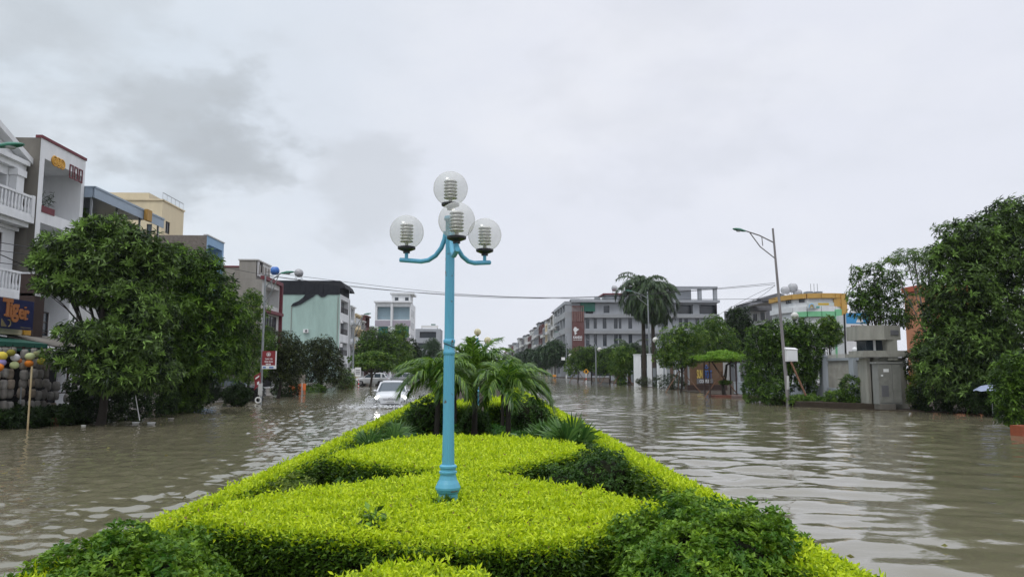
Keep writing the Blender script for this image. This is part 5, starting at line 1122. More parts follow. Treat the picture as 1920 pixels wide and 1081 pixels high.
# school with coloured bands (gently curved front)
t = thing('school', 'white school building with an orange cornice and green bands', 'school', (P(1530, 600, 108)[0], 108, 0))
M_GREENB = mat('light_green_paint', (0.22, 0.55, 0.30), 0.7, 0.2, 0.1, 1); M_ORB = mat('orange_cornice', (0.58, 0.35, 0.10), 0.7, 0.2, 0.15, 1)
pxs = [1448, 1466, 1490, 1515, 1540, 1565, 1578]; tops = [565, 560, 556, 554, 553, 553, 553]; Ys = [116, 112, 109, 107.5, 107, 107, 107.3]
pts = [P(a, 600, b) for a, b in zip(pxs, Ys)]; H = zy(553, 1540, 107); g = Geo(); gb = Geo(); go = Geo()
for i in range(6):
    a, b = pts[i][:2], pts[i + 1][:2]; L = np.linalg.norm(b - a); u = (b - a) / L; f = Face(a, u, (u[1], -u[0]))
    f.wall(g, L, -0.3, H, [], 0); f.slab(go, -0.02, L + 0.02, H - 0.45, H + 0.25, 0.003, 0.45)
    zg = zy(588, 1540, 107); zw = zy(578, 1540, 107)
    if i > 1: f.slab(gb, 0, L, zg - 0.4, zg + 0.35, 0.004, 0.4)
    f.slab(g, 0, L, zg + 0.36, zw + 0.3, 0.003, 0.35, 0)
    if i in (1, 2, 4): 
        f.window(t, L * 0.35, L * 0.75, zg - 3.6, zg - 1.0, -0.02, (1, 0)); 
    if i in (1, 2): f.window(t, L * 0.4, L * 0.8, zw + 1.0, zw + 1.9, -0.02, (1, 0))
back = [tuple(p[:2]) for p in pts] + [(pts[-1][0], 122), (pts[0][0], 128)]
g.add([(x, y, H) for x, y in back], [list(range(len(back)))], 0)
part('wall', g, M_WHITE, t); part('cornice', go, M_ORB, t); part('green_band', gb, M_GREENB, t)
f = Face(P(1565, 600, 106.8)[:2], (1, 0), (0, -1)); q = Geo(); wv = P(1578, 600, 106.8)[0] - f.O[0]; f.slab(q, 0, wv, 0, zy(580, 1570, 107), -0.5, 0.2, 0); f.slab(q, wv, wv + 0.8, 0, H + 0.2, -0.5, 0.3, 1); f.slab(q, 0, wv, zy(575, 1570, 107), H - 0.5, -0.4, 0.1, 1); part('end_pier', q, [M_GREENB, M_ORB], t)
f = Face(P(1515, 600, 106.9)[:2], (1, 0), (0, -1)); q = Geo(); sc = 107 / F
def blk(a, b, c, d, m): f.slab(q, (a - 1515) * sc, (b - 1515) * sc, zy(d, 1540, 107), zy(c, 1540, 107), 0.05, 0.16 + 0.01 * m, m)
blk(1515, 1567, 566.5, 578.5, 0); blk(1535, 1556, 568, 572, 1); blk(1531, 1543, 574, 577.5, 2); blk(1545, 1566, 574, 577.5, 3)
for k in range(7): a0 = math.pi * k / 7; 
q.tube([f.p((1522 + 4.6 * math.cos(a) - 1515) * sc, zy(577 - 7 * math.sin(a), 1540, 107), 0.2) for a in np.linspace(0, math.pi, 9)], 0.09, 6, 4)
q.tube([f.p((1522 + 3.0 * math.cos(a) - 1515) * sc, zy(577 - 5 * math.sin(a), 1540, 107), 0.2) for a in np.linspace(0, math.pi, 9)], 0.08, 6, 1)
part('sign_panel', q, [mat('pale_panel', (0.55, 0.60, 0.58), 0.6), mat('yellow_print', (0.62, 0.42, 0.05), 0.6), mat('teal_print', (0.12, 0.36, 0.34), 0.6), mat('red_print', (0.5, 0.10, 0.10), 0.6), mat('blue_print', (0.20, 0.38, 0.60), 0.6)], t)
for i, (a, b, c) in enumerate(((1473, 552, 0.9), (1487, 549, 1.1), (1496, 556, 0.8))): tank('water_tank', 'steel roof tank above the school, %s one of three' % ('left', 'middle', 'right')[i], P(a, b + 4, 122), c * 0.7, 1.5, M_TANK, (1, 0))
t, f, W, H, xa = plain('white_roof_house', 'white house top with antennas behind the school roof', 'house', 1511, 1537, 553, 150.0, 10, M_WHITE, []); q = Geo(); 
for u in (1.0, 3.0): f.slab(q, u, u + 1.2, H, H + 0.9, -3, -1)
for u in (2.2, 2.9, 3.6): q.bar(f.p(u, H, -2), f.p(u, H + 2.6, -2), 0.08)
part('roof_gear', q, M_METAL, t)
t, f, W, H, xa = plain('long_roof_house', 'grey house with a long low sloping roof behind the school', 'house', 1538, 1576, 558, 160.0, 10, M_WHITED, []); q = Geo(); q.add([f.p(-0.3, H, 0.6), f.p(W + 0.3, H, 0.6), f.p(W + 0.3, H + 1.1, -5), f.p(1.0, H + 1.1, -5), f.p(-0.3, H - 0.4, 0.6), f.p(W + 0.3, H - 0.4, 0.6)], [[0, 1, 2, 3], [4, 5, 1, 0]]); part('roof', q, M_GREY, t)
t, f, W, H, xa = plain('blue_sign_shop', 'white shop house with a bright blue sign panel', 'shop', 1584, 1632, 590, 104.0, 10, M_WHITE, [(1600, 1613, 617, 640), (1590, 1596, 614, 634)]); q = Geo(); f.slab(q, 0.2, W - 0.3, H - 1.25, H + 0.25, 0.003, 0.2, 0); f.slab(q, 0.1, W - 0.2, H - 2.0, H - 1.27, 0.003, 0.18, 1)
q.plate([f.p(1.5 + a, H - 1.1 + b, 0.2) for a, b in ((0, 0), (0.35, 0.75), (0.55, 0.5), (0.75, 0.95), (1.1, 0))], (0, -0.04, 0), 1)
for k in range(6): f.slab(q, 0.75 + k * 0.24, 0.92 + k * 0.24, H - 1.75, H - 1.5, 0.18, 0.21, 2)
part('sign_panel', q, [mat('sky_blue_sign', (0.05, 0.30, 0.60), 0.5, 0.4), M_SIGNW, M_MAROON], t)
t, f, W, H, xa = plain('orange_building', 'orange building partly hidden behind the trees on the right', 'building', 1726, 1850, 545, 82.0, 3, mat('salmon_orange_paint', (0.55, 0.24, 0.13), 0.7, 0.2, 0.2, 0.8, streak=True), [(1732, 1745, 640, 656), (1735, 1747, 575, 600), (1765, 1780, 575, 600)]); q = Geo(); f.slab(q, -0.3, W + 0.3, H, H + 0.6, -12, 0.5); q = Geo(); f.slab(q, -0.3, W + 0.3, H, H + 0.6, -3, 0.5); part('cornice', q, mat('red_orange_trim', (0.42, 0.10, 0.05), 0.7), t)
for i, (pa, pb, zt_, lab) in enumerate(((1350, 1406, 640, 'low pale house behind the trees between the grey building and the flat roofed house'),)):
    plain('low_house', lab, 'house', pa, pb, zt_, 140.0, 10, M_WHITED, [])

# ------------------------------------------------------------------ walls, gates and the guard post on the right bank
M_WALLB = mat('pale_blue_grey_wall', (0.40, 0.43, 0.46), 0.8, 0.2, 0.25, 1.2, streak=True)
M_RAILC = mat('cream_railing', (0.40, 0.385, 0.34), 0.7, 0.2, 0.3, 2)
Xf = 22.6
def yfx(px): return yx(px, Xf)
ya, yb = yfx(1541), yfx(1372)
t = thing('garden_wall', 'low pale blue grey garden wall with slim posts behind the right bank shrubs', 'wall', (Xf, (ya + yb) / 2, 0.1))
g = Geo(); g.box((Xf, ya, 0), (Xf + 0.25, yb, 1.05)); g.box((Xf - 0.03, ya, 1.05), (Xf + 0.28, yb, 1.12)); part('wall', g, M_WALLB, t)
for k in range(6):
    y = ya + (yb - ya) * (k + 0.6) / 6; g = Geo(); g.box((Xf + 0.02, y, 1.12), (Xf + 0.22, y + 0.2, 2.75)); part('post', g, M_WALLB, t)
g = Geo()
for z in (1.5, 2.1, 2.6): g.bar((Xf + 0.12, ya, z), (Xf + 0.12, yb, z), 0.03)
part('rail', g, M_METAL, t)
ya, yb = yfx(1627), yfx(1545)
t = thing('baluster_fence', 'cream baluster fence on a low wall between grey pillars', 'fence', (Xf, (ya + yb) / 2, 0.1))
g = Geo(); g.box((Xf, ya, 0), (Xf + 0.3, yb, 1.0)); g.box((Xf + 0.02, ya, 2.75), (Xf + 0.26, yb, 2.92)); part('plinth', g, M_WALLB, t)
n = 46
g = Geo()
for k in range(n): 
    y = ya + (yb - ya) * (k + 0.5) / n; g.lathe([(0.03, 1.0), (0.05, 1.2), (0.055, 1.7), (0.035, 1.9), (0.05, 2.15), (0.03, 2.75)], (Xf + 0.14, y, 0), 6); g.lathe([(0.02, 2.92), (0.02, 3.12), (0.001, 3.22)], (Xf + 0.14, y, 0), 5)
part('balusters', g, M_RAILC, t)
for i, (px, lab) in enumerate(((1539.5, 'tall grey gate pillar with a white ball light, left of the baluster fence'), (1596, 'grey gate pillar in the middle of the baluster fence'))):
    y = yfx(px); t = thing('gate_pillar', lab, 'pillar', (Xf, y, 0.1)); g = Geo(); g.box((Xf - 0.16, y - 0.28, 0), (Xf + 0.44, y + 0.28, 3.0)); g.box((Xf - 0.22, y - 0.34, 3.0), (Xf + 0.5, y + 0.34, 3.12)); part('shaft', g, M_WALLB, t)
    g = Geo(); g.lathe([(0.12, 3.12), (0.10, 3.2), (0.05, 3.22)], (Xf + 0.14, y, 0), 10); part('cap', g, M_METAL, t); g = Geo(); g.ball((Xf + 0.14, y, 3.38), 0.17, 14, 10); part('ball_light', g, M_SIGNW, t)
t = thing('round_ball_fence_light', 'small white ball light on a post by the guard post', 'lamp', (Xf + 1.5, yfx(1606), 0.1)); y = yfx(1606); g = Geo(); g.bar((Xf + 1.5, y, 0), (Xf + 1.5, y, 3.6), 0.3); part('post', g, M_WALLB, t); g = Geo(); g.ball((Xf + 1.5, y, 3.8), 0.2, 14, 10); part('ball_light', g, M_SIGNW, t); t.name = 'fence_light'
# guard post: gate house with overhanging box top
M_BEIGE = mat('beige_grey_cladding', (0.36, 0.35, 0.305), 0.7, 0.3, 0.42, 1.8, streak=True)
Yg = 41.0; s = Yg / F
def gx(px, Y=Yg): return P(px, 650, Y)[0]
t = thing('gate_house', 'beige gate house pillar with an overhanging box top', 'gate house', (gx(1652), Yg, 0.1))
z_ = lambda py, Y=Yg: zy(py, 1650, Y)
g = Geo(); g.box((gx(1624), Yg, 0), (gx(1630), Yg + 0.9, z_(670))); g.box((gx(1637), Yg - 0.05, 0), (gx(1696), Yg + 1.2, z_(670))); g.box((gx(1630), Yg + 0.5, 0), (gx(1637), Yg + 0.9, z_(670)), 1); part('pier', g, [M_BEIGE, M_DARK], t)
g = Geo(); g.box((gx(1612), Yg - 0.35, z_(669)), (gx(1698), Yg + 1.6, z_(663))); g.box((gx(1615), Yg - 0.25, z_(663)), (gx(1696), Yg + 1.5, z_(657))); part('slab', g, M_BEIGE, t)
g = Geo(); g.box((gx(1628), Yg + 0.2, z_(657)), (gx(1672), Yg + 1.3, z_(632)), 0); g.box((gx(1641), Yg + 0.16, z_(657)), (gx(1645), Yg + 0.2, z_(632)), 1); part('window_band', g, [M_GLASS, M_SIGNW], t)
g = Geo(); g.add([(gx(1658), Yg - 0.3, z_(635)), (gx(1677), Yg - 0.3, z_(635)), (gx(1677), Yg - 0.3, z_(675)), (gx(1659), Yg - 0.3, z_(675)), (gx(1658), Yg + 0.4, z_(635)), (gx(1677), Yg + 0.4, z_(635)), (gx(1677), Yg + 0.4, z_(675)), (gx(1659), Yg + 0.4, z_(675))], [[0, 1, 2, 3], [4, 7, 6, 5], [0, 3, 7, 4], [1, 5, 6, 2]]); part('bracket', g, M_BEIGE, t)
g = Geo(); x0, x1, xm = gx(1614), gx(1686), gx(1651); zt0, zt1 = z_(612), z_(637)
base = [(x0, Yg + 0.2), (xm, Yg - 0.45), (x1, Yg - 0.2), (x1, Yg + 1.6), (x0, Yg + 1.6)]; g.prism(base, zt1, zt0); g.prism([(a * 1.0, b) for a, b in base], zt0 + 0.005, zt0 + 0.06)
f = Face((xm, Yg - 0.45), np.array([x1 - xm, 0.25]) / np.hypot(x1 - xm, 0.25), (0.24, -0.97)); f.slab(g, 0.42, 0.95, z_(628), z_(619), 0.0, 0.03, 1)
part('box_top', g, [M_BEIGE, M_GREYD], t)
g = Geo(); 
for a, b in ((703, 713), (715, 722)): g.box((gx(1637.5), Yg - 0.09, z_(b)), (gx(1644), Yg - 0.055, z_(a)), 0)
for k in range(4): g.box((gx(1638.5), Yg - 0.1, z_(706 + k * 2)), (gx(1643), Yg - 0.092, z_(705.4 + k * 2)), 1)
part('notice', g, [M_SIGNW, M_BLUEPL], t)
Yk = 39.9
t = thing('power_cabinet', 'tall grey electrical cabinet on a concrete base in front of the gate house', 'cabinet', (P(1665, 700, Yk)[0], Yk, 0.0))
zk = lambda py: zy(py, 1665, Yk); kx = lambda px: P(px, 700, Yk)[0]
g = Geo(); g.box((kx(1646), Yk, zk(757)), (kx(1689), Yk + 0.6, zk(681))); g.box((kx(1643), Yk - 0.05, zk(681)), (kx(1692), Yk + 0.65, zk(678))); part('body', g, mat('cabinet_grey', (0.25, 0.25, 0.235), 0.5, 0.4, 0.2, 2), t)
for a, b in ((1647, 1671), (1672.5, 1688)): g = Geo(); g.box((kx(a), Yk - 0.03, zk(754)), (kx(b), Yk - 0.002, zk(683))); part('door', g, mat('cabinet_door', (0.25, 0.25, 0.225), 0.5, 0.4, 0.35, 2.5), t)
g = Geo(); g.box((kx(1656), Yk - 0.04, zk(697)), (kx(1666), Yk - 0.031, zk(691))); g.box((kx(1651), Yk - 0.04, zk(705)), (kx(1655), Yk - 0.031, zk(702)))
part('label_plate', g, M_SIGNW, t)
g = Geo(); g.box((kx(1651), Yk - 0.04, zk(743)), (kx(1664), Yk - 0.031, zk(722))); 
for k in range(7): g.box((kx(1651), Yk - 0.055, zk(742 - k * 3)), (kx(1664), Yk - 0.041, zk(740.8 - k * 3)))
part('vent', g, M_GREYD, t); g = Geo(); g.box((kx(1647), Yk - 0.02, -0.4), (kx(1676), Yk + 0.6, zk(757) - 0.003)); part('base', g, M_CONC, t)
# white entrance posts and the long white wall
t = thing('white_wall', 'long white perimeter wall behind the propped young trees', 'wall', (25, 105, 0.1)); g = Geo(); ya, yb = 88, 150; xq = lambda y: 24.2 + (y - 88) * 0.02
g.add([(xq(ya), ya, 0), (xq(yb), yb, 0), (xq(yb), yb, 2.4), (xq(ya), ya, 2.4), (xq(ya) + .3, ya, 0), (xq(yb) + .3, yb, 0), (xq(yb) + .3, yb, 2.4), (xq(ya) + .3, ya, 2.4)], [[0, 1, 2, 3], [4, 7, 6, 5], [3, 2, 6, 7], [0, 3, 7, 4], [1, 5, 6, 2]]); part('wall', g, mat('dull_white_wall', (0.36, 0.38, 0.40), 0.8, 0.2, 0.25, 0.6, streak=True), t)
for i, (px, Y, wpx, py, lab) in enumerate(((1196, 96, 12, 665, 'wide white entrance post beside the tall palm trunks'), (1219, 93, 7, 664, 'white entrance post right of the street lamp on the right bank'), (1239, 86, 10, 668, 'white entrance post nearest the propped tree'))):
    g = Geo(); a, b = P(px - wpx / 2, 700, Y)[0], P(px + wpx / 2, 700, Y)[0]; H = zy(py, px, Y); g.box((a, Y, 0), (b, Y + 0.6, H)); g.box((a - 0.06, Y - 0.06, H), (b + 0.06, Y + 0.66, H + 0.1)); single('entrance_post', g, M_WHITE, lab, 'post', ((a + b) / 2, Y, 0.1), 'white entrance posts')
t = thing('entrance_gate', 'grey and brown panelled gate between the white posts and the sign wall', 'gate', (P(1268, 700, 84)[0], 84, 0.1)); g = Geo(); a, b = P(1244, 700, 84)[0], P(1297, 700, 84)[0]; H = zy(676, 1270, 84)
g.box((a, 84, 0), (b, 84.15, H - 0.4)); g.box((a, 83.9, H - 0.4), (b, 84.25, H)); part('panel', g, mat('pale_gate', (0.34, 0.36, 0.38), 0.7), t)
for k in range(6): g = Geo(); x = a + (b - a) * (k + 0.4) / 6; g.box((x, 83.93, 0), (x + (0.35 if k % 3 == 1 else 0.12), 83.997, H - 0.41)); part('slat', g, mat('gate_brown', (0.14, 0.09, 0.07), 0.7) if k % 3 == 1 else M_WHITE, t)
# sign wall of the complex
Ys_ = 78.0; sx = lambda px: P(px, 700, Ys_)[0]; sz = lambda py: zy(py, 1318, Ys_)
t = thing('sign_wall', 'brown sign wall with yellow and blue lettering behind the parasol tree', 'sign', (sx(1318), Ys_, 0.1))
g = Geo(); g.box((sx(1295), Ys_, 0), (sx(1356), Ys_ + 0.5, sz(675))); part('wall', g, mat('tan_brown_wall', (0.155, 0.095, 0.058), 0.8, 0.2, 0.3, 1), t)
g = Geo(); g.box((sx(1287), Ys_ - 0.5, -0.3), (sx(1360), Ys_ - 0.002, sz(721))); part('kerb', g, M_BROWN, t)
g = Geo(); g.box((sx(1306), Ys_ - 0.09, sz(719)), (sx(1336), Ys_ - 0.003, sz(709.5))); part('plaque', g, M_GREYD, t)
g = Geo(); g.text('SUN', 16.0 / F * Ys_ * 1.38, (sx(1306.5), Ys_ - 0.03, sz(708.3)), (1, 0, 0), (0, 0, 1), 0.05, bold=0.012, fit=0.56); part('lettering', g, mat('yellow_letter', (0.66, 0.50, 0.13), 0.5), t)
g = Geo(); g.text('SPORT', 16.0 / F * Ys_ * 1.30, (sx(1319.3), Ys_ - 0.03, sz(708.3)), (1, 0, 0), (0, 0, 1), 0.05, bold=0.008, fit=0.84)
g.tube([(sx(1324.5 + 3 * math.cos(a)), Ys_ - 0.05, sz(687 + 3.2 * math.sin(a))) for a in np.linspace(0.1, math.pi - 0.1, 8)], 0.05, 6); g.ball((sx(1324.5), Ys_ - 0.05, sz(685.2)), 0.09, 8, 6); part('blue_lettering', g, mat('blue_letter', (0.03, 0.13, 0.42), 0.5), t)
g = Geo(); g.text('COMPLEX', 5.6 / F * Ys_ * 1.38, (sx(1310.5), Ys_ - 0.11, sz(717)), (1, 0, 0), (0, 0, 1), 0.02, fit=1.2); part('small_lettering', g, M_SIGNW, t)
# ------------------------------------------------------------------ trees, left bank
LW_ = (0.27, 0.075)
tree('whorled_tree', 'large dark green tree with layered whorls of leaves standing before the tall white house', 31.0, 192, [(200, 434, 54, 26), (145, 464, 62, 26, -0.4), (245, 462, 58, 32), (98, 492, 40, 18, -0.6), (180, 505, 85, 28), (290, 495, 42, 36, 0.4), (118, 535, 46, 16, -0.8), (215, 550, 75, 30), (265, 590, 58, 40), (190, 625, 70, 22, -0.9), (255, 650, 62, 36, -0.7), (150, 672, 52, 22, -1.2), (215, 700, 64, 30, -0.8), (285, 700, 50, 30, -0.4)],
     LW_, 7000, 7, L_WHORL, M_BARKD, 0.17, droop=0.35, gap=0.4, highlights=170)
tree('whorled_tree', 'dark drooping street tree with a dense crown, second from the left', 38.5, 292, [(350, 500, 62, 36), (310, 540, 60, 55), (390, 545, 50, 50), (340, 600, 85, 60), (420, 610, 44, 55, 0.5), (370, 670, 75, 45), (300, 660, 50, 48, -0.5), (430, 660, 34, 40, 0.6), (330, 705, 60, 26)],
     (0.30, 0.07), 7000, 7, L_MID, M_BARKD, 0.17, droop=0.5, gap=0.35, highlights=90)
tree('street_tree', 'slim mid green tree beside the red board, half in front of the grey rendered house', 51.5, 462, [(468, 585, 32, 36), (452, 640, 34, 44), (490, 640, 26, 30), (462, 690, 36, 28), (475, 560, 16, 20)],
     (0.24, 0.065), 2000, 6, L_LIGHT, M_BARKD, 0.1, droop=0.35, gap=0.5)
tree('street_tree', 'dull bronze green round tree on a black trunk right of the red board', 58.0, 519, [(525, 650, 38, 30), (545, 670, 30, 30), (512, 685, 30, 30), (540, 700, 26, 18)],
     (0.24, 0.08), 1900, 6, L_OLD, M_BARKD, 0.13, droop=0.25, gap=0.25)
tree('street_tree', 'dull bronze green tree before the mint flank wall', 74.0, 602, [(595, 665, 42, 30), (620, 690, 30, 28), (580, 695, 30, 24), (608, 650, 24, 18)],
     (0.28, 0.09), 2000, 6, L_OLD, M_BARKD, 0.14, droop=0.25, gap=0.2)
tree('street_tree', 'round dark green tree in front of the corner block', 104.0, 706, [(702, 645, 34, 26), (725, 655, 26, 28), (690, 665, 24, 24), (712, 678, 32, 18)], (0.4, 0.15), 1900, 6, L_MID, M_BARKD, 0.2, droop=0.2, gap=0.15)
tree('umbrella_tree', 'flat layered tree with pale leaf plates shading the parked white car', 97.0, 693, [(680, 673, 22, 6), (705, 667, 24, 7), (725, 672, 16, 6, 1), (690, 682, 26, 5, -1), (718, 685, 18, 6), (672, 688, 12, 5)], (0.42, 0.17), 900, 6, L_LIGHT, M_BARK, 0.16, droop=0.05, gap=0.2, spread=1.3)
tree('street_tree', 'light green feathery tree rising before the corner block', 118.0, 748, [(745, 640, 22, 28), (757, 665, 20, 28), (740, 675, 22, 24), (752, 622, 12, 16), (765, 688, 16, 18)], (0.42, 0.12), 1500, 6, L_LIGHT, M_BARK, 0.18, droop=0.3, gap=0.45)
tree('street_tree', 'dark tree between the corner block and the blue lamp post', 135.0, 775, [(772, 665, 16, 28), (780, 690, 14, 20), (765, 690, 14, 20)], (0.45, 0.16), 1000, 6, L_DARK, M_BARK, 0.2, gap=0.15)
tree('street_tree', 'grey green airy tree left of the blue lamp post, behind the left palm', 150.0, 806, [(805, 660, 24, 20), (818, 675, 18, 24), (795, 682, 20, 20), (812, 645, 12, 12)], (0.5, 0.12), 1300, 6, L_FAR, M_BARKG, 0.2, gap=0.5)
tree('street_tree', 'tree showing between the blue lamp post and the middle palm', 180.0, 850, [(850, 675, 22, 16), (868, 682, 16, 12)], (0.6, 0.2), 700, 6, L_FAR, M_BARKG, 0.2, gap=0.2)
# shrubs and pots along the left water edge, the shrubs enlarged to block light
for (px, py, Y, rx, rz, lm, lab) in ((182, 735, 31.8, 0.9, 1.1, L_DARK, 'dark shrub under the layered tree next to the lanterns'), (232, 745, 33.5, 1.0, 1.0, L_DARK, 'dark shrub between the two big left trees'), (275, 742, 35.5, 1.0, 1.2, L_DARK, 'dark shrub behind the second left tree trunk'),
        (352, 742, 40.0, 0.75, 0.75, L_MID, 'leafy green shrub at the water edge right of the second left trunk'), (375, 735, 41.5, 0.9, 0.6, L_DARK, 'low wide shrub in front of the parked black car'), (325, 752, 38.0, 0.6, 0.5, L_MID, 'small bright shrub hanging over the water at the second left tree'), (445, 740, 46.0, 0.65, 0.5, L_DARK, 'dark low shrub below the slim tree'),
        (536, 728, 62.0, 0.9, 0.7, L_DARK, 'round dark shrub before the pale board fence'), (590, 733, 73.0, 1.0, 0.55, L_MID, 'low green shrub at the foot of the white feather banner'), (625, 722, 82.0, 1.3, 0.9, L_OLD, 'olive shrub left of the planter box'), (648, 715, 86.0, 0.8, 1.3, L_LIGHT, 'tall light plant beside the left concrete lamp pole'),
        (30, 785, 29.5, 0.8, 0.4, L_DARK, 'dark plants under the grey lanterns at the left edge'), (105, 780, 30.8, 0.7, 0.35, L_DARK, 'dark plants in a clay pot under the tan lanterns'), (150, 772, 32.2, 0.35, 0.7, L_DARK, 'dark slim plant right of the lanterns')):
    c = P(px, py, Y); bush('bank_shrub', lab, 'shrub', c, (rx * 1.25, rx * 1.1, rz * 1.15), (0.17, 0.06), 640, 6, lm, group='shrubs along the left bank', core=False, droop=0.2)
# ------------------------------------------------------------------ trees, right bank and far row
g1 = 'trees of the far right row'
for i, (px, Y, w, top, bot, lm, lab) in enumerate(((1040, 196, 24, 642, 700, L_FAR, 'big dark tree at the near end of the far row, left of the grey building'), (1018, 225, 16, 656, 700, L_FAR, 'dark tree behind the first tree of the far row'), (1004, 262, 14, 662, 701, L_FAR, 'medium tree of the far row seen behind the two dark ones'),
        (992, 300, 12, 660, 700, L_FAR, 'tree in the middle of the far row under the brick house'), (980, 345, 11, 666, 700, L_FAR, 'tree past the middle of the far row'), (970, 400, 10, 670, 700, L_FAR, 'smaller tree toward the end of the far row'), (961, 470, 9, 673, 700, L_FAR, 'small hazy tree near the end of the far row'), (951, 560, 9, 676, 699, L_FAR, 'last hazy tree at the end of the far row'))):
    h = (bot - top) / 2; cy = (top + bot) / 2 - 6
    tree('row_tree', lab, Y, px, [(px, cy - h * 0.3, w * 0.8, h * 0.6), (px - w * 0.4, cy + h * 0.15, w * 0.6, h * 0.5), (px + w * 0.45, cy + h * 0.15, w * 0.6, h * 0.5)], (0.9 * Y / 200, 0.36 * Y / 200), 900, 6, lm, M_BARKG, 0.25, group=g1, gap=0.1)
g2 = 'propped young street trees on the right bank'
pr = [(-1.7, -0.9), (1.6, -1.0), (0.3, 1.6)]
tree('young_tree', 'young propped tree behind the yellow sign on the right bank', 126.0, 1082, [(1085, 668, 18, 18), (1098, 678, 16, 18), (1073, 685, 14, 18)], (0.36, 0.13), 1000, 6, L_LIGHT, M_BARKD, 0.1, g2, gap=0.4, props=pr, bz=0)
tree('young_tree', 'young propped tree with a flat topped crown in front of the grey building', 120.0, 1108, [(1105, 663, 22, 14), (1118, 678, 20, 18), (1096, 682, 16, 14)], (0.36, 0.13), 1100, 6, L_MID, M_BARKD, 0.1, g2, gap=0.3, props=pr)
tree('young_tree', 'young propped tree left of the small dark palms', 114.0, 1142, [(1142, 672, 24, 20), (1130, 688, 18, 14), (1155, 688, 18, 14)], (0.36, 0.13), 1300, 6, L_MID, M_BARKD, 0.11, g2, gap=0.3, props=pr)
tree('young_tree', 'young propped tree with a low leafy stem, just left of the tall palms', 106.0, 1167, [(1170, 668, 24, 20), (1158, 688, 18, 14), (1182, 685, 14, 16), (1165, 710, 9, 14)], (0.34, 0.13), 1400, 6, L_LIGHT, M_BARKD, 0.11, g2, gap=0.3, props=pr)
tree('young_tree', 'propped tree with a bright round crown standing in the water by the gate', 72.0, 1275, [(1262, 640, 30, 26), (1290, 632, 30, 28), (1275, 668, 40, 22), (1248, 668, 18, 18), (1300, 660, 24, 24)], (0.26, 0.10), 2200, 6, L_LIGHT, M_BARKD, 0.11, g2, gap=0.35, props=[(-2.0, -1.2), (2.1, -0.9), (0.2, 1.9)])
tree('young_tree', 'leafy light tree above the brown sign wall', 82.0, 1335, [(1335, 628, 40, 30), (1355, 650, 34, 26), (1315, 655, 28, 24), (1340, 608, 20, 18)], (0.30, 0.11), 2000, 6, L_LIGHT, M_BARKD, 0.14, gap=0.4)
tree('dark_tree', 'dark slim tree between the grey building and the flat roofed house', 104.0, 1385, [(1385, 600, 22, 26), (1378, 640, 20, 40), (1398, 630, 16, 30)], (0.42, 0.15), 1500, 6, L_DARK, M_BARKG, 0.18, gap=0.5)
tree('bank_tree', 'broad bushy tree left of the leaning lamp post on the right bank', 50.5, 1432, [(1428, 640, 34, 36), (1455, 630, 36, 34), (1412, 690, 22, 44), (1440, 690, 40, 44), (1470, 660, 30, 40)], (0.19, 0.075), 3000, 6, L_MID, M_BARKD, 0.12, gap=0.3)
tree('bank_tree', 'broad bushy tree right of the leaning lamp post behind the white box', 49.0, 1508, [(1500, 628, 32, 34), (1520, 650, 26, 44), (1490, 680, 32, 50), (1518, 700, 20, 40)], (0.19, 0.075), 2600, 6, L_MID, M_BARKD, 0.12, gap=0.35)
tree('garden_tree', 'rounded bright green tree before the school', 75.0, 1552, [(1552, 608, 17, 16), (1560, 628, 20, 20), (1545, 632, 16, 16)], (0.28, 0.11), 1100, 6, L_LIGHT, M_BARKD, 0.11, gap=0.2)
tree('garden_tree', 'dark leafy tree with open branches left of the orange building', 58.0, 1645, [(1625, 538, 30, 24), (1660, 545, 36, 28), (1606, 562, 22, 18), (1645, 588, 44, 22), (1694, 575, 26, 28), (1604, 512, 10, 18), (1638, 507, 22, 13), (1674, 520, 24, 16), (1630, 568, 30, 18), (1690, 602, 24, 14)], (0.25, 0.085), 2300, 6, L_MID, M_BARK, 0.13, gap=0.75, highlights=30, spread=1.2)
tree('feathery_tree', 'airy pale tree with feathery wind swept branches beside the big right tree', 50.0, 1742, [(1700, 480, 30, 14), (1735, 500, 30, 18), (1670, 490, 20, 8), (1745, 475, 20, 14)], (0.34, 0.05), 420, 7, L_LIGHT, M_BARKG, 0.09, gap=0.6, droop=0.5)
tree('big_tree', 'huge dark green tree filling the right edge of the photo', 36.5, 1850, [(1905, 410, 60, 40), (1830, 450, 66, 44), (1775, 480, 34, 30), (1890, 490, 80, 55), (1800, 540, 66, 50), (1770, 590, 40, 40, 0.8), (1880, 590, 80, 60), (1820, 640, 70, 55), (1770, 690, 50, 55, 0.4), (1890, 680, 70, 60), (1830, 715, 70, 45), (1740, 660, 28, 50, 1.2)],
     (0.27, 0.085), 9500, 7, L_WHORL, M_BARKD, 0.24, droop=0.3, gap=0.35, highlights=110)
tree('bank_tree', 'leafy shrub like tree leaning over the water at the lower right edge', 26.0, 1905, [(1905, 700, 38, 40), (1890, 740, 30, 34), (1925, 750, 34, 40), (1895, 778, 24, 16)], (0.16, 0.06), 1900, 6, L_MID, M_BARK, 0.09, gap=0.45)
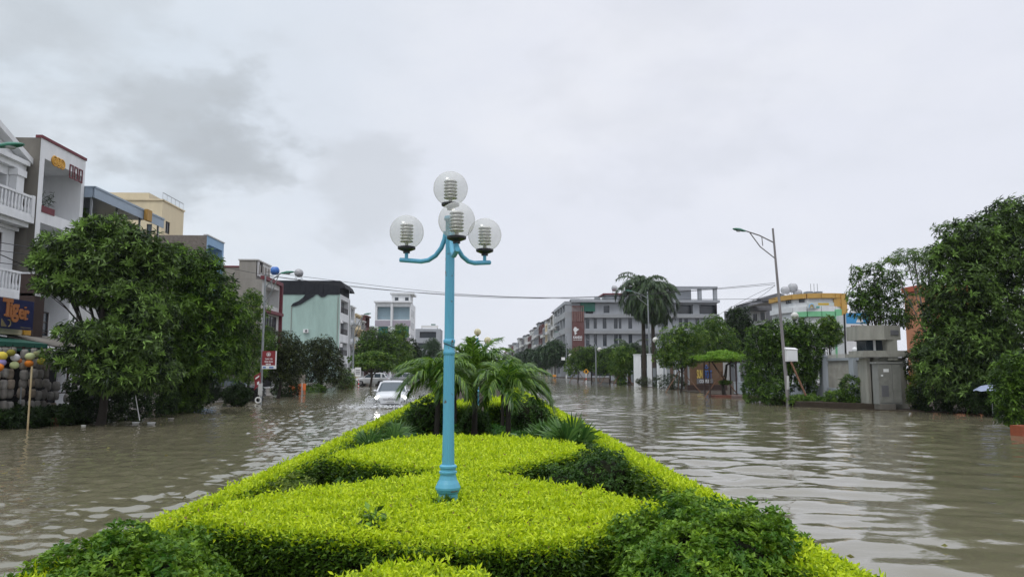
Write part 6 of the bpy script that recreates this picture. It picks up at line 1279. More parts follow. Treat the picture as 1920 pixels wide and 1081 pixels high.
for (px, py, Y, rx, rz, lm, lab) in ((1452, 735, 46.5, 0.85, 0.85, L_MID, 'round leafy green shrub at the foot of the leaning lamp post'), (1412, 728, 49.5, 0.75, 1.1, L_MID, 'tall green shrub left of the round shrub near the lamp post'), (1600, 735, 42.5, 0.75, 0.9, L_MID, 'round green shrub in front of the grey gate pillar'), (1572, 748, 43.5, 0.7, 0.5, L_LIGHT, 'low light green shrub left of the gate house shrub'), (1510, 750, 45.0, 1.1, 0.32, L_LIGHT, 'low pale weeds along the kerb of the right bank'),
        (1722, 735, 40.0, 0.55, 0.9, L_OLIVE, 'dry olive bush beside the electrical cabinet'), (1725, 690, 40.5, 0.8, 1.2, L_OLD, 'dull bronze bush behind the electrical cabinet'), (1750, 745, 39.0, 1.1, 0.9, L_DARK, 'dark undergrowth below the huge right tree, next to the cabinet'), (1800, 745, 37.5, 1.2, 0.9, L_DARK, 'dark undergrowth in the middle below the huge right tree'), (1860, 750, 35.0, 1.2, 0.9, L_DARK, 'dark undergrowth before the blue umbrella'),
        (1258, 716, 82.0, 1.7, 0.9, L_DARK, 'clipped dark hedge shrub in front of the entrance gate'), (1215, 716, 94.0, 1.6, 0.6, L_OLD, 'low olive plants at the foot of the tall palms')):
    c = P(px, py, Y); bush('bank_shrub', lab, 'shrub', c, (rx, rx * 0.9, rz), (0.16, 0.062), 520, 6, lm, group='shrubs along the right bank', core=False, droop=0.15)
# flat clipped parasol tree on a bamboo frame, standing in a brick planter
Yp = 59.0; bx = P(1357, 700, Yp)[0]; t = thing('parasol_tree', 'bright green flat topped tree trained on a frame in a brick planter', 'tree', (bx, Yp, 0))
bl = pxblobs(Yp, [(1355, 670, 46, 6), (1352, 664, 28, 6), (1330, 672, 22, 4)])
g = Geo(); tz = lambda py: zy(py, 1357, Yp); g.tube([(bx, Yp, 0.1), (bx - 0.12, Yp, 0.9), (bx + 0.12, Yp, 1.6), (bx + 0.25, Yp, tz(684)), (bx + 0.9, Yp, tz(675))], [0.18, 0.14, 0.12, 0.09, 0.04], 9); g.tube([(bx + 0.05, Yp, 1.5), (bx - 0.5, Yp + 0.1, 2.2), (bx - 1.0, Yp, tz(675))], [0.10, 0.07, 0.04], 7); part('trunk', g, M_BARKD, t)
g = Geo(); crown(g, bl, 0.17, 0.07, 1500, 6, 0, 0.1, 0.3, 1.0, seed=3); part('crown', g, leafmat('parasol_leaf', (0.12, 0.26, 0.02), (0.30, 0.47, 0.04)), t)
g = Geo(); c = P(1359, 716, Yp); crown(g, [(c, (0.5, 0.5, 0.13))], 0.12, 0.05, 160, 6, seed=5); part('lower_tuft', g, L_MID, t)
g = Geo(); 
for x, y in ((-1.35, -0.7), (0.75, -0.7), (-1.35, 0.7), (0.75, 0.7)): g.bar((bx + x, Yp + y, -0.3), (bx + x, Yp + y, tz(678)), 0.09)
for y in (-0.7, 0.7): g.bar((bx - 2.0, Yp + y, tz(677.5)), (bx + 1.7, Yp + y, tz(677.5)), 0.07)
for z in (698, 718): g.bar((bx - 1.7, Yp - 0.75, tz(z)), (bx - 1.1, Yp - 0.75, tz(z)), 0.06)
part('frame', g, M_BROWN, t)
g = Geo(); g.tube([(bx - 1.9, Yp - 0.3, -0.3), (bx - 0.1, Yp, 2.0)], 0.05, 6); part('prop', g, M_STAKE, t); g = Geo(); g.tube([(bx + 1.1, Yp - 0.2, 0.1), (bx - 0.5, Yp, 2.2)], 0.05, 6); part('prop', g, M_STAKE, t)
g = Geo(); g.prism([(bx - 1.0, Yp - 0.9), (bx + 1.0, Yp - 1.0), (bx + 1.1, Yp + 0.8), (bx - 1.0, Yp + 0.9)], -0.3, 0.18); part('planter', g, mat('red_brick_planter', (0.17, 0.07, 0.05), 0.85, 0.2, 0.35, 5), t)
g = Geo(); q0 = P(1372, 742, 57); g.prism([(q0[0] - 0.3, 56.2), (q0[0] + 1.6, 54.0), (q0[0] + 2.6, 54.2), (q0[0] + 2.4, 56.5), (q0[0] + 0.2, 57.4)], -0.3, 0.24); single('stone_slab', g, mat('red_grey_stone', (0.17, 0.12, 0.11), 0.8, 0.3, 0.4, 4), 'flat reddish stone slab at the water edge right of the parasol tree', 'stone', (q0[0], 56, 0.1))
# verge that carries the shrubs on the right
g = Geo(); g.prism([(P(1462, 760, 47)[0], 47), (P(1500, 760, 43.6)[0], 43.6), (P(1580, 764, 41.8)[0], 41.8), (P(1640, 768, 40.6)[0], 40.6), (23, 41), (23, 50), (P(1462, 760, 47)[0], 50)], -0.9, 0.32); structure('verge', g, M_SOIL)
# tall royal palms and the small wind blown palms at their side
PG = 'tall palms on the right bank'
bpx = P(1208, 700, 110)[0]
palm('tall_palm', 'tall royal palm with a huge shaggy crown, left of the pair', (bpx, 110, 0), 13.4, 0.30, 44, 5.2, 1.5, 0.15, 2.1, L_ROYAL, PG, wind=(0.10, 0, 0), el=(-0.55, 1.45), nl=40, hang=0.8, bark=M_BARK)
palm('tall_palm', 'tall royal palm, right and slightly shorter of the pair', (P(1226, 700, 108)[0], 108, 0), 12.4, 0.28, 44, 5.0, 1.5, 0.15, 2.2, L_ROYAL, PG, wind=(0.12, 0, 0), el=(-0.6, 1.4), nl=40, hang=0.8, bark=M_BARK)
palm('date_palm', 'dark wind blown palm left of the tall royal palms', (P(1180, 700, 116)[0], 116, 0), 5.0, 0.22, 15, 3.6, 1.05, 0.15, 1.5, L_ROYAL, PG, wind=(0.10, 0, 0), nl=34, hang=0.8, shaft=False, bark=M_BARK)
palm('date_palm', 'smaller dark palm with bent fronds farther left of the royal palms', (P(1158, 700, 122)[0], 122, 0), 4.0, 0.2, 13, 3.2, 1.0, 0.15, 1.6, L_ROYAL, PG, wind=(-0.12, 0, 0), nl=32, hang=0.8, shaft=False, bark=M_BARK)
palm('date_palm', 'dark palm behind the trunk of the tall royal palms', (P(1205, 700, 120)[0], 120, 0), 4.6, 0.22, 14, 3.4, 1.05, 0.15, 1.6, L_ROYAL, PG, nl=32, hang=0.8, shaft=False, bark=M_BARK)
# far mass of trees closing the street
g = Geo(); bl = [((x, 640 + rng.uniform(-30, 60), 3.2), (14, 10, rng.uniform(4, 6.5))) for x in range(-60, 10, 9)]; crown(g, bl, 2.0, 0.8, 900, 6, seed=8); single('far_woods', g, L_FAR, 'distant hazy mass of trees closing the end of the street', 'woods', (-20, 640, 0), kind='stuff')
# ------------------------------------------------------------------ street lamps, poles, wires
M_HEAD = mat('green_lamp_housing', (0.008, 0.13, 0.075), 0.35, 0.5)
M_LENS = mat('lamp_lens', (0.35, 0.38, 0.38), 0.2, 0.5)
def street_lamp(label, base, top, head, r=0.08, m=None, band=None):
    """curved bracket lamp: base and top of the pole and the tip of the head are surveyed points"""
    b, tp, hd = np.array(base), np.array(top), np.array(head); t = thing('street_lamp', label, 'street lamp', b); m = m or M_METAL
    g = Geo(); g.tube([b - [0, 0, 0.5], b, (b + tp) / 2, tp], [r * 1.1, r * 1.1, r * 0.85, r * 0.6], 10, 0); g.lathe([(r * 1.25, 0.5), (r * 1.25, 1.3), (r * 1.12, 1.31)], b, 10, 1); part('pole', g, [m, mat('pale_band', (0.45, 0.45, 0.43), 0.6)], t)
    d = (tp - b) / np.linalg.norm(tp - b); h = hd - tp; flat = np.array([h[0], h[1], 0]); L = np.linalg.norm(flat); u = flat / L
    a0 = tp - d * 0.9; a1 = tp - d * 1.9; e = hd - u * 0.45
    g = Geo(); g.tube([a0, a0 + (e - a0) * 0.5 + np.array([0, 0, 0.08]), e], r * 0.4, 7); g.tube([a1, a1 + (e - a1) * 0.5 + np.array([0, 0, -0.12]), a0 + (e - a0) * 0.82], r * 0.34, 7); mid = 0.42; g.bar(a0 + (e - a0) * mid + [0, 0, 0.06], a1 + (a0 + (e - a0) * 0.82 - a1) * 0.5, r * 0.4); part('arm', g, m, t)
    g = Geo(); s = np.cross(u, (0, 0, 1)); pts = []
    V = []; 
    prof = [(-0.50, 0.05, 0.03), (-0.35, 0.10, 0.07), (0.0, 0.17, 0.10), (0.30, 0.15, 0.07), (0.46, 0.07, 0.03)]
    slope = np.array([0, 0, 0.10])
    for (x, w, hh) in prof:
        c = hd - u * 0.05 + u * x + slope * x
        for (a, z) in ((-1, -0.4), (-1.0, 0.2), (-0.5, 1), (0.5, 1), (1.0, 0.2), (1, -0.4)): V.append(c + s * w * a + np.array([0, 0, hh * z]))
    Fq = [[i * 6 + j, i * 6 + (j + 1) % 6, (i + 1) * 6 + (j + 1) % 6, (i + 1) * 6 + j] for i in range(4) for j in range(6)]
    g.add(V, np.array(Fq), 0); g.add(V[:6], [[5, 4, 3, 2, 1, 0]], 0); g.add(V[-6:], [[0, 1, 2, 3, 4, 5]], 0); hp = part('lamp_head', g, M_HEAD, t)
    q = Geo(); c = hd - np.array([0, 0, 0.055]); q.ball(c, (0.16, 0.16, 0.06), 10, 6); part('lens', q, M_LENS, hp); return t
street_lamp('leaning street lamp with a green head on the right bank', P(1477, 745, 45.0), P(1449, 428, 45.0), P(1385, 431, 44.0), 0.10, mat('dull_galvanised', (0.26, 0.24, 0.24), 0.5, 0.4, 0.35, 2, streak=True))
street_lamp('street lamp standing beside the tall palms on the right bank', P(1220, 725, 98.0), P(1214, 546, 98.0), P(1178, 545, 97.0), 0.12)
street_lamp('street lamp beside the red board on the left bank', P(488, 757, 48.5), P(498, 513, 48.5), P(540, 511, 48.2), 0.085)
street_lamp('concrete street lamp in front of the narrow cream houses', P(661, 726, 92.0), P(664, 605, 92.0), P(690, 588, 91.5), 0.12)
hp = P(20, 273, 24.5); street_lamp('street lamp whose green head reaches in at the upper left edge', (hp[0] - 2.2, 24.5, 0), (hp[0] - 2.1, 24.5, hp[2] + 0.3), hp, 0.09)
street_lamp('far street lamp at the corner of the grey building', P(1062, 714, 165.0), P(1062, 630, 165.0), P(1043, 622, 163.0), 0.13)
street_lamp('far street lamp over the dark trees of the far row', P(1013, 706, 260.0), P(1013, 642, 260.0), P(1001, 645, 258.0), 0.15)
g = Geo(); b = P(1118, 717, 112.0); tp = P(1117, 647, 112.0); g.tube([b - [0, 0, .5], tp], [0.13, 0.09], 8); 
t = thing('camera_pole', 'grey steel pole with a side arm among the propped trees', 'pole', b); part('pole', g, M_METAL, t); g = Geo(); g.tube([tp, tp + [-0.3, 0, 0.5], tp + [-1.4, 0, 0.9]], 0.05, 6); part('arm', g, M_METAL, t); g = Geo(); g.obox(tp + [-0.9, 0, 0.0], (0.35, 0.3, 0.25)); part('housing', g, M_BLACK, t)
for (px, py, Y, z0, lab) in ((1490, 592, 58.0, 0.2, 'white globe garden lamp above the shrubs behind the leaning lamp post'), (1229, 637, 92.0, 0.2, 'white globe lamp on a post right of the tall palm trunks'), (1124, 655, 118.0, 0.1, 'white globe lamp above the propped young trees'), (1069, 666, 160.0, 0.1, 'white globe lamp before the grey building wing')):
    c = P(px, py, Y); t = thing('garden_globe_lamp', lab, 'lamp', (c[0], c[1], z0)); r = 0.30 if Y < 70 else 0.36; g = Geo(); g.ball(c, r, 18, 12); part('globe', g, mat('milky_globe', (0.55, 0.54, 0.50), 0.3, 0.5), t); g = Geo(); g.tube([(c[0], c[1], z0), c - [0, 0, r]], 0.05, 7); g.lathe([(0.16, -r - 0.06), (0.16, -r + 0.04), (0.1, -r + 0.06)], c, 10); part('post', g, M_BLACK, t)
g = Geo(); b = P(1585, 662, 47.0); tp = P(1583, 588, 47.0); g.tube([b - [0, 0, 1.5], tp], 0.06, 8); single('black_pole', g, M_BLACK, 'thin black pole standing behind the baluster fence', 'pole', b)
def wire(label, pts, r=0.013):
    """cable strung through surveyed points"""
    p = np.array([P(*q) for q in pts]); n = 28; ts = np.linspace(0, 1, len(p)); tt = np.linspace(0, 1, n)
    c = np.polyfit(ts, p, min(3, len(p) - 1)); path = sum(c[i][None, :] * tt[:, None] ** (len(c) - 1 - i) for i in range(len(c)))
    g = Geo(); g.tube(path, r, 5); single('overhead_cable', g, M_BLACK, label, 'cable', path[0], 'overhead cables')
wire('upper overhead cable sagging across the street between the two nearest lamps', [(499, 509, 48.5), (840, 549, 47), (1110, 556, 46), (1453, 530, 45)])
wire('second overhead cable just under the upper one across the street', [(499, 516, 48.5), (840, 553, 47), (1110, 557, 46), (1453, 533, 45)])
wire('thick lowest overhead cable running past the right lamp', [(300, 470, 49), (620, 533, 48), (1000, 558, 47), (1454, 560, 45)], 0.014)
wire('faint overhead cable rising to the palms behind the right lamp', [(1453, 536, 45), (1400, 560, 55), (1330, 600, 70)], 0.013)
wire('overhead cable leaving the right lamp toward the shrubs', [(1453, 534, 45), (1415, 562, 58), (1375, 580, 75)], 0.013)
for i, (a, b) in enumerate(((450, 462), (492, 498), (468, 476))): wire(('upper cable crossing the white villa at the left edge', 'lower cable crossing the white villa at the left edge', 'middle cable crossing the white villa at the left edge')[i], [(-60, a - 6, 30), (60, b + 2, 33), (200, b + 22, 38)], 0.016)
wire('slanting cable in front of the white villa balcony', [(-60, 455, 28), (50, 500, 30), (150, 560, 33)], 0.02)
# ------------------------------------------------------------------ signs and banners
t = thing('red_board', 'red board with white lettering on the left street lamp', 'sign', P(503, 690, 48.2)); Yb = 48.2; f = Face(P(491.5, 675, Yb)[:2], (1, 0), (0, -1)); s = Yb / F; W = 24 * s; za, zb, zc = zy(691, 503, Yb), zy(657.5, 503, Yb), zy(684.5, 503, Yb)
g = Geo(); f.slab(g, 0, W, zc, zb, -0.12, 0, 0); f.slab(g, 0, W, za, zc - 0.001, -0.12, 0, 1); f.slab(g, W + 0.001, W + 0.04, za, zb, -0.13, 0.005, 1); part('board', g, [M_SIGNR, M_SIGNW], t)
g = Geo(); 
for txt, py, sz in (('TRUNG TÂM', 673.8, 3.6), ('TIẾNG TRUNG', 679.0, 3.6)): g.text(txt, sz * s * 1.05, f.p(W / 2, zy(py, 503, Yb), 0.01), (1, 0, 0), (0, 0, 1), 0.008, bold=0.02, align='CENTER', sx=0.62)
for a, b in ((0.30, 0.36), (0.38, 0.46), (0.50, 0.56), (0.58, 0.66)): f.slab(g, W * a, W * b, zy(683.6, 503, Yb), zy(681, 503, Yb), 0.002, 0.014)
c = f.p(W * 0.48, zy(664, 503, Yb), 0.012)
for rr in (0.13, 0.07): g.tube([c + np.array([math.cos(a) * rr, 0, math.sin(a) * rr]) for a in np.linspace(0, 6.2832, 17)], 0.013, 5)
g.plate([c + np.array([x, 0, z]) for x, z in ((-0.06, -0.05), (0.06, -0.05), (0.02, 0.05), (-0.02, 0.05))], (0, -0.01, 0)); part('lettering', g, M_SIGNW, t)
g = Geo()
for a, b in ((0.08, 0.30), (0.55, 0.88)): f.slab(g, W * a, W * b, zy(689.5, 503, Yb), zy(687, 503, Yb), 0.002, 0.01)
part('small_print', g, M_BLUEPL, t)
def banner(name, label, pts, Y, m, thick=0.02, extra=None):
    p = [P(a, b, Y + c) for a, b, c in pts]; g = Geo(); g.plate(p, (0, thick, 0), 0)
    if extra: extra(g)
    return single(name, g, m if isinstance(m, list) else [m], label, 'banner', p[-1])
banner('red_banner', 'dirty red cloth banner tied to the left street lamp below the board', [(489, 697, 0), (476, 705, -0.1), (478, 722, -0.05), (476, 731, 0.0), (488, 720, 0)], 48.3, [M_SIGNR, M_SIGNW], extra=lambda g: [g.plate([P(482, 716, 48.28), P(486, 714, 48.28), P(486, 719, 48.28), P(482, 721, 48.28)], (0, -0.01, 0), 1), g.plate([P(479, 708, 48.2), P(486, 703, 48.28), P(486, 706, 48.28), P(479, 711, 48.2)], (0, -0.01, 0), 1)])
g = Geo(); g.obox(P(487, 729, 48.25), (0.16, 0.1, 0.7)); single('pale_wrap', g, M_WHITED, 'pale wrapping round the left street lamp above the water', 'wrap', P(487, 739, 48.25))
banner('feather_banner', 'white feather banner standing at the water edge before the bronze tree', [(599, 729, 0), (597, 729, 0), (597, 716, 0), (600, 702, 0), (605, 700, 0), (605.5, 712, 0), (604, 729, 0)], 74.5, [M_SIGNW, mat('purple_print', (0.25, 0.15, 0.30), 0.6)], extra=lambda g: [g.obox(P(601.5, y_, 74.45), (0.16, 0.02, 0.25), m=1) for y_ in (708, 713, 718)])
g = Geo(); b = P(189, 0, 1)
t = thing('red_white_flag', 'red and white vertical banner between the two big left trees', 'banner', P(345, 742, 43.0)); g = Geo(); g.obox(P(345, 727, 43.0), (0.20, 0.03, 0.95)); part('cloth', g, M_SIGNR, t); g = Geo(); g.obox(P(348.5, 716, 42.98), (0.13, 0.03, 0.5)); part('white_cloth', g, M_SIGNW, t); g = Geo(); g.tube([P(342, 745, 43), P(343, 708, 43)], 0.025, 6); part('pole', g, M_WHITED, t)
g = Geo(); g.tube([P(672, 731, 91.0) - [0, 0, .3], P(673, 703, 91.0)], 0.06, 8, 0)
for py in (728, 721, 714): g.tube([P(672.3, py, 91.0), P(672.4, py - 3.4, 91.0)], 0.068, 8, 1)
t = thing('striped_post', 'red and white striped traffic post with a white board', 'sign post', P(672, 729, 91.0)); part('post', g, [M_SIGNW, mat('traffic_red', (0.5, 0.03, 0.03), 0.5)], t); g = Geo(); g.obox(P(671, 697, 90.9), (0.72, 0.05, 1.1)); part('board', g, M_SIGNW, t); g = Geo(); 
for k in range(3): g.obox(P(671, 693.5 + k * 3.2, 90.86), (0.5, 0.02, 0.08))
part('print', g, M_GREYD, t)
t = thing('yellow_sign', 'small yellow warning sign on a red and white post by the right bank', 'sign', P(1099, 718, 112)); g = Geo(); g.tube([P(1099, 719, 112), P(1099, 700, 112)], 0.07, 8); g.tube([P(1099, 712, 112), P(1099, 708, 112)], 0.075, 8, 1); part('post', g, [M_SIGNW, mat('traffic_red', (0, 0, 0))], t); g = Geo(); c = P(1099, 696, 112); g.plate([c + [-0.45, 0, 0], c + [0, 0, -0.45], c + [0.45, 0, 0], c + [0, 0, 0.45]], (0, 0.04, 0)); part('plate', g, mat('warning_yellow', (0.60, 0.30, 0.02), 0.5), t); g = Geo(); g.plate([c + [-0.12, -0.01, -0.2], c + [0.12, -0.01, -0.2], c + [0.12, -0.01, 0.2], c + [-0.12, -0.01, 0.2]], (0, -0.01, 0)); part('symbol', g, M_BLACK, t)
g = Geo(); g.obox(P(1056, 672, 164.5), (0.8, 0.1, 0.65)); single('street_sign', g, M_SIGNW, 'small white sign on the far lamp at the corner of the grey building', 'sign', P(1056, 676, 164.5))
# white box on the leaning lamp and its bamboo prop
Yw = 44.6; g = Geo(); a, b = P(1476, 677, Yw), P(1495, 652, Yw); g.box((a[0], Yw, a[2]), (b[0], Yw + 0.35, b[2] - 0.1)); g.add([(a[0] - .03, Yw - .03, b[2] - .1), (b[0] + .03, Yw - .03, b[2] - .1), (b[0] + .03, Yw + .4, b[2] - .1), (a[0] - .03, Yw + .4, b[2] - .1), (a[0] - .03, Yw - .03, b[2] - .04), (b[0] + .03, Yw - .03, b[2] - .10 + .02), (b[0] + .03, Yw + .4, b[2] + .02), (a[0] - .03, Yw + .4, b[2] + .06)], [[0, 1, 5, 4], [4, 5, 6, 7], [1, 2, 6, 5], [0, 4, 7, 3]])
t = thing('meter_box', 'white meter box mounted on the leaning lamp post', 'box', P(1486, 677, Yw)); part('body', g, M_SIGNW, t); g = Geo(); g.box((a[0] + 0.05, Yw - 0.02, a[2] + 0.06), (b[0] - 0.05, Yw - 0.003, b[2] - 0.2)); part('door', g, M_WHITE, t)
g = Geo(); g.tube([P(1511, 741, 44.0), P(1483, 678, 44.5)], 0.06, 7); single('bamboo_prop', g, M_STAKE, 'slanting bamboo pole below the white meter box', 'pole', P(1511, 741, 44.0))
g = Geo(); g.obox(P(661, 695, 91.8), (0.45, 0.3, 0.55)); single('lamp_box', g, M_SIGNW, 'small white box on the concrete lamp pole of the left bank', 'box', P(661, 699, 91.8))
# ------------------------------------------------------------------ cars
M_RUBBER = mat('tyre_rubber', (0.015, 0.015, 0.015), 0.8, 0.2); M_CHROME = mat('chrome', (0.55, 0.55, 0.56), 0.15, 0.6, metal=0.9); M_CARW = mat('white_car_paint', (0.62, 0.63, 0.65), 0.22, 0.5); M_CARB = mat('black_car_paint', (0.012, 0.012, 0.014), 0.2, 0.5); M_CARS = mat('silver_car_paint', (0.42, 0.43, 0.45), 0.25, 0.5, metal=0.3)
M_LIT = mat('lit_headlight', (0.9, 0.9, 0.85), 0.2, 0.5, emit=((1.0, 0.97, 0.88), 16)); M_UNLIT = mat('clear_lamp', (0.35, 0.36, 0.38), 0.15, 0.6); M_TAIL = mat('tail_lamp', (0.35, 0.02, 0.02), 0.25, 0.5); M_AUTOG = mat('car_glass', (0.05, 0.07, 0.085), 0.05, 0.6)
def suv(label, loc, rz, paint, lit, group=None):
    t = thing('car', label, 'car', (0, 0, 0), group)
    def loft(g, st, m, close=True, smooth=True):
        V = []; k = None
        for (y, pr) in st:
            row = [(x, y, z) for x, z in pr] + [(-x, y, z) for x, z in pr[::-1]]; k = len(row); V += row
        Fq = [[i * k + j, i * k + (j + 1) % k, (i + 1) * k + (j + 1) % k, (i + 1) * k + j] for i in range(len(st) - 1) for j in range(k)]
        g.add(V, np.array(Fq), m, 0.5, smooth)
        g.add(V[:k], [list(range(k))], m); g.add(V[-k:], [list(range(k))[::-1]], m)
    def sec(w, zb, zt, cr=0.05): return [(0.001, zt + cr), (w * 0.62, zt + cr * 0.75), (w * 0.90, zt - 0.01), (w * 0.985, zt - 0.10), (w, zt - 0.26), (w * 0.985, (zb + zt) / 2 - 0.05), (w * 0.97, zb + 0.14), (w * 0.88, zb), (0.001, zb)]
    g = Geo(); loft(g, [(-2.30, sec(0.62, 0.42, 0.72, 0.02)), (-2.26, sec(0.74, 0.30, 0.80, 0.03)), (-2.12, sec(0.86, 0.24, 0.88, 0.04)), (-1.80, sec(0.91, 0.22, 0.95, 0.05)), (-1.2, sec(0.92, 0.22, 1.02, 0.06)), (-0.95, sec(0.925, 0.22, 1.06, 0.03)), (0.2, sec(0.925, 0.22, 1.07, 0.0)), (1.4, sec(0.925, 0.22, 1.10, 0.0)), (2.05, sec(0.90, 0.26, 1.10, 0.0)), (2.22, sec(0.84, 0.34, 1.04, 0.0)), (2.28, sec(0.74, 0.42, 0.96, 0.0))], 0); part('body', g, paint, t)
    g = Geo(); 
    def cs(wb, wt, zb, zt): return [(0.001, zt), (wt * 0.8, zt - 0.01), (wt, zt - 0.06), (wb, zb)]
    loft(g, [(-1.05, cs(0.84, 0.80, 1.0, 1.07)), (-0.30, cs(0.86, 0.66, 1.05, 1.60)), (0.3, cs(0.86, 0.68, 1.05, 1.66)), (1.3, cs(0.86, 0.66, 1.06, 1.64)), (1.75, cs(0.84, 0.62, 1.06, 1.56)), (2.16, cs(0.80, 0.70, 1.02, 1.10))], 0, smooth=False); part('greenhouse', g, M_AUTOG, t)
    g = Geo(); loft(g, [(-0.34, [(0.001, 1.615), (0.52, 1.605), (0.64, 1.55), (0.66, 1.52), (0.001, 1.52)]), (0.3, [(0.001, 1.69), (0.55, 1.68), (0.67, 1.62), (0.70, 1.57), (0.001, 1.57)]), (1.3, [(0.001, 1.67), (0.53, 1.66), (0.65, 1.60), (0.68, 1.55), (0.001, 1.55)]), (1.82, [(0.001, 1.58), (0.5, 1.57), (0.61, 1.52), (0.64, 1.47), (0.001, 1.47)])], 0)
    for sx in (-1, 1):
        g.bar((sx * 0.845, -1.05, 1.05), (sx * 0.66, -0.32, 1.57), 0.08, 0.07); g.bar((sx * 0.875, 0.45, 1.06), (sx * 0.70, 0.42, 1.62), 0.10, 0.05); g.bar((sx * 0.868, 1.45, 1.07), (sx * 0.67, 1.38, 1.60), 0.22, 0.05); g.bar((sx * 0.80, 2.08, 1.05), (sx * 0.63, 1.74, 1.53), 0.16, 0.07)
    part('roof', g, paint, t)
    for sx in (-1, 1):
        for y in (-1.38, 1.36):
            g = Geo(); c = np.array([sx * 0.80, y, 0.34]); n = 22
            a = np.linspace(0, 2 * math.pi, n + 1)
            g.tube([c + [sx * -0.10, 0, 0], c + [sx * -0.06, 0, 0], c + [sx * 0.08, 0, 0], c + [sx * 0.115, 0, 0]], [0.33, 0.355, 0.355, 0.33], n, 0); w_ = part('wheel', g, M_RUBBER, t)
            q = Geo(); q.tube([c + [sx * 0.10, 0, 0], c + [sx * 0.13, 0, 0]], [0.235, 0.21], 18, 0)
            part('rim', q, M_CHROME, w_)
            q = Geo(); q.tube([c + [sx * -0.12, 0, 0], c + [sx * 0.112, 0, 0]], 0.42, 20, 0, caps=True); part('wheel_arch', q, M_BLACK, t)
        g = Geo(); g.ball((sx * 0.66, -2.14, 0.75), (0.22, 0.11, 0.11), 14, 8); part('headlight', g, M_LIT if lit else M_UNLIT, t)
        g = Geo(); g.ball((sx * 0.985, -0.78, 1.10), (0.11, 0.07, 0.075), 10, 7); g.bar((sx * 0.86, -0.78, 1.06), (sx * 0.97, -0.78, 1.08), 0.05); part('mirror', g, paint, t)
        g = Geo(); g.add([(sx * 0.56, -2.26, 0.46), (sx * 0.80, -2.17, 0.50), (sx * 0.79, -2.17, 0.60), (sx * 0.62, -2.255, 0.55), (sx * 0.56, -2.31, 0.46), (sx * 0.81, -2.22, 0.50), (sx * 0.80, -2.22, 0.60), (sx * 0.62, -2.30, 0.55)], [[4, 5, 6, 7], [0, 4, 7, 3], [1, 2, 6, 5], [2, 3, 7, 6], [0, 1, 5, 4]]); part('fog_light_recess', g, M_BLACK, t)
        g = Geo(); g.ball((sx * 0.72, 2.20, 0.92), (0.16, 0.07, 0.09), 10, 6); part('tail_light', g, M_TAIL, t)
        g = Geo()
        for y in (0.30, 1.15): g.bar((sx * 0.932, y, 0.90), (sx * 0.932, y + 0.18, 0.90), 0.03)
        part('door_handle', g, M_CHROME, t)
    g = Geo(); g.add([(-0.40, -2.31, 0.62), (0.40, -2.31, 0.62), (0.50, -2.25, 0.78), (-0.50, -2.25, 0.78), (-0.40, -2.24, 0.62), (0.40, -2.24, 0.62), (0.5, -2.18, 0.78), (-0.5, -2.18, 0.78)], [[0, 1, 2, 3], [0, 3, 7, 4], [1, 5, 6, 2], [3, 2, 6, 7], [0, 4, 5, 1]]); gr = part('grille', g, M_GREYD, t)
    q = Geo()
    for k in range(4): z = 0.645 + k * 0.036; w = 0.41 + k * 0.025; q.bar((-w, -2.315 + k * 0.013, z), (w, -2.315 + k * 0.013, z), 0.014)
    part('chrome_bars', q, M_CHROME, gr)
    q = Geo(); c = np.array([0, -2.33, 0.70])
    q.tube([c + [math.cos(a) * 0.105, 0, math.sin(a) * 0.078] for a in np.linspace(0, 6.2832, 21)], 0.013, 6); q.tube([c + [-0.09, 0, 0.035], c + [-0.035, 0, 0.02], c + [0, 0, -0.015], c + [0.035, 0, 0.02], c + [0.09, 0, 0.035]], 0.013, 6); part('emblem', q, M_CHROME, gr)
    g = Geo(); g.add([(-0.42, -2.32, 0.32), (0.42, -2.32, 0.32), (0.52, -2.28, 0.42), (-0.52, -2.28, 0.42), (-0.42, -2.2, 0.30), (0.42, -2.2, 0.30)], [[0, 1, 2, 3], [0, 4, 5, 1]]); part('lower_intake', g, M_BLACK, t)
    g = Geo(); g.box((-0.26, -2.345, 0.45), (0.26, -2.32, 0.565)); pl = part('licence_plate', g, M_SIGNW, t); q = Geo()
    for k in range(8): q.box((-0.21 + k * 0.055, -2.35, 0.475), (-0.175 + k * 0.055, -2.346, 0.54))
    part('plate_marks', q, M_GREYD, pl)
    g = Geo(); g.bar((-0.5, -0.98, 1.09), (0.1, -0.86, 1.16), 0.02); g.bar((0.0, -0.98, 1.09), (0.6, -0.86, 1.16), 0.02); part('wiper', g, M_BLACK, t)
    t.location = loc; t.rotation_euler = (0, 0, rz); return t
Yc = 43.5; xcar = P(728, 750, Yc)[0]
suv('white car with lit headlights driving through the flood toward the camera', (xcar, Yc + 2.0, -0.15), R(4), M_CARW, True)
suv('white car parked side on under the flat layered tree', (P(698, 715, 101)[0], 101, 0.07), R(-97), M_CARW, False)
suv('black car parked behind the shrubs of the left bank', (P(430, 728, 54)[0], 54.5, 0.0), R(98), M_CARB, False)
suv('silver car parked behind the left palm, partly hidden', (P(748, 715, 108)[0], 108, 0.07), R(-80), M_CARS, False)
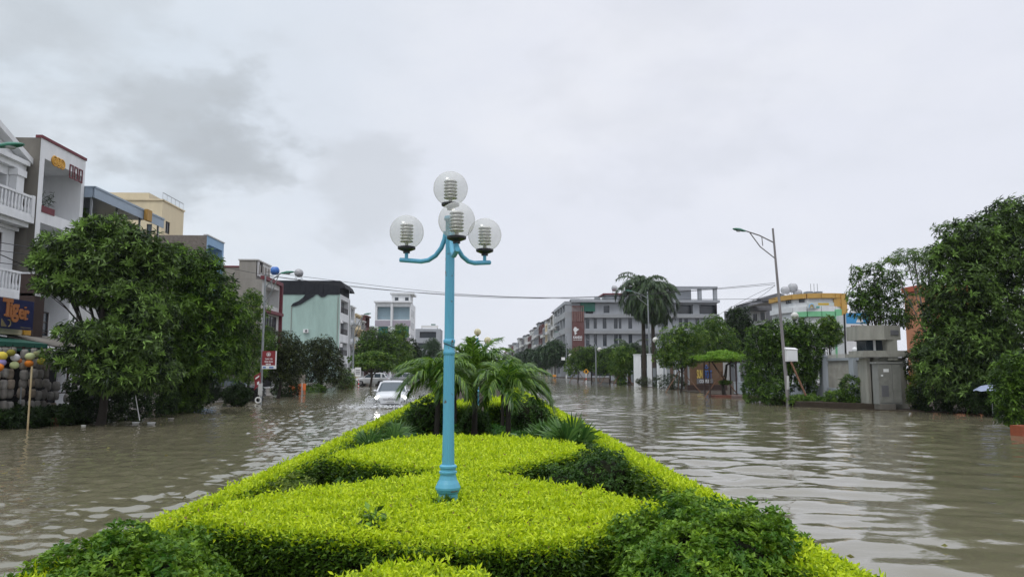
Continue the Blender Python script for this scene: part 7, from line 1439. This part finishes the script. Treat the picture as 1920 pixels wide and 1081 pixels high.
# spray and foam thrown up by the moving car
M_FOAM = mat('white_water', (0.66, 0.67, 0.68), 0.6, 0.3)
g = Geo(); r2 = np.random.default_rng(3)
for k in range(1500):
    sd = 1 if r2.random() < 0.5 else -1; s = r2.random(); y = Yc + 0.2 + s * 4.2 + r2.normal() * 0.2; off = 0.85 + 0.4 * r2.random() + s * 0.9 * r2.random(); h = abs(r2.normal()) * (0.16 + 0.14 * (1 - s)); r_ = r2.uniform(0.012, 0.04)
    g.ball((xcar + sd * off - 0.1 * s, y, h), (r_, r_, r_), 5, 3)
for k in range(420):
    x = xcar + r2.normal() * 1.1; y = Yc - 0.45 - abs(r2.normal()) * 0.30; r_ = r2.uniform(0.015, 0.05); g.ball((x, y, abs(r2.normal()) * 0.07 + 0.04), (r_ * 1.6, r_ * 1.3, r_), 5, 3)
for k in range(420):
    a = abs(r2.normal()) * 0.8; x = xcar - 0.9 - a * 1.6 + r2.normal() * 0.2; y = Yc + 1.2 + r2.normal() * 1.5; r_ = r2.uniform(0.02, 0.07) * (1.1 - min(a, 1.6) * 0.5); g.ball((x, y, 0.03 + 0.05 * r2.random()), (r_ * 1.8, r_ * 1.2, r_ * 0.35), 6, 3)
single('spray', g, M_FOAM, 'white spray and foam round the white car driving through the flood', 'spray', (xcar, Yc, 0), kind='stuff')
g = Geo(); N = 260; x = np.concatenate([rng.uniform(-15, -3.3, N // 2), rng.uniform(3.0, 19, N // 2)]); y = rng.uniform(6, 45, N)
add_leaves(g, np.stack([x, y, np.full(N, 0.035)], 1), np.stack([rng.normal(size=N), rng.normal(size=N), np.full(N, 0.05)], 1), rng.uniform(0.05, 0.13, N), 0.05, rng.random(N), 0)
single('floating_leaves', g, leafmat('dead_leaf', (0.06, 0.05, 0.02), (0.22, 0.22, 0.05)), 'scattered dead leaves floating on the brown flood water', 'leaves', (0, 20, 0), kind='stuff')
# ------------------------------------------------------------------ small things on the banks
t = thing('umbrella', 'grey blue open umbrella half hidden under the huge right tree', 'umbrella', P(1852, 760, 34.0)); c = P(1858, 722, 34.0); g = Geo(); n = 8
rim = [c + np.array([math.cos(a) * 0.72, math.sin(a) * 0.72, -0.22 - (0.05 if k % 2 else 0)]) for k, a in enumerate(np.linspace(0, 2 * math.pi, 17)[:-1])]; mid = [c + np.array([math.cos(a) * 0.42, math.sin(a) * 0.42, -0.03]) for a in np.linspace(0, 2 * math.pi, 17)[:-1]]
g.add([c + [0, 0, 0.06]] + mid + rim, [[0, 1 + k, 1 + (k + 1) % 16] for k in range(16)] + [[1 + k, 17 + k, 17 + (k + 1) % 16, 1 + (k + 1) % 16] for k in range(16)]); part('canopy', g, mat('grey_blue_cloth', (0.30, 0.34, 0.46), 0.6, 0.3), t); g = Geo(); g.tube([c + [0, 0, 0.12], c - [0, 0, 1.3]], 0.012, 6); part('shaft', g, M_METAL, t)
for (px, py, Y, lab, col) in ((557, 735, 62.5, 'orange plastic chair before the pale board fence, left one', 0), (546, 733, 63.5, 'orange plastic chair beside the dark shrub of the left bank', 1), (567, 737, 64.5, 'orange plastic chair before the pale board fence, right one', 2)):
    c = P(px, py, Y); t = thing('plastic_chair', lab, 'chair', (c[0], c[1], 0.05), 'orange plastic chairs'); b = np.array([c[0], c[1], 0.05]); g = Geo(); g.obox(b + [0, 0, 0.43], (0.45, 0.45, 0.05)); part('seat', g, M_ORANGE, t); g = Geo(); g.obox(b + [0, 0.21, 0.70], (0.45, 0.05, 0.50), rx=-0.15); part('backrest', g, M_ORANGE, t)
    for x, y in ((-.19, -.19), (.19, -.19), (-.19, .19), (.19, .19)): g = Geo(); g.bar(b + [x, y, 0], b + [x * 0.9, y * 0.9, 0.42], 0.05); part('leg', g, M_ORANGE, t)
Yk = 66.0; t = thing('board_fence', 'pale vertical board fence behind the bronze green trees', 'fence', (P(548, 720, Yk)[0], Yk, 0.07)); f = Face(P(524, 720, Yk)[:2], (1, 0), (0, -1)); W = P(572, 720, Yk)[0] - f.O[0]; g = Geo()
for k in range(16): f.slab(g, W * k / 16 + 0.01, W * (k + 1) / 16 - 0.01, 0.05, 1.75 + 0.06 * math.sin(k * 2.1), -0.03, 0.0)
part('board', g, mat('grey_fence_wood', (0.27, 0.25, 0.21), 0.9, 0.1, 0.4, 2), t); g = Geo()
for z in (0.5, 1.4): f.slab(g, 0, W, z, z + 0.09, -0.1, -0.031)
part('rail', g, M_BROWN, t)
g = Geo(); c = P(566, 733, 60.5); g.tube([(c[0], c[1], -0.3), (c[0], c[1], 1.15)], 0.05, 7); single('white_post', g, M_WHITED, 'short white post standing in the water before the board fence', 'post', (c[0], c[1], 0))
t = thing('planter_box', 'brown planter box with grassy plants near the concrete lamp pole', 'planter', (P(650, 725, 87)[0], 87, 0.05)); c = P(650, 724, 87); g = Geo(); g.obox((c[0], 87, 0.35), (1.4, 0.8, 0.65)); part('box', g, mat('clay_box', (0.15, 0.08, 0.05), 0.8, 0.2, 0.3, 4), t); g = Geo(); crown(g, [((c[0], 87, 0.9), (0.8, 0.5, 0.5))], 0.3, 0.06, 160, 6, seed=4); part('plants', g, L_MID, t)
g = Geo(); c = P(484, 751, 48.4); g.tube([c + np.array([math.cos(a) * 0.17, -0.0, math.sin(a) * 0.17 + 0.05]) for a in np.linspace(0, 6.2832, 17)], 0.045, 7); g.tube([c + [0, 0.02, 0.05], c + [-0.1, 0.9, 0.1]], 0.17, 12, 1, caps=False); single('drain_pipe', g, [M_SIGNW, M_DARK], 'open white rimmed pipe lying at the waterline by the left street lamp', 'pipe', c)
for (px, py, Y, lab, w, m) in ((104, 778, 30.4, 'clay pot at the waterline below the tan lanterns', 0.17, 'clay'), (157, 791, 29.6, 'small white pot at the waterline right of the lanterns', 0.08, 'white'), (255, 784, 31.2, 'white foam dish floating left of the thin white stick', 0.13, 'white'), (284, 786, 31.0, 'white foam tray floating right of the thin white stick', 0.15, 'white'), (321, 776, 33.4, 'pale bowl shaped pot at the waterline under the second tree', 0.12, 'cream')):
    c = P(px, py, Y); c[2] = 0.0; g = Geo(); h = {'clay': 0.30, 'white': 0.06, 'cream': 0.08}[m]
    g.lathe([(w * 0.75, -0.05), (w, h), (w * 1.08, h), (w * 1.08, h + 0.02), (w * 0.9, h + 0.02), (w * 0.85, h * 0.5), (0.001, h * 0.5)], c, 14); single('pot', g, mat('clay_pot', (0.18, 0.09, 0.06), 0.8) if m == 'clay' else (M_SIGNW if m == 'white' else M_RAILC), lab, 'pot', c)
g = Geo(); g.tube([P(262, 788, 31), P(253, 735, 31.2)], 0.017, 6); single('white_stick', g, M_SIGNW, 'thin white stick leaning in the water before the left trees', 'stick', P(262, 788, 31))
t = thing('orange_barrier', 'small orange roadside barrier far along the right bank', 'barrier', P(1040, 706, 190)); c = P(1039.5, 704, 190); g = Geo(); g.obox(c, (0.9, 0.3, 0.55)); part('board', g, mat('barrier_orange', (0.62, 0.25, 0.03), 0.5), t); g = Geo(); g.obox(c - [0, -0.05, 0.5], (0.12, 0.1, 0.5)); part('leg', g, M_BLACK, t)
g = Geo(); c = P(1915, 812, 24.8); g.obox((c[0], c[1], 0.12), (0.5, 0.4, 0.42), 0.3); single('brick_block', g, mat('brick_red', (0.28, 0.08, 0.04), 0.8, 0.2, 0.3, 6), 'red brick block at the waterline at the right edge', 'brick', (c[0], c[1], 0))
# ------------------------------------------------------------------ damp air
hm = bpy.data.materials.new('haze'); hm.use_nodes = True; ht_ = hm.node_tree; ht_.nodes.clear()
ho = ht_.nodes.new('ShaderNodeOutputMaterial'); hv = ht_.nodes.new('ShaderNodeVolumePrincipled'); hv.inputs['Color'].default_value = (0.93, 0.95, 1.0, 1); hv.inputs['Density'].default_value = 0.00015; hv.inputs['Anisotropy'].default_value = 0.2
ht_.links.new(hv.outputs[0], ho.inputs['Volume'])
g = Geo(); g.box((-2650, -320, -2.4), (2650, 3700, 26)); hz = single('haze', g, hm, None, None, kind='stuff')
